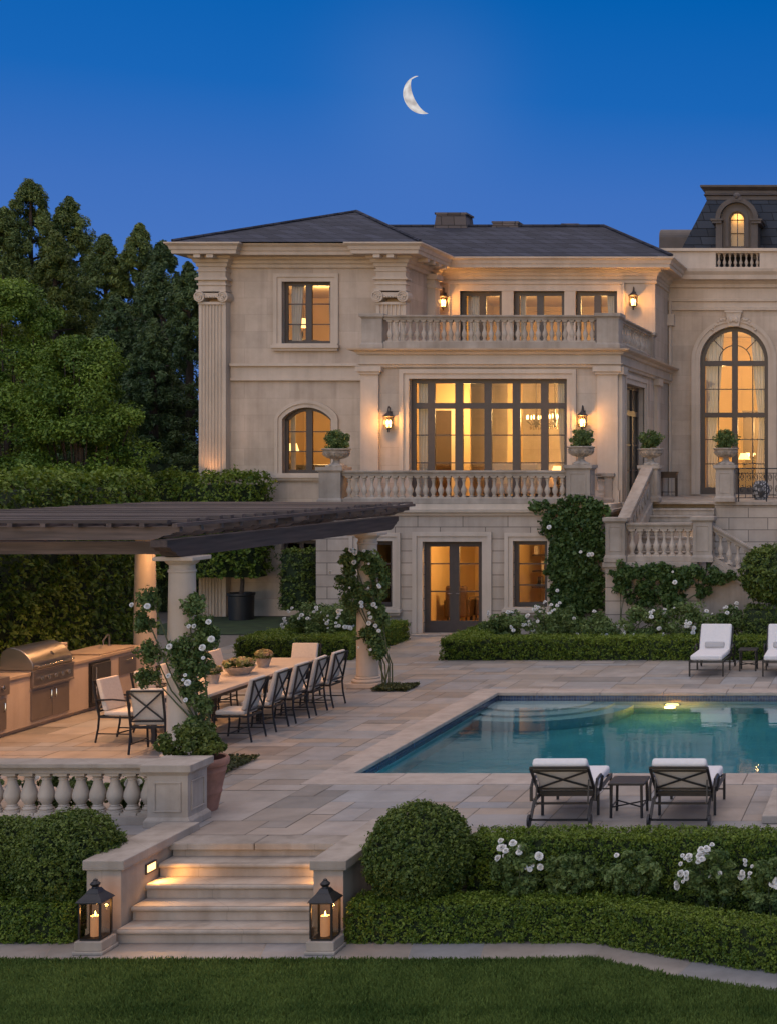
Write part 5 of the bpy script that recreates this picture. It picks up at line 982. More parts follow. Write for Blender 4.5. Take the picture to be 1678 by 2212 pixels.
# ---- sun loungers (head towards -y), origin under the back pivot
def make_lounger(ang, bl, label, foot=1.05, tail=.42, arms=True):
    t = local('sun_lounger', label, 'sun lounger'); W = .33; ca_, sa_ = math.cos(R(ang)), math.sin(R(ang))
    def cushion(p, q, th, name):
        d = (q-p).normalized(); n = Vector((0, -d.z, d.y)) if d.y > 0 else Vector((0, d.z, -d.y)); mb = MB(); u = n*th; w_ = Vector((W-.015, 0, 0))
        mb.add([p-w_, p+w_, q+w_, q-w_, p-w_+u, p+w_+u, q+w_+u, q-w_+u], [(0,1,2,3),(7,6,5,4),(0,4,5,1),(1,5,6,2),(2,6,7,3),(3,7,4,0)]); return mb.build(name, M['cushion'], t, bevel=.035, segs=4)
    cushion(Vector((0, .03, .315)), Vector((0, foot, .315)), .105, 'seat_cushion')
    b0 = Vector((0, .0, .33)); b1 = Vector((0, -bl*ca_, .33+bl*sa_)); cushion(b0, b1, .105, 'back_cushion')
    e = Vector((0, b1.y, b1.z)); mb = MB(); d = (b1-b0).normalized(); n = Vector((0, d.z, -d.y)); off = n*(-.016) if n.z < 0 else n*(.016)
    off = Vector((0, -sa_, -ca_))*.016
    A_, B_, C_, D_ = b0+off+Vector((-W, 0, 0)), b0+off+Vector((W, 0, 0)), b1+off+Vector((-W, 0, 0))-d*.03, b1+off+Vector((W, 0, 0))-d*.03
    for p, q, w_ in ((A_, C_, .028), (B_, D_, .028), (C_, D_, .03), (A_, B_, .03), (A_+d*.09, D_-d*.07, .022), (B_+d*.09, C_-d*.07, .022), (A_+d*.08, B_+d*.08, .02), (C_-d*.07, D_-d*.07, .02)): mb.stick(p, q, w_)
    mb.build('back_frame', M['iron'], t)
    mb = MB()
    for sg in (-1, 1): mb.stick((sg*W, -tail*.55, .275), (sg*W, foot, .30), .03, .035); mb.stick((sg*W, -tail*.55, .275), (sg*W, -tail, .10), .03)
    mb.stick((-W, foot, .29), (W, foot, .29), .03); mb.stick((-W, 0, .285), (W, 0, .285), .03); mb.stick((-W, -tail*.6, .24), (W, -tail*.6, .24), .022); mb.stick((-W, -tail, .09), (W, -tail, .09), .02); mb.stick((-W, foot-.03, .13), (W, foot-.03, .13), .016); mb.build('frame', M['iron'], t)
    for sg in (-1, 1):
        for y_ in (foot-.03, .18): mb = MB(); mb.stick((sg*W, y_, .29), (sg*W, y_, .003), .03); mb.build('leg', M['iron'], t)
        mb = MB(); mb.prism([(-tail+.075*math.cos(R(a)), .078+.075*math.sin(R(a))) for a in range(0, 360, 20)], lambda a, b, c: (sg*(W+.02)+c, a, b), -.014, .014); mb.build('wheel', M['iron'], t, bevel=.004)
        mb = MB(); mb.stick((sg*(W-.03), -bl*ca_*.55, .31+bl*sa_*.52), (sg*(W-.03), -tail*.7, .24), .016); mb.build('back_prop', M['iron'], t)
        if arms: mb = MB(); mb.tube([(sg*(W+.04), -.22, .26), (sg*(W+.045), -.20, .42), (sg*(W+.045), -.12, .49), (sg*(W+.045), .10, .50), (sg*(W+.045), .2, .46), (sg*(W+.02), .19, .29)], .019, 7); mb.build('armrest', M['iron'], t, smooth=True)
    t['group'] = 'cushioned sun loungers by the pool'; return t
ln = make_lounger(41, .60, 'near sun lounger on the left, x-framed back towards the camera'); put(ln, (XX(1222, 184), 17.45, .004), .02)
dup(ln, (XX(1477, 184), 17.45, .004), -.01, 'near sun lounger on the right, x-framed back towards the camera')
lf = make_lounger(62, .60, 'far sun lounger with white cushions and grey pillow by the hedge', foot=1.1); put(lf, (-3.92, 30.15, .004), math.pi-.03)
dup(lf, (-2.53, 30.15, .004), math.pi+.02, 'far sun lounger cut off by the right picture edge')
for i, (x_, lab) in enumerate(((-3.92, 'grey lumbar pillow leaning on the far lounger beside the small table'), (-2.53, 'grey lumbar pillow on the far lounger at the right edge'))):
    mb = MB(); mb.box(-.2, .2, -.04, .04, -.065, .065); o = mb.build('pillow', simple('grey_pillow', (.40, .38, .37), .9) if i == 0 else bpy.data.materials['grey_pillow'], loc=(0, 0, 0), bevel=.035, segs=4); o.location = (x_, 30.115, .50); o.rotation_euler = (R(-22), 0, 0); tag(o, lab, 'pillow')
def side_table(x, y, w_, h, label):
    t = empty('side_table', (x, y, .004), label, 'side table', 'iron side tables'); mb = MB(); mb.box(x-w_, x+w_, y-w_, y+w_, h-.03, h)
    mb.build('tabletop', M['iron'], t, bevel=.006)
    for a in (-1, 1):
        for b in (-1, 1): mb = MB(); mb.tube([(x+a*w_*.85, y+b*w_*.85, .005), (x+a*w_*.82, y+b*w_*.82, h-.03)], .017, 7); mb.build('leg', M['iron'], t, smooth=True)
    mb = MB(); q = w_*.84; mb.stick((x-q, y-q, .13), (x+q, y+q, .13), .014); mb.stick((x-q, y+q, .132), (x+q, y-q, .132), .014); mb.stick((x-q, y-q, .1305), (x-q, y+q, .1305), .014); mb.stick((x+q, y-q, .1305), (x+q, y+q, .1305), .014); mb.build('stretcher', M['iron'], t)
side_table(XX(1352, 183), YD(181), .215, .42, 'square dark iron side table between the two near loungers'); side_table(-3.22, 30.0, .19, .44, 'square dark iron side table between the two far loungers')
# ---- moon
mr_, md = 5.6, 430.0
mq = F/md; mo = Vector((XX(914, mq), md, ZZ(204, mq)))
mm_, nt, b_ = newmat('moon_surface'); N = nt.nodes.new; L = nt.links.new
co = N('ShaderNodeTexCoord'); n = N('ShaderNodeTexNoise'); n.inputs['Scale'].default_value = .35; n.inputs['Detail'].default_value = 5; L(co.outputs['Object'], n.inputs['Vector']); r = N('ShaderNodeValToRGB'); r.color_ramp.elements[0].position = .35; r.color_ramp.elements[0].color = (.46, .42, .41, 1); r.color_ramp.elements[1].position = .65; r.color_ramp.elements[1].color = (.80, .77, .76, 1); L(n.outputs[0], r.inputs[0])
b_.inputs['Base Color'].default_value = (0, 0, 0, 1); L(r.outputs[0], b_.inputs['Emission Color']); b_.inputs['Emission Strength'].default_value = 1.0; b_.inputs['Specular IOR Level'].default_value = 0
vs, fs = [], []; nl, nm = 14, 40                                  # the lit lune of the sphere, closed by an inner face
l0, l1 = R(2), R(73)
for i in range(nl+1):
    lo_ = l0+(l1-l0)*i/nl
    for j in range(nm+1):
        la_ = -math.pi/2+math.pi*j/nm; vs.append((-mr_*math.cos(la_)*math.cos(lo_), -mr_*math.cos(la_)*math.sin(lo_), mr_*math.sin(la_)))
for i in range(nl):
    for j in range(nm): a = i*(nm+1)+j; fs.append((a, a+nm+1, a+nm+2, a+1))
for j in range(nm): a, b = j, nl*(nm+1)+j; fs.append((a, a+1, b+1, b))
mb = MB(); mb.add(vs, fs); o = mb.build('moon', mm_, loc=(0, 0, 0), smooth=True, angle=60); o.location = mo; o.rotation_euler = (0, R(-15), R(0)); tag(o, 'slim white crescent moon high in the blue sky', 'moon')
# ================================================================== PLANTS
def leafmesh(name, P, Nn, size, mat, parent=None, loc=(0, 0, 0), seed=0, aspect=.55, tilt=.7, var=.35, core=None, rnd=None):
    """many small folded leaves; optional solid twig core (verts, faces) as a second material, its shade put into the colour"""
    rg = np.random.default_rng(seed); n = len(P); P = np.asarray(P, float)-np.array(loc); Nn = np.asarray(Nn, float)
    nr = Nn/np.maximum(1e-6, np.linalg.norm(Nn, axis=1))[:, None]+tilt*rg.normal(size=(n, 3)); nr /= np.linalg.norm(nr, axis=1)[:, None]
    t = np.cross(nr, rg.normal(size=(n, 3))); t /= np.linalg.norm(t, axis=1)[:, None]; b = np.cross(nr, t)
    L = (size*(1+var*rg.normal(size=n)).clip(.45, 1.8))[:, None]; W = L*aspect
    V = np.stack([P-t*L*.5, P+b*W*.5+nr*L*.10, P+t*L*.5-nr*L*.12, P-b*W*.5+nr*L*.10], 1).reshape(-1, 3)
    me = bpy.data.meshes.new(name); cv, cf = core if core else ([], [])
    nv = len(V)+len(cv); loops = 4*n+sum(len(f) for f in cf)
    me.vertices.add(nv); allv = np.concatenate([V, np.asarray(cv, float).reshape(-1, 3)-np.array(loc)]) if len(cv) else V
    me.vertices.foreach_set('co', allv.ravel().astype(np.float32)); me.loops.add(loops); me.polygons.add(n+len(cf))
    li = np.concatenate([np.arange(4*n)]+[np.asarray(f)+4*n for f in cf]) if cf else np.arange(4*n)
    ls = np.concatenate([np.arange(n)*4, 4*n+np.cumsum([0]+[len(f) for f in cf])[:-1]]) if cf else np.arange(n)*4
    me.loops.foreach_set('vertex_index', li.astype(np.int32)); me.polygons.foreach_set('loop_start', ls.astype(np.int32))
    if cf: me.polygons.foreach_set('material_index', np.concatenate([np.zeros(n), np.ones(len(cf))]).astype(np.int32))
    me.update(calc_edges=True); me.materials.append(mat)
    if cf: me.materials.append(M['core'])
    a = me.attributes.new('rnd', 'FLOAT', 'FACE'); r = rg.random(n) if rnd is None else np.clip(rnd+.22*rg.normal(size=n), 0, 1)
    a.data.foreach_set('value', np.concatenate([r, np.zeros(len(cf))]).astype(np.float32))
    o = bpy.data.objects.new(name, me); COL.objects.link(o)
    if parent is None: o.location = loc
    else:
        o.parent = parent; po = parent.get('_o', (0, 0, 0)); o.location = tuple(loc[i]-po[i] for i in range(3))
    o['_o'] = tuple(loc); return o
def wob(P, f=1.0):
    x, y, z = P[:, 0]*f, P[:, 1]*f, P[:, 2]*f
    return (np.sin(3.1*x+1.7*y+.3)+np.sin(2.3*y-4.1*z+1.1)+np.sin(5.2*z+2.7*x)+.6*np.sin(9.1*x-6.3*y+2)+.6*np.sin(8.3*z+7.7*y))/4.2
def hedge(label, path, hw, z0, z1, leaf, dens, mat, seed=1, rough=.05, name='hedge', cat='hedge', group=None, round_=.10, tilt=.75, back=.4):
    rg = np.random.default_rng(seed); path = [np.array(p, float) for p in path]; Ps, Ns = [], []; cores_v, cores_f = [], []
    def nrm(i):
        d0 = path[i]-path[i-1] if i > 0 else path[1]-path[0]; d1 = path[i+1]-path[i] if i < len(path)-1 else path[-1]-path[-2]
        a = np.array([d0[1], -d0[0]])/np.linalg.norm(d0); b = np.array([d1[1], -d1[0]])/np.linalg.norm(d1); return (a+b)/(1+a@b)
    NN = [nrm(i) for i in range(len(path))]
    def surf(i, u, k, v, endn=None):
        """k: 0 front 1 top 2 back"""
        c = path[i]*(1-u)[:, None]+path[i+1]*u[:, None]; n = NN[i]*(1-u)[:, None]+NN[i+1]*u[:, None]; m = len(u); z = np.zeros(m)
        if k == 0: p = c+n*hw; zz = z0+(z1-z0)*v; nn = np.c_[n, z]
        elif k == 2: p = c-n*hw; zz = z0+(z1-z0)*v; nn = np.c_[-n, z]
        else: p = c+n*(hw*(2*v-1))[:, None]; zz = z+z1; nn = np.c_[n*0, z+1]
        return np.c_[p, zz], nn
    for i in range(len(path)-1):
        L = np.linalg.norm(path[i+1]-path[i])
        for k, ar in ((0, L*(z1-z0)), (1, L*2*hw), (2, L*(z1-z0)*back)):
            m = int(ar*dens); p, nn = surf(i, rg.random(m), k, rg.random(m)); Ps.append(p); Ns.append(nn)
    for e, sgn in ((0, -1), (-1, 1)):                          # the two ends
        d = (path[1]-path[0]) if e == 0 else (path[-1]-path[-2]); d = d/np.linalg.norm(d)*sgn; m = int(2*hw*(z1-z0)*dens)
        p = path[e]+NN[e]*((2*rg.random(m)-1)*hw)[:, None]; Ps.append(np.c_[p, z0+(z1-z0)*rg.random(m)]); Ns.append(np.c_[np.tile(d, (m, 1)), np.zeros(m)])
    P, Nn = np.concatenate(Ps), np.concatenate(Ns)
    dz = np.clip((P[:, 2]-(z1-round_))/round_, 0, 1); side = np.abs(Nn[:, 2]) < .5
    P[side] -= Nn[side]*(dz[side]**2*round_*.6)[:, None]
    P = P+Nn*(wob(P, 1.3)*rough+rg.normal(size=len(P))*rough*.45-rough*.1)[:, None]
    P[:, 2] = np.maximum(P[:, 2], z0+.01)
    P, Nn, cr = tuft(P, Nn, leaf, rough, rg); Nn = Nn+np.array([0, 0, .75])
    P[:, 2] = np.maximum(P[:, 2], z0+.01)
    g = hw-rough*1.6-.01-leaf*.35
    for i in range(len(path)):
        for s_ in (1, -1): cores_v += [(*(path[i]+NN[i]*g*s_), z0), (*(path[i]+NN[i]*g*s_), z1-rough*1.6-.01)]
    for i in range(len(path)-1): a, b = 4*i, 4*i+4; cores_f += [(a, b, b+1, a+1), (a+1, b+1, b+3, a+3), (a+3, b+3, b+2, a+2)]
    cores_f += [(0, 1, 3, 2), (len(path)*4-4, len(path)*4-2, len(path)*4-1, len(path)*4-3)]
    loc = (float(path[0][0]), float(path[0][1]), z0)
    o = leafmesh(name, P, Nn, leaf*.92, mat, None, loc, seed, tilt=.62, core=(cores_v, cores_f), rnd=.40+.20*wob(P, .8)+cr+.22*np.clip(Nn[:, 2]-.75, 0, 1)); tag(o, label, cat, group); return o  # top leaves coloured lighter, standing in for light from above
def tuft(P, Nn, leaf, rough, rg, per=9):
    """gather surface points into little shoots that stand out by different amounts"""
    n = len(P); k = max(1, n//per); c = rg.choice(n, k, replace=False); out = np.abs(rg.normal(size=k))*rough*.35; big = rg.random(k) < .015; out[big] += rough*.9
    C, N0 = P[c]+Nn[c]*out[:, None], Nn[c]; off = rg.normal(size=(k, per, 3))*leaf*.48
    Pn = (C[:, None, :]+off).reshape(-1, 3); N1 = (N0[:, None, :]+off/leaf*.5).reshape(-1, 3)
    return Pn, N1, np.repeat(.16*rg.normal(size=k), per)
def sphere_core(c, r, sz=1.0, n=18, m=12):
    vs, fs = [], []
    for i in range(m+1):
        a = math.pi*i/m
        for k in range(n): vs.append((c[0]+r*math.sin(a)*math.cos(2*math.pi*k/n), c[1]+r*math.sin(a)*math.sin(2*math.pi*k/n), c[2]-r*sz*math.cos(a)))
    for i in range(m):
        for k in range(n): fs.append((i*n+k, i*n+(k+1) % n, (i+1)*n+(k+1) % n, (i+1)*n+k))
    return vs, fs
def ball(label, c, r, leaf, n, mat, seed, sz=1.0, name='boxwood_ball', cat='shrub', group=None, rough=.045, floor=None, parent=None, coref=.84):
    rg = np.random.default_rng(seed); d = rg.normal(size=(n, 3)); d /= np.linalg.norm(d, axis=1)[:, None]
    P = np.array(c)+d*np.array([r, r, r*sz])*(1+rough*wob(d*r*4+seed, 1.5)+rough*.8*rg.normal(size=n)-.03)[:, None]
    P, d, cr = tuft(P, d, leaf, rough*r*.8, rg); up_ = d[:, 2].copy(); d = d+np.array([0, 0, .7])
    if floor is not None: P[:, 2] = np.maximum(P[:, 2], floor+.01*rg.random(len(P)))
    o = leafmesh(name, P, d, leaf, mat, parent, (c[0], c[1], floor if floor is not None else c[2]-r*sz), seed, tilt=.65, core=sphere_core(c, r*coref, sz), rnd=.42+.2*wob(P, 2.5)+cr+.16*np.clip(up_, 0, 1))  # upper leaves of the ball tinted lighter, as if lit from overhead
    if label: tag(o, label, cat, group)
    return o
def clumps(name, C, Rr, per, leaf, mat, parent, loc, seed, up=.5, aspect=.55, tilt=.6, shell=.55):
    """leaf clumps: centres C, radii Rr (n,3)"""
    rg = np.random.default_rng(seed); C = np.asarray(C, float); Rr = np.asarray(Rr, float); k = len(C)
    d = rg.normal(size=(k, per, 3)); d /= np.linalg.norm(d, axis=2)[:, :, None]
    f = shell+(1-shell)*rg.random((k, per, 1)); P = (C[:, None, :]+d*f*Rr[:, None, :]).reshape(-1, 3); Nn = (d+np.array([0, 0, up])).reshape(-1, 3)
    rn = np.repeat(np.clip(.5+.22*rg.normal(size=k), .05, .95), per)
    return leafmesh(name, P, Nn, leaf, mat, parent, loc, seed+1, aspect=aspect, tilt=tilt, rnd=rn)
def trunk(name, pts, r0, r1, parent, n=9, limbs=()):
    mb = MB(); mb.tube(pts, r0, n, r1)
    for a, b, c_ in limbs: mb.tube([a, (Vector(a)+Vector(b))/2+Vector((0, 0, .05)), b], c_, 6, c_*.4)
    return mb.build(name, M['bark'], parent, smooth=True)
# ---- background conifers
def conifer(label, px, vtop, s, Rb, seed, mat, per=150, nk=440, leaf=.115, z0=0.0):
    x, y, zt = XX(px, s), YD(s), ZZ(vtop, s); rg = np.random.default_rng(seed); H = zt-z0
    t = empty('conifer_tree', (x, y, z0), label, 'tree', 'tall conifers behind the hedge')
    f = rg.random(nk)**.85; f = np.concatenate([f, np.linspace(.80, .997, 26)]); k = len(f)
    rad = Rb*np.minimum(1, ((1-f)*1.25)**.68)*(.40+.66*rg.random(k)); an = rg.random(k)*2*np.pi
    C = np.c_[x+rad*np.cos(an), y+rad*np.sin(an), z0+.3+(H-.35)*f]
    q = (.10+.20*(1-f))*Rb*.50*(.6+.8*rg.random(k)); q = np.maximum(q, .08)
    Rr = np.c_[q*.95, q*.95, q*1.15]
    clumps('crown', C, Rr, per, leaf, mat, t, (x, y, z0), seed, up=.8, aspect=.30, tilt=.5)
    lim = [((x, y, float(c[2])-.2), (float(c[0]), float(c[1]), float(c[2])), .05) for c in C[:24]]
    trunk('trunk', [(x, y, z0), (x+.05, y, z0+H*.5), (x, y, zt-.3)], .28, .03, t, limbs=lim); return t
for i, (px, vt, s_, rb, lab, mk) in enumerate((
    (66, 392, 62, 3.3, 'tallest dark conifer with the highest pointed top', 'conifer'), (150, 426, 61, 3.0, 'conifer with a broad pointed top right of the tallest one', 'conifer'),
    (8, 452, 63, 3.0, 'conifer at the left picture edge with a blunt top', 'conifer'), (-60, 470, 60, 3.2, 'conifer mostly beyond the left picture edge', 'conifer2'), (228, 512, 65, 2.7, 'lower conifer between the tall pair and the single spire', 'conifer'), (302, 488, 65, 2.6, 'conifer with a lone narrow spire in the middle of the tree row', 'conifer'),
    (352, 524, 67, 2.5, 'conifer beside the house corner, second from the right', 'conifer2'), (408, 570, 70, 2.0, 'shorter conifer right behind the house corner pilaster', 'conifer2'), (250, 640, 71, 2.1, 'dark shaded conifer standing in front of the lone spire', 'conifer2'), (118, 500, 68, 2.3, 'olive tinted conifer in front of the tallest tree', 'olive'), (330, 690, 74, 1.8, 'dark low conifer in front of the house side trees', 'conifer2'))):
    conifer(lab, px, vt, s_, rb, 100+i*7, M[mk])
# ---- bright broadleaf tree in front
def broad(label, px, s, rx, z0, z1, seed, mat, nk, per, leaf, top=.55):
    x, y = XX(px, s), YD(s); rg = np.random.default_rng(seed); t = empty('broadleaf_tree', (x, y, 0), label, 'tree')
    f = rg.random(nk); ang = rg.random(nk)*2*np.pi; prof = np.where(f < .35, .95, np.sqrt(np.maximum(.02, 1-((f-.35)/.65)**2)))
    rad = rx*prof*(.55+.5*rg.random(nk)); C = np.c_[x+rad*np.cos(ang), y+rad*np.sin(ang)*.9, z0+(z1-z0)*f-.25*rad/rx]
    q = rx*.19*(.55+.9*rg.random(nk)); clumps('crown', C, np.c_[q*1.15, q*1.05, q*.88], per, leaf, mat, t, (x, y, 0), seed, up=1.0, tilt=.45, shell=.5)
    lim = [((x, y, z0-.3), tuple(map(float, c)), .035) for c in C[:26]]; trunk('trunk', [(x, y, -.1), (x+.1, y, z0*.6), (x, y, (z0+z1)/2)], .24, .07, t, limbs=lim); return t
broad('bright green broadleaf tree with layered sprays in front of the conifers', 175, 83, 1.75, 1.8, 7.4, 31, M['bright'], 150, 520, .075)
broad('yellow green broadleaf tree at the left picture edge', 18, 82, 1.9, 1.8, 8.9, 47, M['bright'], 150, 520, .075)
# ---- clipped hedges
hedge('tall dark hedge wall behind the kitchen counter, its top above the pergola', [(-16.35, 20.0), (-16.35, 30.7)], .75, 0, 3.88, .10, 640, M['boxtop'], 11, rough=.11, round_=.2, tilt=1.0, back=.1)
hedge('narrow high hedge beside the house corner pilaster below the conifers', [(XX(285, 76), YD(76)), (XX(432, 76), YD(76))], .4, 0, ZZ(991, 76), .10, 420, M['conifer2'], 12, rough=.08)
hy = 31.86
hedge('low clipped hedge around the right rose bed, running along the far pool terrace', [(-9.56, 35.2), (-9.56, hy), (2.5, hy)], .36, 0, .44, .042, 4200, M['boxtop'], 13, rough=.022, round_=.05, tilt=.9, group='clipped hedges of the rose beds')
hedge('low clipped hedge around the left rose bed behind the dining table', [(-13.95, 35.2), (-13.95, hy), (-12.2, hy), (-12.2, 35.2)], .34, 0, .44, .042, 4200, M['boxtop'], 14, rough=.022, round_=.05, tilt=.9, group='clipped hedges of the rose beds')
pc = [np.array(p) for p in (G(748, 2040, LZ), G(1037, 2040, LZ), G(1290, 2038, LZ), G(1381, 2058, LZ), G(1500, 2079, LZ), G(1678, 2104, LZ), G(1960, 2150, LZ))]
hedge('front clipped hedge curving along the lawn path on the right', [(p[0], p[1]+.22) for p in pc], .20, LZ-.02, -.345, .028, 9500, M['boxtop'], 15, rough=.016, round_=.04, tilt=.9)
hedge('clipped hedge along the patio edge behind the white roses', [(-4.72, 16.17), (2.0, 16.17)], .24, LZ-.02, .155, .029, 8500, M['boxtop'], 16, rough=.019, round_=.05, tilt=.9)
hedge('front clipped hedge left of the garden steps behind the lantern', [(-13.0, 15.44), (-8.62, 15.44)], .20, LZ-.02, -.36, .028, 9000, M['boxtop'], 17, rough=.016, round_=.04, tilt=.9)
hedge('square hedge block behind the right far lounger', [(XX(1612, 97), YD(97)), (0, YD(97))], .4, 0, ZZ(1312, 97), .05, 1500, M['box'], 18, rough=.03)
# ---- clipped balls
bs_ = 203.5; ball('large round boxwood ball right of the garden steps', (XX(906, bs_), YD(bs_), ZZ(1846, bs_)), .535, .032, 32000, M['box'], 21, sz=.98, floor=LZ, group='round boxwood balls')
bs_ = 202.0; ball('round boxwood ball in front of the foreground balustrade', (XX(150, bs_), YD(bs_), ZZ(1862, bs_)), .545, .032, 32000, M['box'], 22, sz=.95, floor=LZ, group='round boxwood balls')
ball('round boxwood ball at the left picture edge, partly cut off', (XX(2, bs_), YD(bs_)+.1, ZZ(1872, bs_)), .50, .032, 27000, M['box'], 23, sz=.95, floor=LZ, group='round boxwood balls')
# ---- topiary tree at the right edge, potted tree, topiary before the dark window
x, y = XX(1666, 96), YD(96); t = empty('topiary_tree', (x, y, 0), 'ball topiary tree on a thin pale trunk at the right picture edge', 'tree'); ball(None, (x, y, ZZ(1240, 96)), .69, .07, 9000, M['box'], 24, sz=.9, parent=t, name='crown'); mb = MB(); mb.tube([(x, y, 0), (x+.01, y, .6), (x, y, 1.5)], .035, 8, .028); mb.build('trunk', M['plaster'], t, smooth=True)
x, y = XX(529, 80.2), YD(80.2)-.2
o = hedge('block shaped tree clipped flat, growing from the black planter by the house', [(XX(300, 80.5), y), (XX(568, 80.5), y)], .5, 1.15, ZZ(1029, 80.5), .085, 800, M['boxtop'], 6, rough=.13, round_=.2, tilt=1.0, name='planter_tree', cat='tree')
mb = MB(); mb.tube([(x, y, .6), (x+.03, y, 1.0), (x, y, 1.6)], .06, 8, .05)
tr = mb.build('trunk', M['bark'], o, smooth=True)
hedge('square clipped topiary standing before the dark ground floor window', [(XX(618, 82), YD(82)), (XX(682, 82), YD(82))], .35, .35, 1.88, .07, 800, M['box'], 19, name='clipped_topiary', cat='shrub', rough=.03)
# ---- rose bushes with blossoms
BLOS = []
def blossom_master():
    mb = MB(); rg = random.Random(2)
    for k, r, tlt, zz in ((7, .056, .15, -.012), (7, .052, .55, -.004), (6, .044, .95, .002), (5, .034, 1.2, .008), (4, .022, 1.4, .014)):
        for i in range(k):
            a = 2*math.pi*i/k+k*.4+rg.uniform(-.25, .25); ca, sa = math.cos(a), math.sin(a); w_ = r*.60; c, s_ = math.cos(tlt+rg.uniform(-.15, .15)), math.sin(tlt)
            def P(l, w, up=0): return (ca*l*c-sa*w, sa*l*c+ca*w, zz+l*s_+up)
            mb.add([P(.002, -w_*.3), P(.002, w_*.3), P(r*.55, w_, .004), P(r*.95, w_*.55, -.002), P(r*.95, -w_*.55, -.002), P(r*.55, -w_, .004)], [(0, 1, 2, 3, 4, 5)])
    return mb.build('blossom', M['petal'])
def add_blossoms(t, pts, size, seed):
    rg = random.Random(seed)
    for p, nn in pts:
        if not BLOS: o = blossom_master(); BLOS.append(o.data)
        else: o = bpy.data.objects.new('blossom', BLOS[0]); COL.objects.link(o)
        o.parent = t; po = t['_o']; o.location = (p[0]-po[0], p[1]-po[1], p[2]-po[2]); sc = size/.11*rg.uniform(.5, 1.3); o.scale = (sc, sc, sc)
        o.rotation_euler = Vector(nn).to_track_quat('Z', 'Y').to_euler()
def bush(label, c, r, nk, per, leaf, nb, bsize, seed, mat='rose', cat='rose bush', group=None, name='rose_bush', base=0.0, stems=7):
    """loose shrub: c = centre of the crown, r = (rx, ry, rz)"""
    rg = np.random.default_rng(seed); d = rg.normal(size=(nk, 3)); d /= np.linalg.norm(d, axis=1)[:, None]; C = np.array(c)+d*np.array(r)*(.45+.55*rg.random((nk, 1)))
    C[:, 2] = np.maximum(C[:, 2], base+.05); t = empty(name, (c[0], c[1], base), label, cat, group); q = min(r)*.34*(.6+.8*rg.random(nk))
    clumps('foliage', C, np.c_[q, q, q*.8], per, leaf, M[mat], t, (c[0], c[1], base), seed, up=.5, tilt=.8)
    mb = MB()
    for k in range(stems): e = C[k % nk]; mb.tube([(c[0]+rg.normal()*.04, c[1]+rg.normal()*.04, base), ((c[0]+e[0])/2, (c[1]+e[1])/2, (base+e[2])/2), tuple(e)], .009, 5, .004)
    mb.build('stem', M['stem'], t, smooth=True)
    pts = []
    while len(pts) < nb:
        v = rg.normal(size=3); v /= np.linalg.norm(v); v[1] = -abs(v[1])*.8
        if v[2] < -.35: continue
        p = np.array(c)+v*np.array(r)*(.98+.12*rg.random()); grp = [p]+[p+rg.normal(size=3)*bsize*.55 for _ in range(rg.integers(0, 4))]
        for g_ in grp: pts.append((tuple(g_), (v[0], v[1]-.5, v[2]+.5)))
    add_blossoms(t, pts[:nb], bsize, seed); return t
rb = 'white rose bushes of the far beds'
for i, (x, y, rx, h, nb, lab) in enumerate(((-9.0, 33.2, .55, .85, 10, 'white rose bush at the left end of the right bed'), (-8.0, 33.4, .6, 1.0, 14, 'white rose bush below the basement window'), (-6.9, 33.1, .55, .85, 6, 'white rose bush at the foot of the tall ivy'), (-5.95, 33.3, .6, .95, 10, 'white rose bush right of the tall ivy foot'), (-4.95, 33.2, .65, 1.0, 12, 'white rose bush below the stair wall'), (-4.0, 33.3, .55, .95, 9, 'white rose bush left of the topiary tree'))):
    bush(lab, (x, y, h*.55), (rx, .5, h*.48), 40, 90, .065, nb*2, .085, 200+i, group=rb)
for i, (x, y, rx, h, nb, lab) in enumerate(((-13.45, 33.4, .6, 1.0, 11, 'white rose bush at the left end of the bed behind the table'), (-12.75, 33.0, .5, .9, 9, 'white rose bush beside the far pergola column'), (-13.1, 34.3, .6, 1.05, 5, 'white rose bush at the back of the bed behind the table'))):
    bush(lab, (x, y, h*.55), (rx, .5, h*.48), 40, 90, .065, nb*2, .085, 220+i, group=rb)
for i, (px, v, s_, rx, rz, nb, lab) in enumerate(((1115, 1878, 205, .22, .30, 9, 'white rose bush beside the large boxwood ball'), (1235, 1890, 205, .30, .24, 0, 'leafy rose bush without blossoms between the two hedges'), (1360, 1885, 205, .34, .24, 1, 'nearly bare leafy bush in the middle of the front bed'), (1535, 1890, 206, .36, .30, 20, 'white rose bush with many blossoms in the front bed'), (1668, 1920, 207.5, .30, .30, 10, 'white rose bush at the right picture edge'))):
    bush(lab, (XX(px, s_), YD(s_), ZZ(v, s_)), (rx, .16, rz), 52, 90, .046, int(nb*1.7), .078, 240+i, base=LZ, group='rose bushes of the front bed')
for i, x in enumerate((-12.6, -11.4, -10.2, -9.2)): bush(('pale flowering bush far left behind the foreground balusters', 'pale flowering bush behind the foreground balusters at the left', 'pale flowering bush behind the middle foreground balusters', 'pale flowering bush behind the balusters next to the pillar')[i], (x, 17.75, .26), (.58, .2, .26), 40, 80, .05, 14, .09, 260+i, base=0, group='flowering bushes behind the balustrade', name='flowering_bush', cat='bush')
bush('green shrub filling the terracotta pot', (tx-.10, ty, .80), (.42, .33, .24), 40, 130, .05, 0, .1, 270, 'olive', 'shrub', name='pot_shrub', base=.55)
for i, (u, lab) in enumerate(zip(urns, ('leafy plant in the urn at the left end of the terrace', 'leafy plant in the urn under the right bay lantern', 'leafy plant in the urn atop the stair parapet', 'rounded plant in the urn before the arched window'))):
    bush(lab, (u[0], u[1], u[2]+.64), (.30, .25, .25), 60, 70, .045, 0, .1, 280+i, 'rose', 'plant', 'plants in the stone urns', 'urn_plant', u[2]+.38, 5)
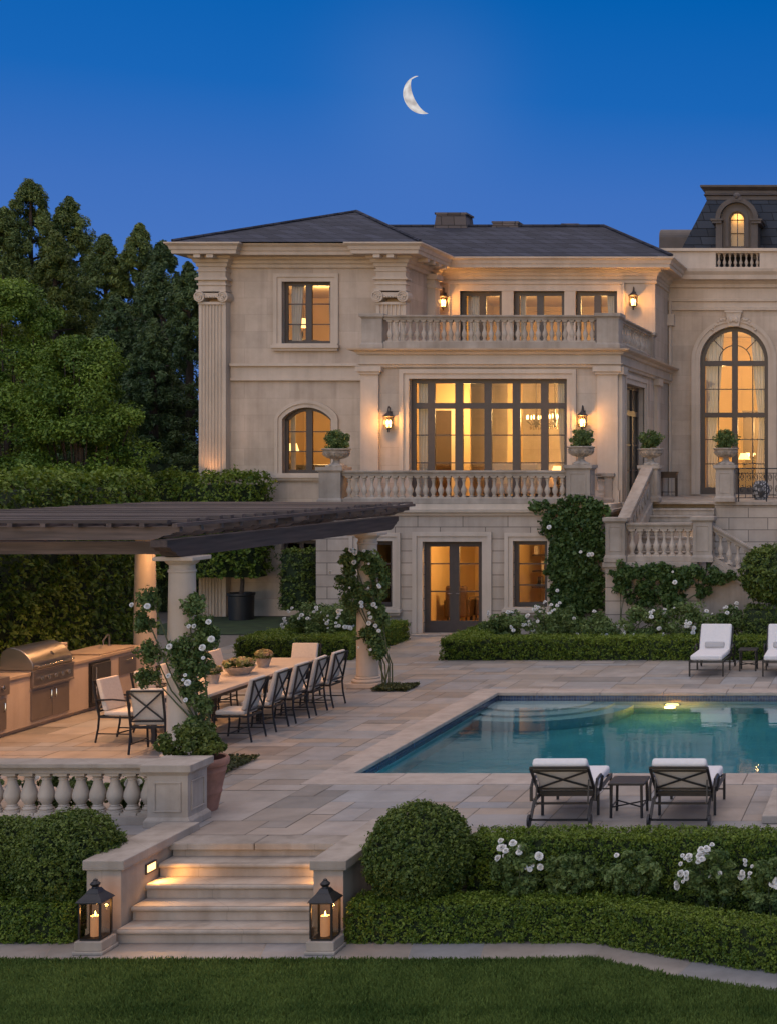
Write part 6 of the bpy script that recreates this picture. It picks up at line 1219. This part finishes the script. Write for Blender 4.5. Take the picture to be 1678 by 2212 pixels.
# succulents on the table
for i, (x, y, rx, ry, lab) in enumerate(((-10.88, 24.15, .21, .27, 'pinkish green succulents heaped in the wide stone bowl'), (-10.86, 25.0, .13, .13, 'pinkish green succulents in the small pot beyond the bowl'), (-10.85, 23.15, .12, .12, 'white flecked succulents in the pot beside the rose column'))):
    rg = np.random.default_rng(60+i); z = TT+(.14, .17, .16)[i]; nk = int(26*rx/.2)+8; a = rg.random(nk)*6.28; q = np.sqrt(rg.random(nk)); C = np.c_[x+rx*q*np.cos(a), y+ry*q*np.sin(a), z+.05+.05*(1-q)]; t = empty('succulents', (x, y, z), lab, 'plant', 'succulents in the table pots')
    clumps('rosettes', C, np.full((nk, 3), .045), 60, .045, M['yellowp'], t, (x, y, z), 70+i, up=.8, aspect=.7, tilt=.4); clumps('foliage', C-[0, 0, .03], np.full((nk, 3), .05), 24, .05, M['olive'], t, (x, y, z), 80+i)
# ---- climbing roses on the two front columns
def climber(label, cx, cy, spots, nb, bs, seed, foot, leaf):
    """spots: (dx, z, r) of leaf masses round the column"""
    rg = np.random.default_rng(seed); t = empty('climbing_rose', (cx, cy, 0), label, 'climbing rose', 'climbing roses on the pergola columns'); C, Rr = [], []
    for dx, z, r in spots:
        for _ in range(int(10+60*r)):
            v = rg.normal(size=3); v /= np.linalg.norm(v); p = np.array([cx+dx, cy-.22, z])+v*np.array([r, .20, r*1.15])*(.3+.7*rg.random())
            if math.hypot(p[0]-cx, p[1]-cy) < .22: p[1] = cy-.24-.08*rg.random()
            C.append(p); Rr.append(np.full(3, .07*(.6+.9*rg.random())))
    clumps('foliage', C, Rr, 38, leaf, M['rose'], t, (cx, cy, 0), seed, up=.4, tilt=.8, aspect=.62)
    for k in range(6):
        x0, y0 = foot[0]+rg.normal()*.07, foot[1]+rg.normal()*.05; m_ = spots[k % len(spots)]; mb = MB(); mb.tube([(x0, y0, 0), (x0+rg.normal()*.08, y0, .45), ((x0+cx+m_[0])/2, cy-.25, (.5+m_[1])/2), (cx+m_[0]*.8, cy-.26, m_[1]), (cx+m_[0], cy-.27, m_[1]+.05)], .015, 6, .006); mb.build('stem', M['stem'], t, smooth=True)
    pts = []
    for _ in range(nb):
        dx, z, r = spots[rg.integers(0, len(spots))]; v = rg.normal(size=3); v /= np.linalg.norm(v); p = (cx+dx+v[0]*r*1.05, cy-.42-.06*rg.random(), z+v[2]*r*1.1); pts.append((p, (v[0]*.5, -1, .4)))
    add_blossoms(t, pts, bs, seed)
climber('white climbing rose wound round the near pergola column', CXR, CYN, [(-.36, 2.32, .12), (-.42, 2.0, .12), (-.34, 1.6, .15), (-.36, 1.25, .12), (.28, 2.2, .15), (.42, 1.98, .18), (.30, 1.68, .20), (.05, 1.62, .15), (.13, 1.35, .18), (.38, 1.42, .16), (.50, 1.78, .12), (.26, 1.05, .14), (.40, .85, .12), (.30, .58, .10)], 15, .075, 301, (CXR+.38, CYN-.1), .05)
climber('white climbing rose covering the far pergola column', CXR, CYF, [(-.22, 2.45, .22), (.14, 2.42, .22), (-.30, 2.05, .25), (.30, 2.1, .25), (-.2, 1.65, .26), (.18, 1.7, .28), (.30, 1.35, .25), (.16, .98, .24), (.3, .72, .14)], 22, .08, 302, (CXR+.48, CYF-.2), .06)
# ---- ivy
def ivy(label, spots, yp, seed, dens, leaf, nb=0, name='wall_ivy'):
    """spots: ellipses (px, v, rx, rz in metres) on a wall seen at scale s"""
    rg = np.random.default_rng(seed); C, Rr = [], []
    for x, z, rx, rz in spots:
        for _ in range(int(dens*rx*rz)):
            a, q = rg.random()*6.28, math.sqrt(rg.random()); C.append((x+rx*q*math.cos(a), yp-.05-.16*(1-q*q)*rg.random()-.05*rg.random(), z+rz*q*math.sin(a))); Rr.append(np.full(3, .115*(.6+.8*rg.random())))
    x0, z0 = spots[0][0], 0; t = empty(name, (x0, yp, z0), label, 'ivy'); clumps('foliage', C, Rr, 34, leaf, M['ivy'], t, (x0, yp, z0), seed, up=.5, tilt=.7, aspect=.75)
    mb = MB()
    for k in range(8): e = C[(k*37) % len(C)]; mb.tube([(x0+rg.normal()*.15, yp-.05, z0), ((x0+e[0])/2+rg.normal()*.1, yp-.06, e[2]*.5), (e[0], yp-.06, e[2])], .014, 5, .006)
    mb.build('stem', M['stem'], t, smooth=True)
    pts = []
    for _ in range(nb): c = C[rg.integers(0, len(C))]; pts.append(((c[0], yp-.33, c[2]), (rg.normal()*.3, -1, .4)))
    add_blossoms(t, pts, .10, seed); return t
s = 88.9
ivy('tall dark green ivy climbing the terrace wall beside the basement window', [(XX(a, s), ZZ(b, s), c, d) for a, b, c, d in ((1245, 1255, .55, .75), (1245, 1160, .62, .62), (1200, 1130, .40, .32), (1245, 1095, .62, .22), (1165, 1097, .30, .10), (1290, 1110, .34, .28), (1280, 1190, .30, .60), (1215, 1210, .30, .55), (1235, 1300, .50, .35), (1225, 1345, .5, .25), (1270, 1280, .45, .5), (1225, 1240, .5, .9))], YT-.12, 401, 270, .085, 5)
s = 92.2
ivy('ivy trailing in patches over the stair landing wall', [(XX(a, s), ZZ(b, s), c, d) for a, b, c, d in ((1345, 1235, .30, .16), (1350, 1262, .22, .20), (1420, 1232, .48, .13), (1400, 1270, .22, .34), (1455, 1260, .30, .22), (1440, 1290, .28, .22), (1500, 1235, .36, .12), (1535, 1245, .24, .18), (1520, 1275, .13, .18), (1375, 1298, .2, .12), (1470, 1300, .16, .16), (1380, 1240, .5, .16), (1470, 1245, .5, .16), (1570, 1250, .2, .12))], yf-.13, 402, 330, .08, 2)
# ---- ground cover at the column feet, grass
gm = leafmat('ground_cover', (.035, .040, .012), (.10, .11, .035))
for (x0, x1, y0, y1, lab) in ((CXR+.30, CXR+.95, CYF-.65, CYF+.05, 'ground_cover'), (CXR+.30, CXR+.95, CYN-1.0, CYN+.3, 'ground_cover')):
    rg = np.random.default_rng(int(y0*10)); n = 2600; P = np.c_[x0+(x1-x0)*rg.random(n), y0+(y1-y0)*rg.random(n), .02+.05*rg.random(n)]; o = leafmesh(lab, P, np.tile([0, 0, 1.], (n, 1)), .05, gm, None, (x0, y0, 0), 9); tag(o, None, None, None, 'stuff')
mb = MB(); mb.quad((-19.4, 36.2, .004), (-15.9, 36.2, .004), (-15.9, YW-.3, .004), (-19.4, YW-.3, .004)); mb.build('grass_verge', lawnm, kind='structure')
rg = np.random.default_rng(77); n = 170000; gx_ = rg.uniform(-9.4, -.5, n); gy_ = rg.uniform(12.6, 15.1, n)
ex = np.array([p[0] for p in edge_b]); ey = np.array([p[1] for p in edge_b]); o_ = np.argsort(ex); lim = np.interp(gx_, ex[o_], ey[o_]); k_ = gy_ < lim+.012*rg.normal(size=n); gx_, gy_ = gx_[k_], gy_[k_]; n = len(gx_)
hh = rg.uniform(.022, .048, n)*(1+.25*wob(np.c_[gx_, gy_, gx_*0], 1.2)); a = rg.random(n)*6.28; lean = rg.normal(size=(n, 2))*.014; w_ = .0032
base = np.c_[gx_, gy_, np.full(n, LZ-.06)]; dv = np.c_[np.cos(a)*w_, np.sin(a)*w_, np.zeros(n)]; V = np.stack([base-dv, base+dv, base+np.c_[lean*.4, hh*.6+.055]+dv*.7, base+np.c_[lean, hh+.055]], 1).reshape(-1, 3)
me = bpy.data.meshes.new('grass'); me.vertices.add(4*n); me.vertices.foreach_set('co', V.ravel().astype(np.float32)); me.loops.add(4*n); me.polygons.add(n); me.loops.foreach_set('vertex_index', np.arange(4*n).astype(np.int32)); me.polygons.foreach_set('loop_start', (np.arange(n)*4).astype(np.int32)); me.update(calc_edges=True)
at = me.attributes.new('rnd', 'FLOAT', 'FACE'); at.data.foreach_set('value', np.clip(.5+.34*wob(np.c_[gx_, gy_*1.6, gx_*0], 1.1)+.2*wob(np.c_[gx_+3, gy_, gx_*0], 4)+.2*rg.normal(size=n), 0, 1).astype(np.float32)); me.materials.append(leafmat('grass_blades', (.042, .085, .014), (.200, .270, .060), .35, .6)); o = bpy.data.objects.new('grass', me); COL.objects.link(o); o['kind'] = 'stuff'
# ================================================================== INSIDE THE ROOMS
def curtain(label, x0, x1, y, z0, z1, side, tie=None, axis='x'):
    """hanging pleated cloth; side = -1 keeps the left edge, 1 the right edge, tie = (height, share of width kept)"""
    mb = MB(); nu, nv = 36, 14; vs = []
    for j in range(nv+1):
        z = z0+(z1-z0)*j/nv; k = 1.0
        if tie: d = (z-tie[0]); k = tie[1]+(1-tie[1])*min(1, abs(d)/((z1-tie[0]) if d > 0 else max(.6, (tie[0]-z0)*2.2)))**.8
        for i in range(nu+1):
            f = i/nu; w_ = (x1-x0)*k; x = x0+w_*f if side < 0 else x1-w_*(1-f); p = .035*math.sin(f*26+.6*math.sin(j*.5))
            vs.append((x, y+p, z))
    mb.add(vs, [(j*(nu+1)+i, j*(nu+1)+i+1, (j+1)*(nu+1)+i+1, (j+1)*(nu+1)+i) for j in range(nv) for i in range(nu)])
    o = mb.build('curtain', M['curtain'], loc=((x0+x1)/2, y, z0), smooth=True, angle=80); tag(o, label, 'curtain', 'linen curtains inside the mansion'); so = o.modifiers.new('thick', 'SOLIDIFY'); so.thickness = .004; return o
s = 78.6; curtain('linen curtain drawn to the left inside the upper square window', uw[0]+.1, uw[0]+.44, YW+.40, uw[2]-.1, uw[3]+.1, -1, (uw[2]+.4, .7)); curtain('narrow linen curtain at the right inside the upper square window', uw[1]-.2, uw[1]-.05, YW+.42, uw[2]-.1, uw[3]+.1, 1)
curtain('linen valance side curtain inside the small arched window', lw[0]+.05, lw[0]+.18, YW+.42, lw[2], lw[3], -1)
curtain('linen curtain at the left end of the wide bay window', bw[0]+.1, bw[0]+.42, YB+.42, TZ+.05, bw[3]+.2, -1); curtain('linen curtain at the right end of the wide bay window', bw[1]-.36, bw[1]-.08, YB+.42, TZ+.05, bw[3]+.2, 1, (TZ+.9, .6))
curtain('sheer curtain in the left balcony door', tri[0][0]+.1, tri[0][0]+.58, YM+.42, BZ+.05, wz1+.2, -1); curtain('sheer curtain in the right balcony door', tri[2][1]-.40, tri[2][1]-.1, YM+.42, BZ+.05, wz1+.2, 1, (BZ+.8, .6)); curtain('narrow sheer curtain in the middle balcony door', tri[1][0]+.1, tri[1][0]+.25, YM+.42, BZ+.05, wz1+.2, -1)
curtain('tall linen curtain swept to the left of the arched window', acx-ar+.12, acx-.36, YA+.46, TZ+.05, asp+ar+.1, -1, (TZ+1.9, .55)); curtain('tall linen curtain swept to the right of the arched window', acx+.44, acx+ar-.1, YA+.46, TZ+.05, asp+ar+.1, 1, (TZ+2.2, .40))
# wall panels, pilaster strips, a dark doorway and ceiling beams in the rooms
def panels(x0, x1, y, z0, z1, n, lab='wall_panel'):
    for k in range(n):
        a, b = x0+(x1-x0)*k/n+.16, x0+(x1-x0)*(k+1)/n-.16; mb = MB(); t_ = .05
        mb.box(a, b, y-.03, y-.002, z0, z0+t_); mb.box(a, b, y-.03, y-.002, z1-t_, z1); mb.box(a, a+t_, y-.03, y-.002, z0+t_, z1-t_); mb.box(b-t_, b, y-.03, y-.002, z0+t_, z1-t_); mb.build(lab, M['amber'], house)
yb = YB+6.6
panels(XR+.1, XB-.4, yb, TZ+.35, BZ-.85, 6); panels(XL+.4, XR-.2, YW+6, TZ+.4, ZZ(830, 78.6), 5); panels(XB+.1, 1.2, YA+6.5, TZ+.4, TZ+4.6, 7)
yd_ = YB+3.2; q_ = F/yd_; dx0, dx1 = XX(938, q_), XX(976, q_); mb = MB(); mb.box(dx0, dx1, yd_-.02, yd_+.02, TZ+.03, TZ+2.45); mb.build('dark_doorway', M['dwood'], house)
mb = MB(); mb.box(dx0-.14, dx0-.001, yd_-.08, yd_+.02, TZ+.03, TZ+2.60); mb.box(dx1+.001, dx1+.14, yd_-.08, yd_+.02, TZ+.03, TZ+2.60); mb.box(dx0, dx1, yd_-.081, yd_+.02, TZ+2.451, TZ+2.60); mb.build('door_casing', M['ceil'], house)
mb = MB(); mb.box(XR+.06, dx0-.141, yd_-.05, yd_+.05, TZ+.03, BZ-.36); mb.box(dx1+.141, dx1+.5, yd_-.05, yd_+.05, TZ+.03, BZ-.36); mb.box(dx0-.14, dx1+.14, yd_-.05, yd_+.05, TZ+2.601, BZ-.36); mb.build('inner_partition', M['amber'], house)
for k in range(4): mb = MB(); x_ = XR+.9+k*1.65; mb.box(x_-.17, x_+.17, yb-2.4, yb-2.05, TZ+.03, BZ-.36); mb.build('inner_pillar', M['amber'], house)
for k in range(5): mb = MB(); y_ = YB+.9+k*1.2; mb.box(XR+.1, XB-.4, y_-.09, y_+.09, BZ-.53, BZ-.352); mb.build('ceiling_beam', M['ceil'], house)
for k in range(5): mb = MB(); z_ = .5+k*.42; mb.box(XX(1095, 88), XX(1200, 88), YT+2.6, YT+2.95, z_, z_+.04); mb.build('shelf', M['dwood'], house)
rg = random.Random(4)
for k in range(26):
    z_ = .54+(k % 5)*.42; x_ = XX(1098, 88)+rg.random()*1.15; h_ = .18+.14*rg.random(); o = MB(); o.box(x_, x_+.05+.05*rg.random(), YT+2.66, YT+2.86, z_+.001, z_+h_); o = o.build('book', M[rg.choice(('dwood', 'terra', 'fabric', 'urn'))]); tag(o, 'book standing on the shelves behind the basement window', 'book', 'books on the basement shelves')
# chandeliers
def chandelier(x, y, z, zc, r, label):
    t = empty('chandelier', (x, y, z), label, 'chandelier'); mb = MB(); mb.tube([(x, y, z+.1), (x, y, zc)], .014, 6); mb.lathe([(.02, -.22), (.05, -.18), (.02, -.12), (.06, -.02), (.03, .1), (.015, .2)], (x, y, z), 10)
    n = 8
    for k in range(n): a = 2*math.pi*k/n; mb.tube([(x, y, z-.05), (x+r*.5*math.cos(a), y+r*.5*math.sin(a), z-.15), (x+r*math.cos(a), y+r*math.sin(a), z-.05), (x+r*math.cos(a), y+r*math.sin(a), z+.02)], .010, 5)
    mb.build('frame', M['bronze'], t)
    for k in range(n): a = 2*math.pi*k/n; mb = MB(); mb.lathe([(.010, .02), (.011, .05), (.017, .08), (.009, .12), (.002, .14)], (x+r*math.cos(a), y+r*math.sin(a), z), 8); mb.build('bulb', M['bulb'], t, smooth=True)
    for k in range(14): a = 2*math.pi*k/14; mb = MB(); mb.sphere((x+r*.62*math.cos(a), y+r*.62*math.sin(a), z-.20-.05*(k % 2)), .022, 6, 5); mb.build('crystal', M['lglass'], t, smooth=True)
q_ = F/(YB+2.4); chandelier(XX(1198, q_), YB+2.4, ZZ(905, q_), BZ-.4, .27, 'lit chandelier hanging behind the right end of the bay window'); q_ = F/(YB+4.6); chandelier(XX(1165, q_), YB+4.2, ZZ(908, q_), BZ-.4, .26, 'smaller lit chandelier deeper in the bay room')
q_ = F/(YA+3.4); chandelier(XX(1628, q_), YA+3.4, ZZ(1000, q_)+.2, TZ+5, .25, 'lit chandelier behind the right half of the arched window')
# table lamps
def table_lamp(x, y, z, h, label, pw=6):
    t = empty('table_lamp', (x, y, z), label, 'lamp', 'table lamps inside the mansion'); mb = MB(); mb.lathe([(.07, 0), (.08, .02), (.03, .05), (.06, h*.3), (.03, h*.5), (.012, h*.55), (.012, h*.66)], (x, y, z), 12); mb.build('base', M['bronze'], t, smooth=True)
    mb = MB(); mb.lathe([(.19, h*.60), (.12, h), (.115, h), (.185, h*.60)], (x, y, z), 16); mb.build('lamp_shade', simple('lamp_shade', (.8, .6, .35), .8, emit=(1, .58, .20), estr=2.6) if 'lamp_shade' not in bpy.data.materials else bpy.data.materials['lamp_shade'], t, smooth=True); return t
def cabinet(x, y, z, w, d, h, label, name='cabinet', mat='dwood'):
    t = empty(name, (x, y, z), label, name.replace('_', ' ')); mb = MB(); mb.box(x-w/2, x+w/2, y-d/2, y+d/2, z+.08, z+h-.06); mb.build('body', M[mat], t, bevel=.01); mb = MB(); mb.box(x-w/2-.03, x+w/2+.03, y-d/2-.03, y+d/2+.03, z+h-.06, z+h); mb.build('top', M[mat], t, bevel=.01)
    for sg in (-1, 1): mb = MB(); mb.box(x+sg*(w/2-.05)-.03, x+sg*(w/2-.05)+.03, y-d/2, y+d/2, z+.002, z+.08); mb.build('foot', M[mat], t)
    for sg in (-1, 1): mb = MB(); mb.box(x+min(0, sg*w/2)+.02, x+max(0, sg*w/2)-.02, y-d/2-.012, y-d/2-.001, z+.12, z+h-.1); mb.build('door', M[mat], t, bevel=.004)
    return t
zf_ = ZZ(780, 78.6); cabinet(XX(655, 76.5), YW+1.1, zf_, .9, .4, .66, 'dark chest below the lamp in the upper square window', 'chest'); table_lamp(XX(652, 76.5), YW+1.1, zf_+.662, .62, 'lit table lamp in the upper square window')
cabinet(XX(632, 76.5), YW+1.1, TZ-.4, .8, .4, 1.35, 'dark chest below the lamp in the small arched window', 'chest'); table_lamp(XX(632, 76.5), YW+1.1, TZ+.952, .60, 'lit table lamp in the small arched window')
cabinet(XX(1205, 82.5), YB+1.0, TZ+.02, .5, .4, .35, 'low dark stand by the right end of the bay window', 'stand'); table_lamp(XX(1205, 82.5), YB+1.0, TZ+.372, .55, 'lit table lamp low at the right end of the bay window')
q_ = F/(YA+4.6); cabinet(XX(1640, q_), YA+4.6, TZ+.02, 1.05, .5, 2.75, 'tall dark wardrobe behind the right half of the arched window', 'wardrobe'); q_ = F/(YA+3.0); table_lamp(XX(1607, q_), YA+3.0, TZ+.82, .5, 'lit table lamp low in the arched window'); cabinet(XX(1607, q_), YA+3.0, TZ+.02, .6, .4, .80, 'small sideboard under the lamp in the arched window', 'sideboard')
# sofas and armchairs
def armchair(x, y, z, rz, label, mat='dwood', w=.72):
    t = local('armchair', label, 'armchair'); mb = MB(); mb.box(-w/2, w/2, -.34, .34, .16, .42); mb.build('seat', M[mat], t, bevel=.04); mb = MB(); mb.box(-w/2, w/2, -.42, -.28, .16, .98); mb.build('backrest', M[mat], t, bevel=.05)
    for sg in (-1, 1): mb = MB(); mb.box(sg*w/2-.06, sg*w/2+.06, -.30, .34, .16, .62); mb.build('armrest', M[mat], t, bevel=.04)
    for a in (-1, 1):
        for b in (-1, 1): mb = MB(); mb.box(a*w*.42-.02, a*w*.42+.02, b*.30-.02, b*.30+.02, .002, .16); mb.build('leg', M['iron'], t)
    put(t, (x, y, z), rz); return t
q_ = F/(YT+1.6); armchair(XX(972, q_), YT+2.4, .05, .05, 'dark armchair with its back to the french door, left leaf', 'dwood', .55); q_ = F/(YT+2.0); armchair(XX(1024, q_), YT+2.9, .05, 2.2, 'dark armchair behind the right leaf of the french door', 'dwood', .5)
q_ = F/(YW+1.3); armchair(XX(688, q_), YW+1.3, TZ-.02, .3, 'round backed dark chair in the small arched window')
q_ = F/(YB+2.2)
def room_table(x0, x1, y, z, h, label):
    t = empty('long_table', ((x0+x1)/2, y, z), label, 'table'); mb = MB(); mb.box(x0, x1, y-.5, y+.5, z+h-.05, z+h); mb.build('tabletop', M['dwood'], t, bevel=.01)
    for a in (x0+.15, x1-.15):
        for b in (-.4, .4): mb = MB(); mb.box(a-.04, a+.04, y+b-.04, y+b+.04, z+.002, z+h-.05); mb.build('leg', M['dwood'], t)
room_table(XX(1090, q_), XX(1215, q_), YB+2.2, TZ+.02, .76, 'long dark table inside the bay room')
for k, px_ in enumerate((1100, 1130, 1160, 1190)): armchair(XX(px_, q_), YB+1.5, TZ+.02, math.pi*0+.1*k, ('dining armchair at the left of the table in the bay room', 'second dining armchair from the left in the bay room', 'third dining armchair from the left in the bay room', 'dining armchair at the right of the table in the bay room')[k], 'fabric', .5)
mb = MB(); q_ = F/(YB+5.2); x_ = XX(1195, q_); mb.box(x_-.3, x_+.3, YB+6.50, YB+6.54, TZ+1.1, TZ+2.0); o = mb.build('picture_frame', M['dwood'], bevel=.01, loc=(x_, YB+6.5, TZ+1.5)); tag(o, 'dark framed picture on the back wall of the bay room', 'picture'); mb = MB(); mb.box(x_-.23, x_+.23, YB+6.485, YB+6.499, TZ+1.17, TZ+1.93); mb.build('canvas', M['fabric'], o)
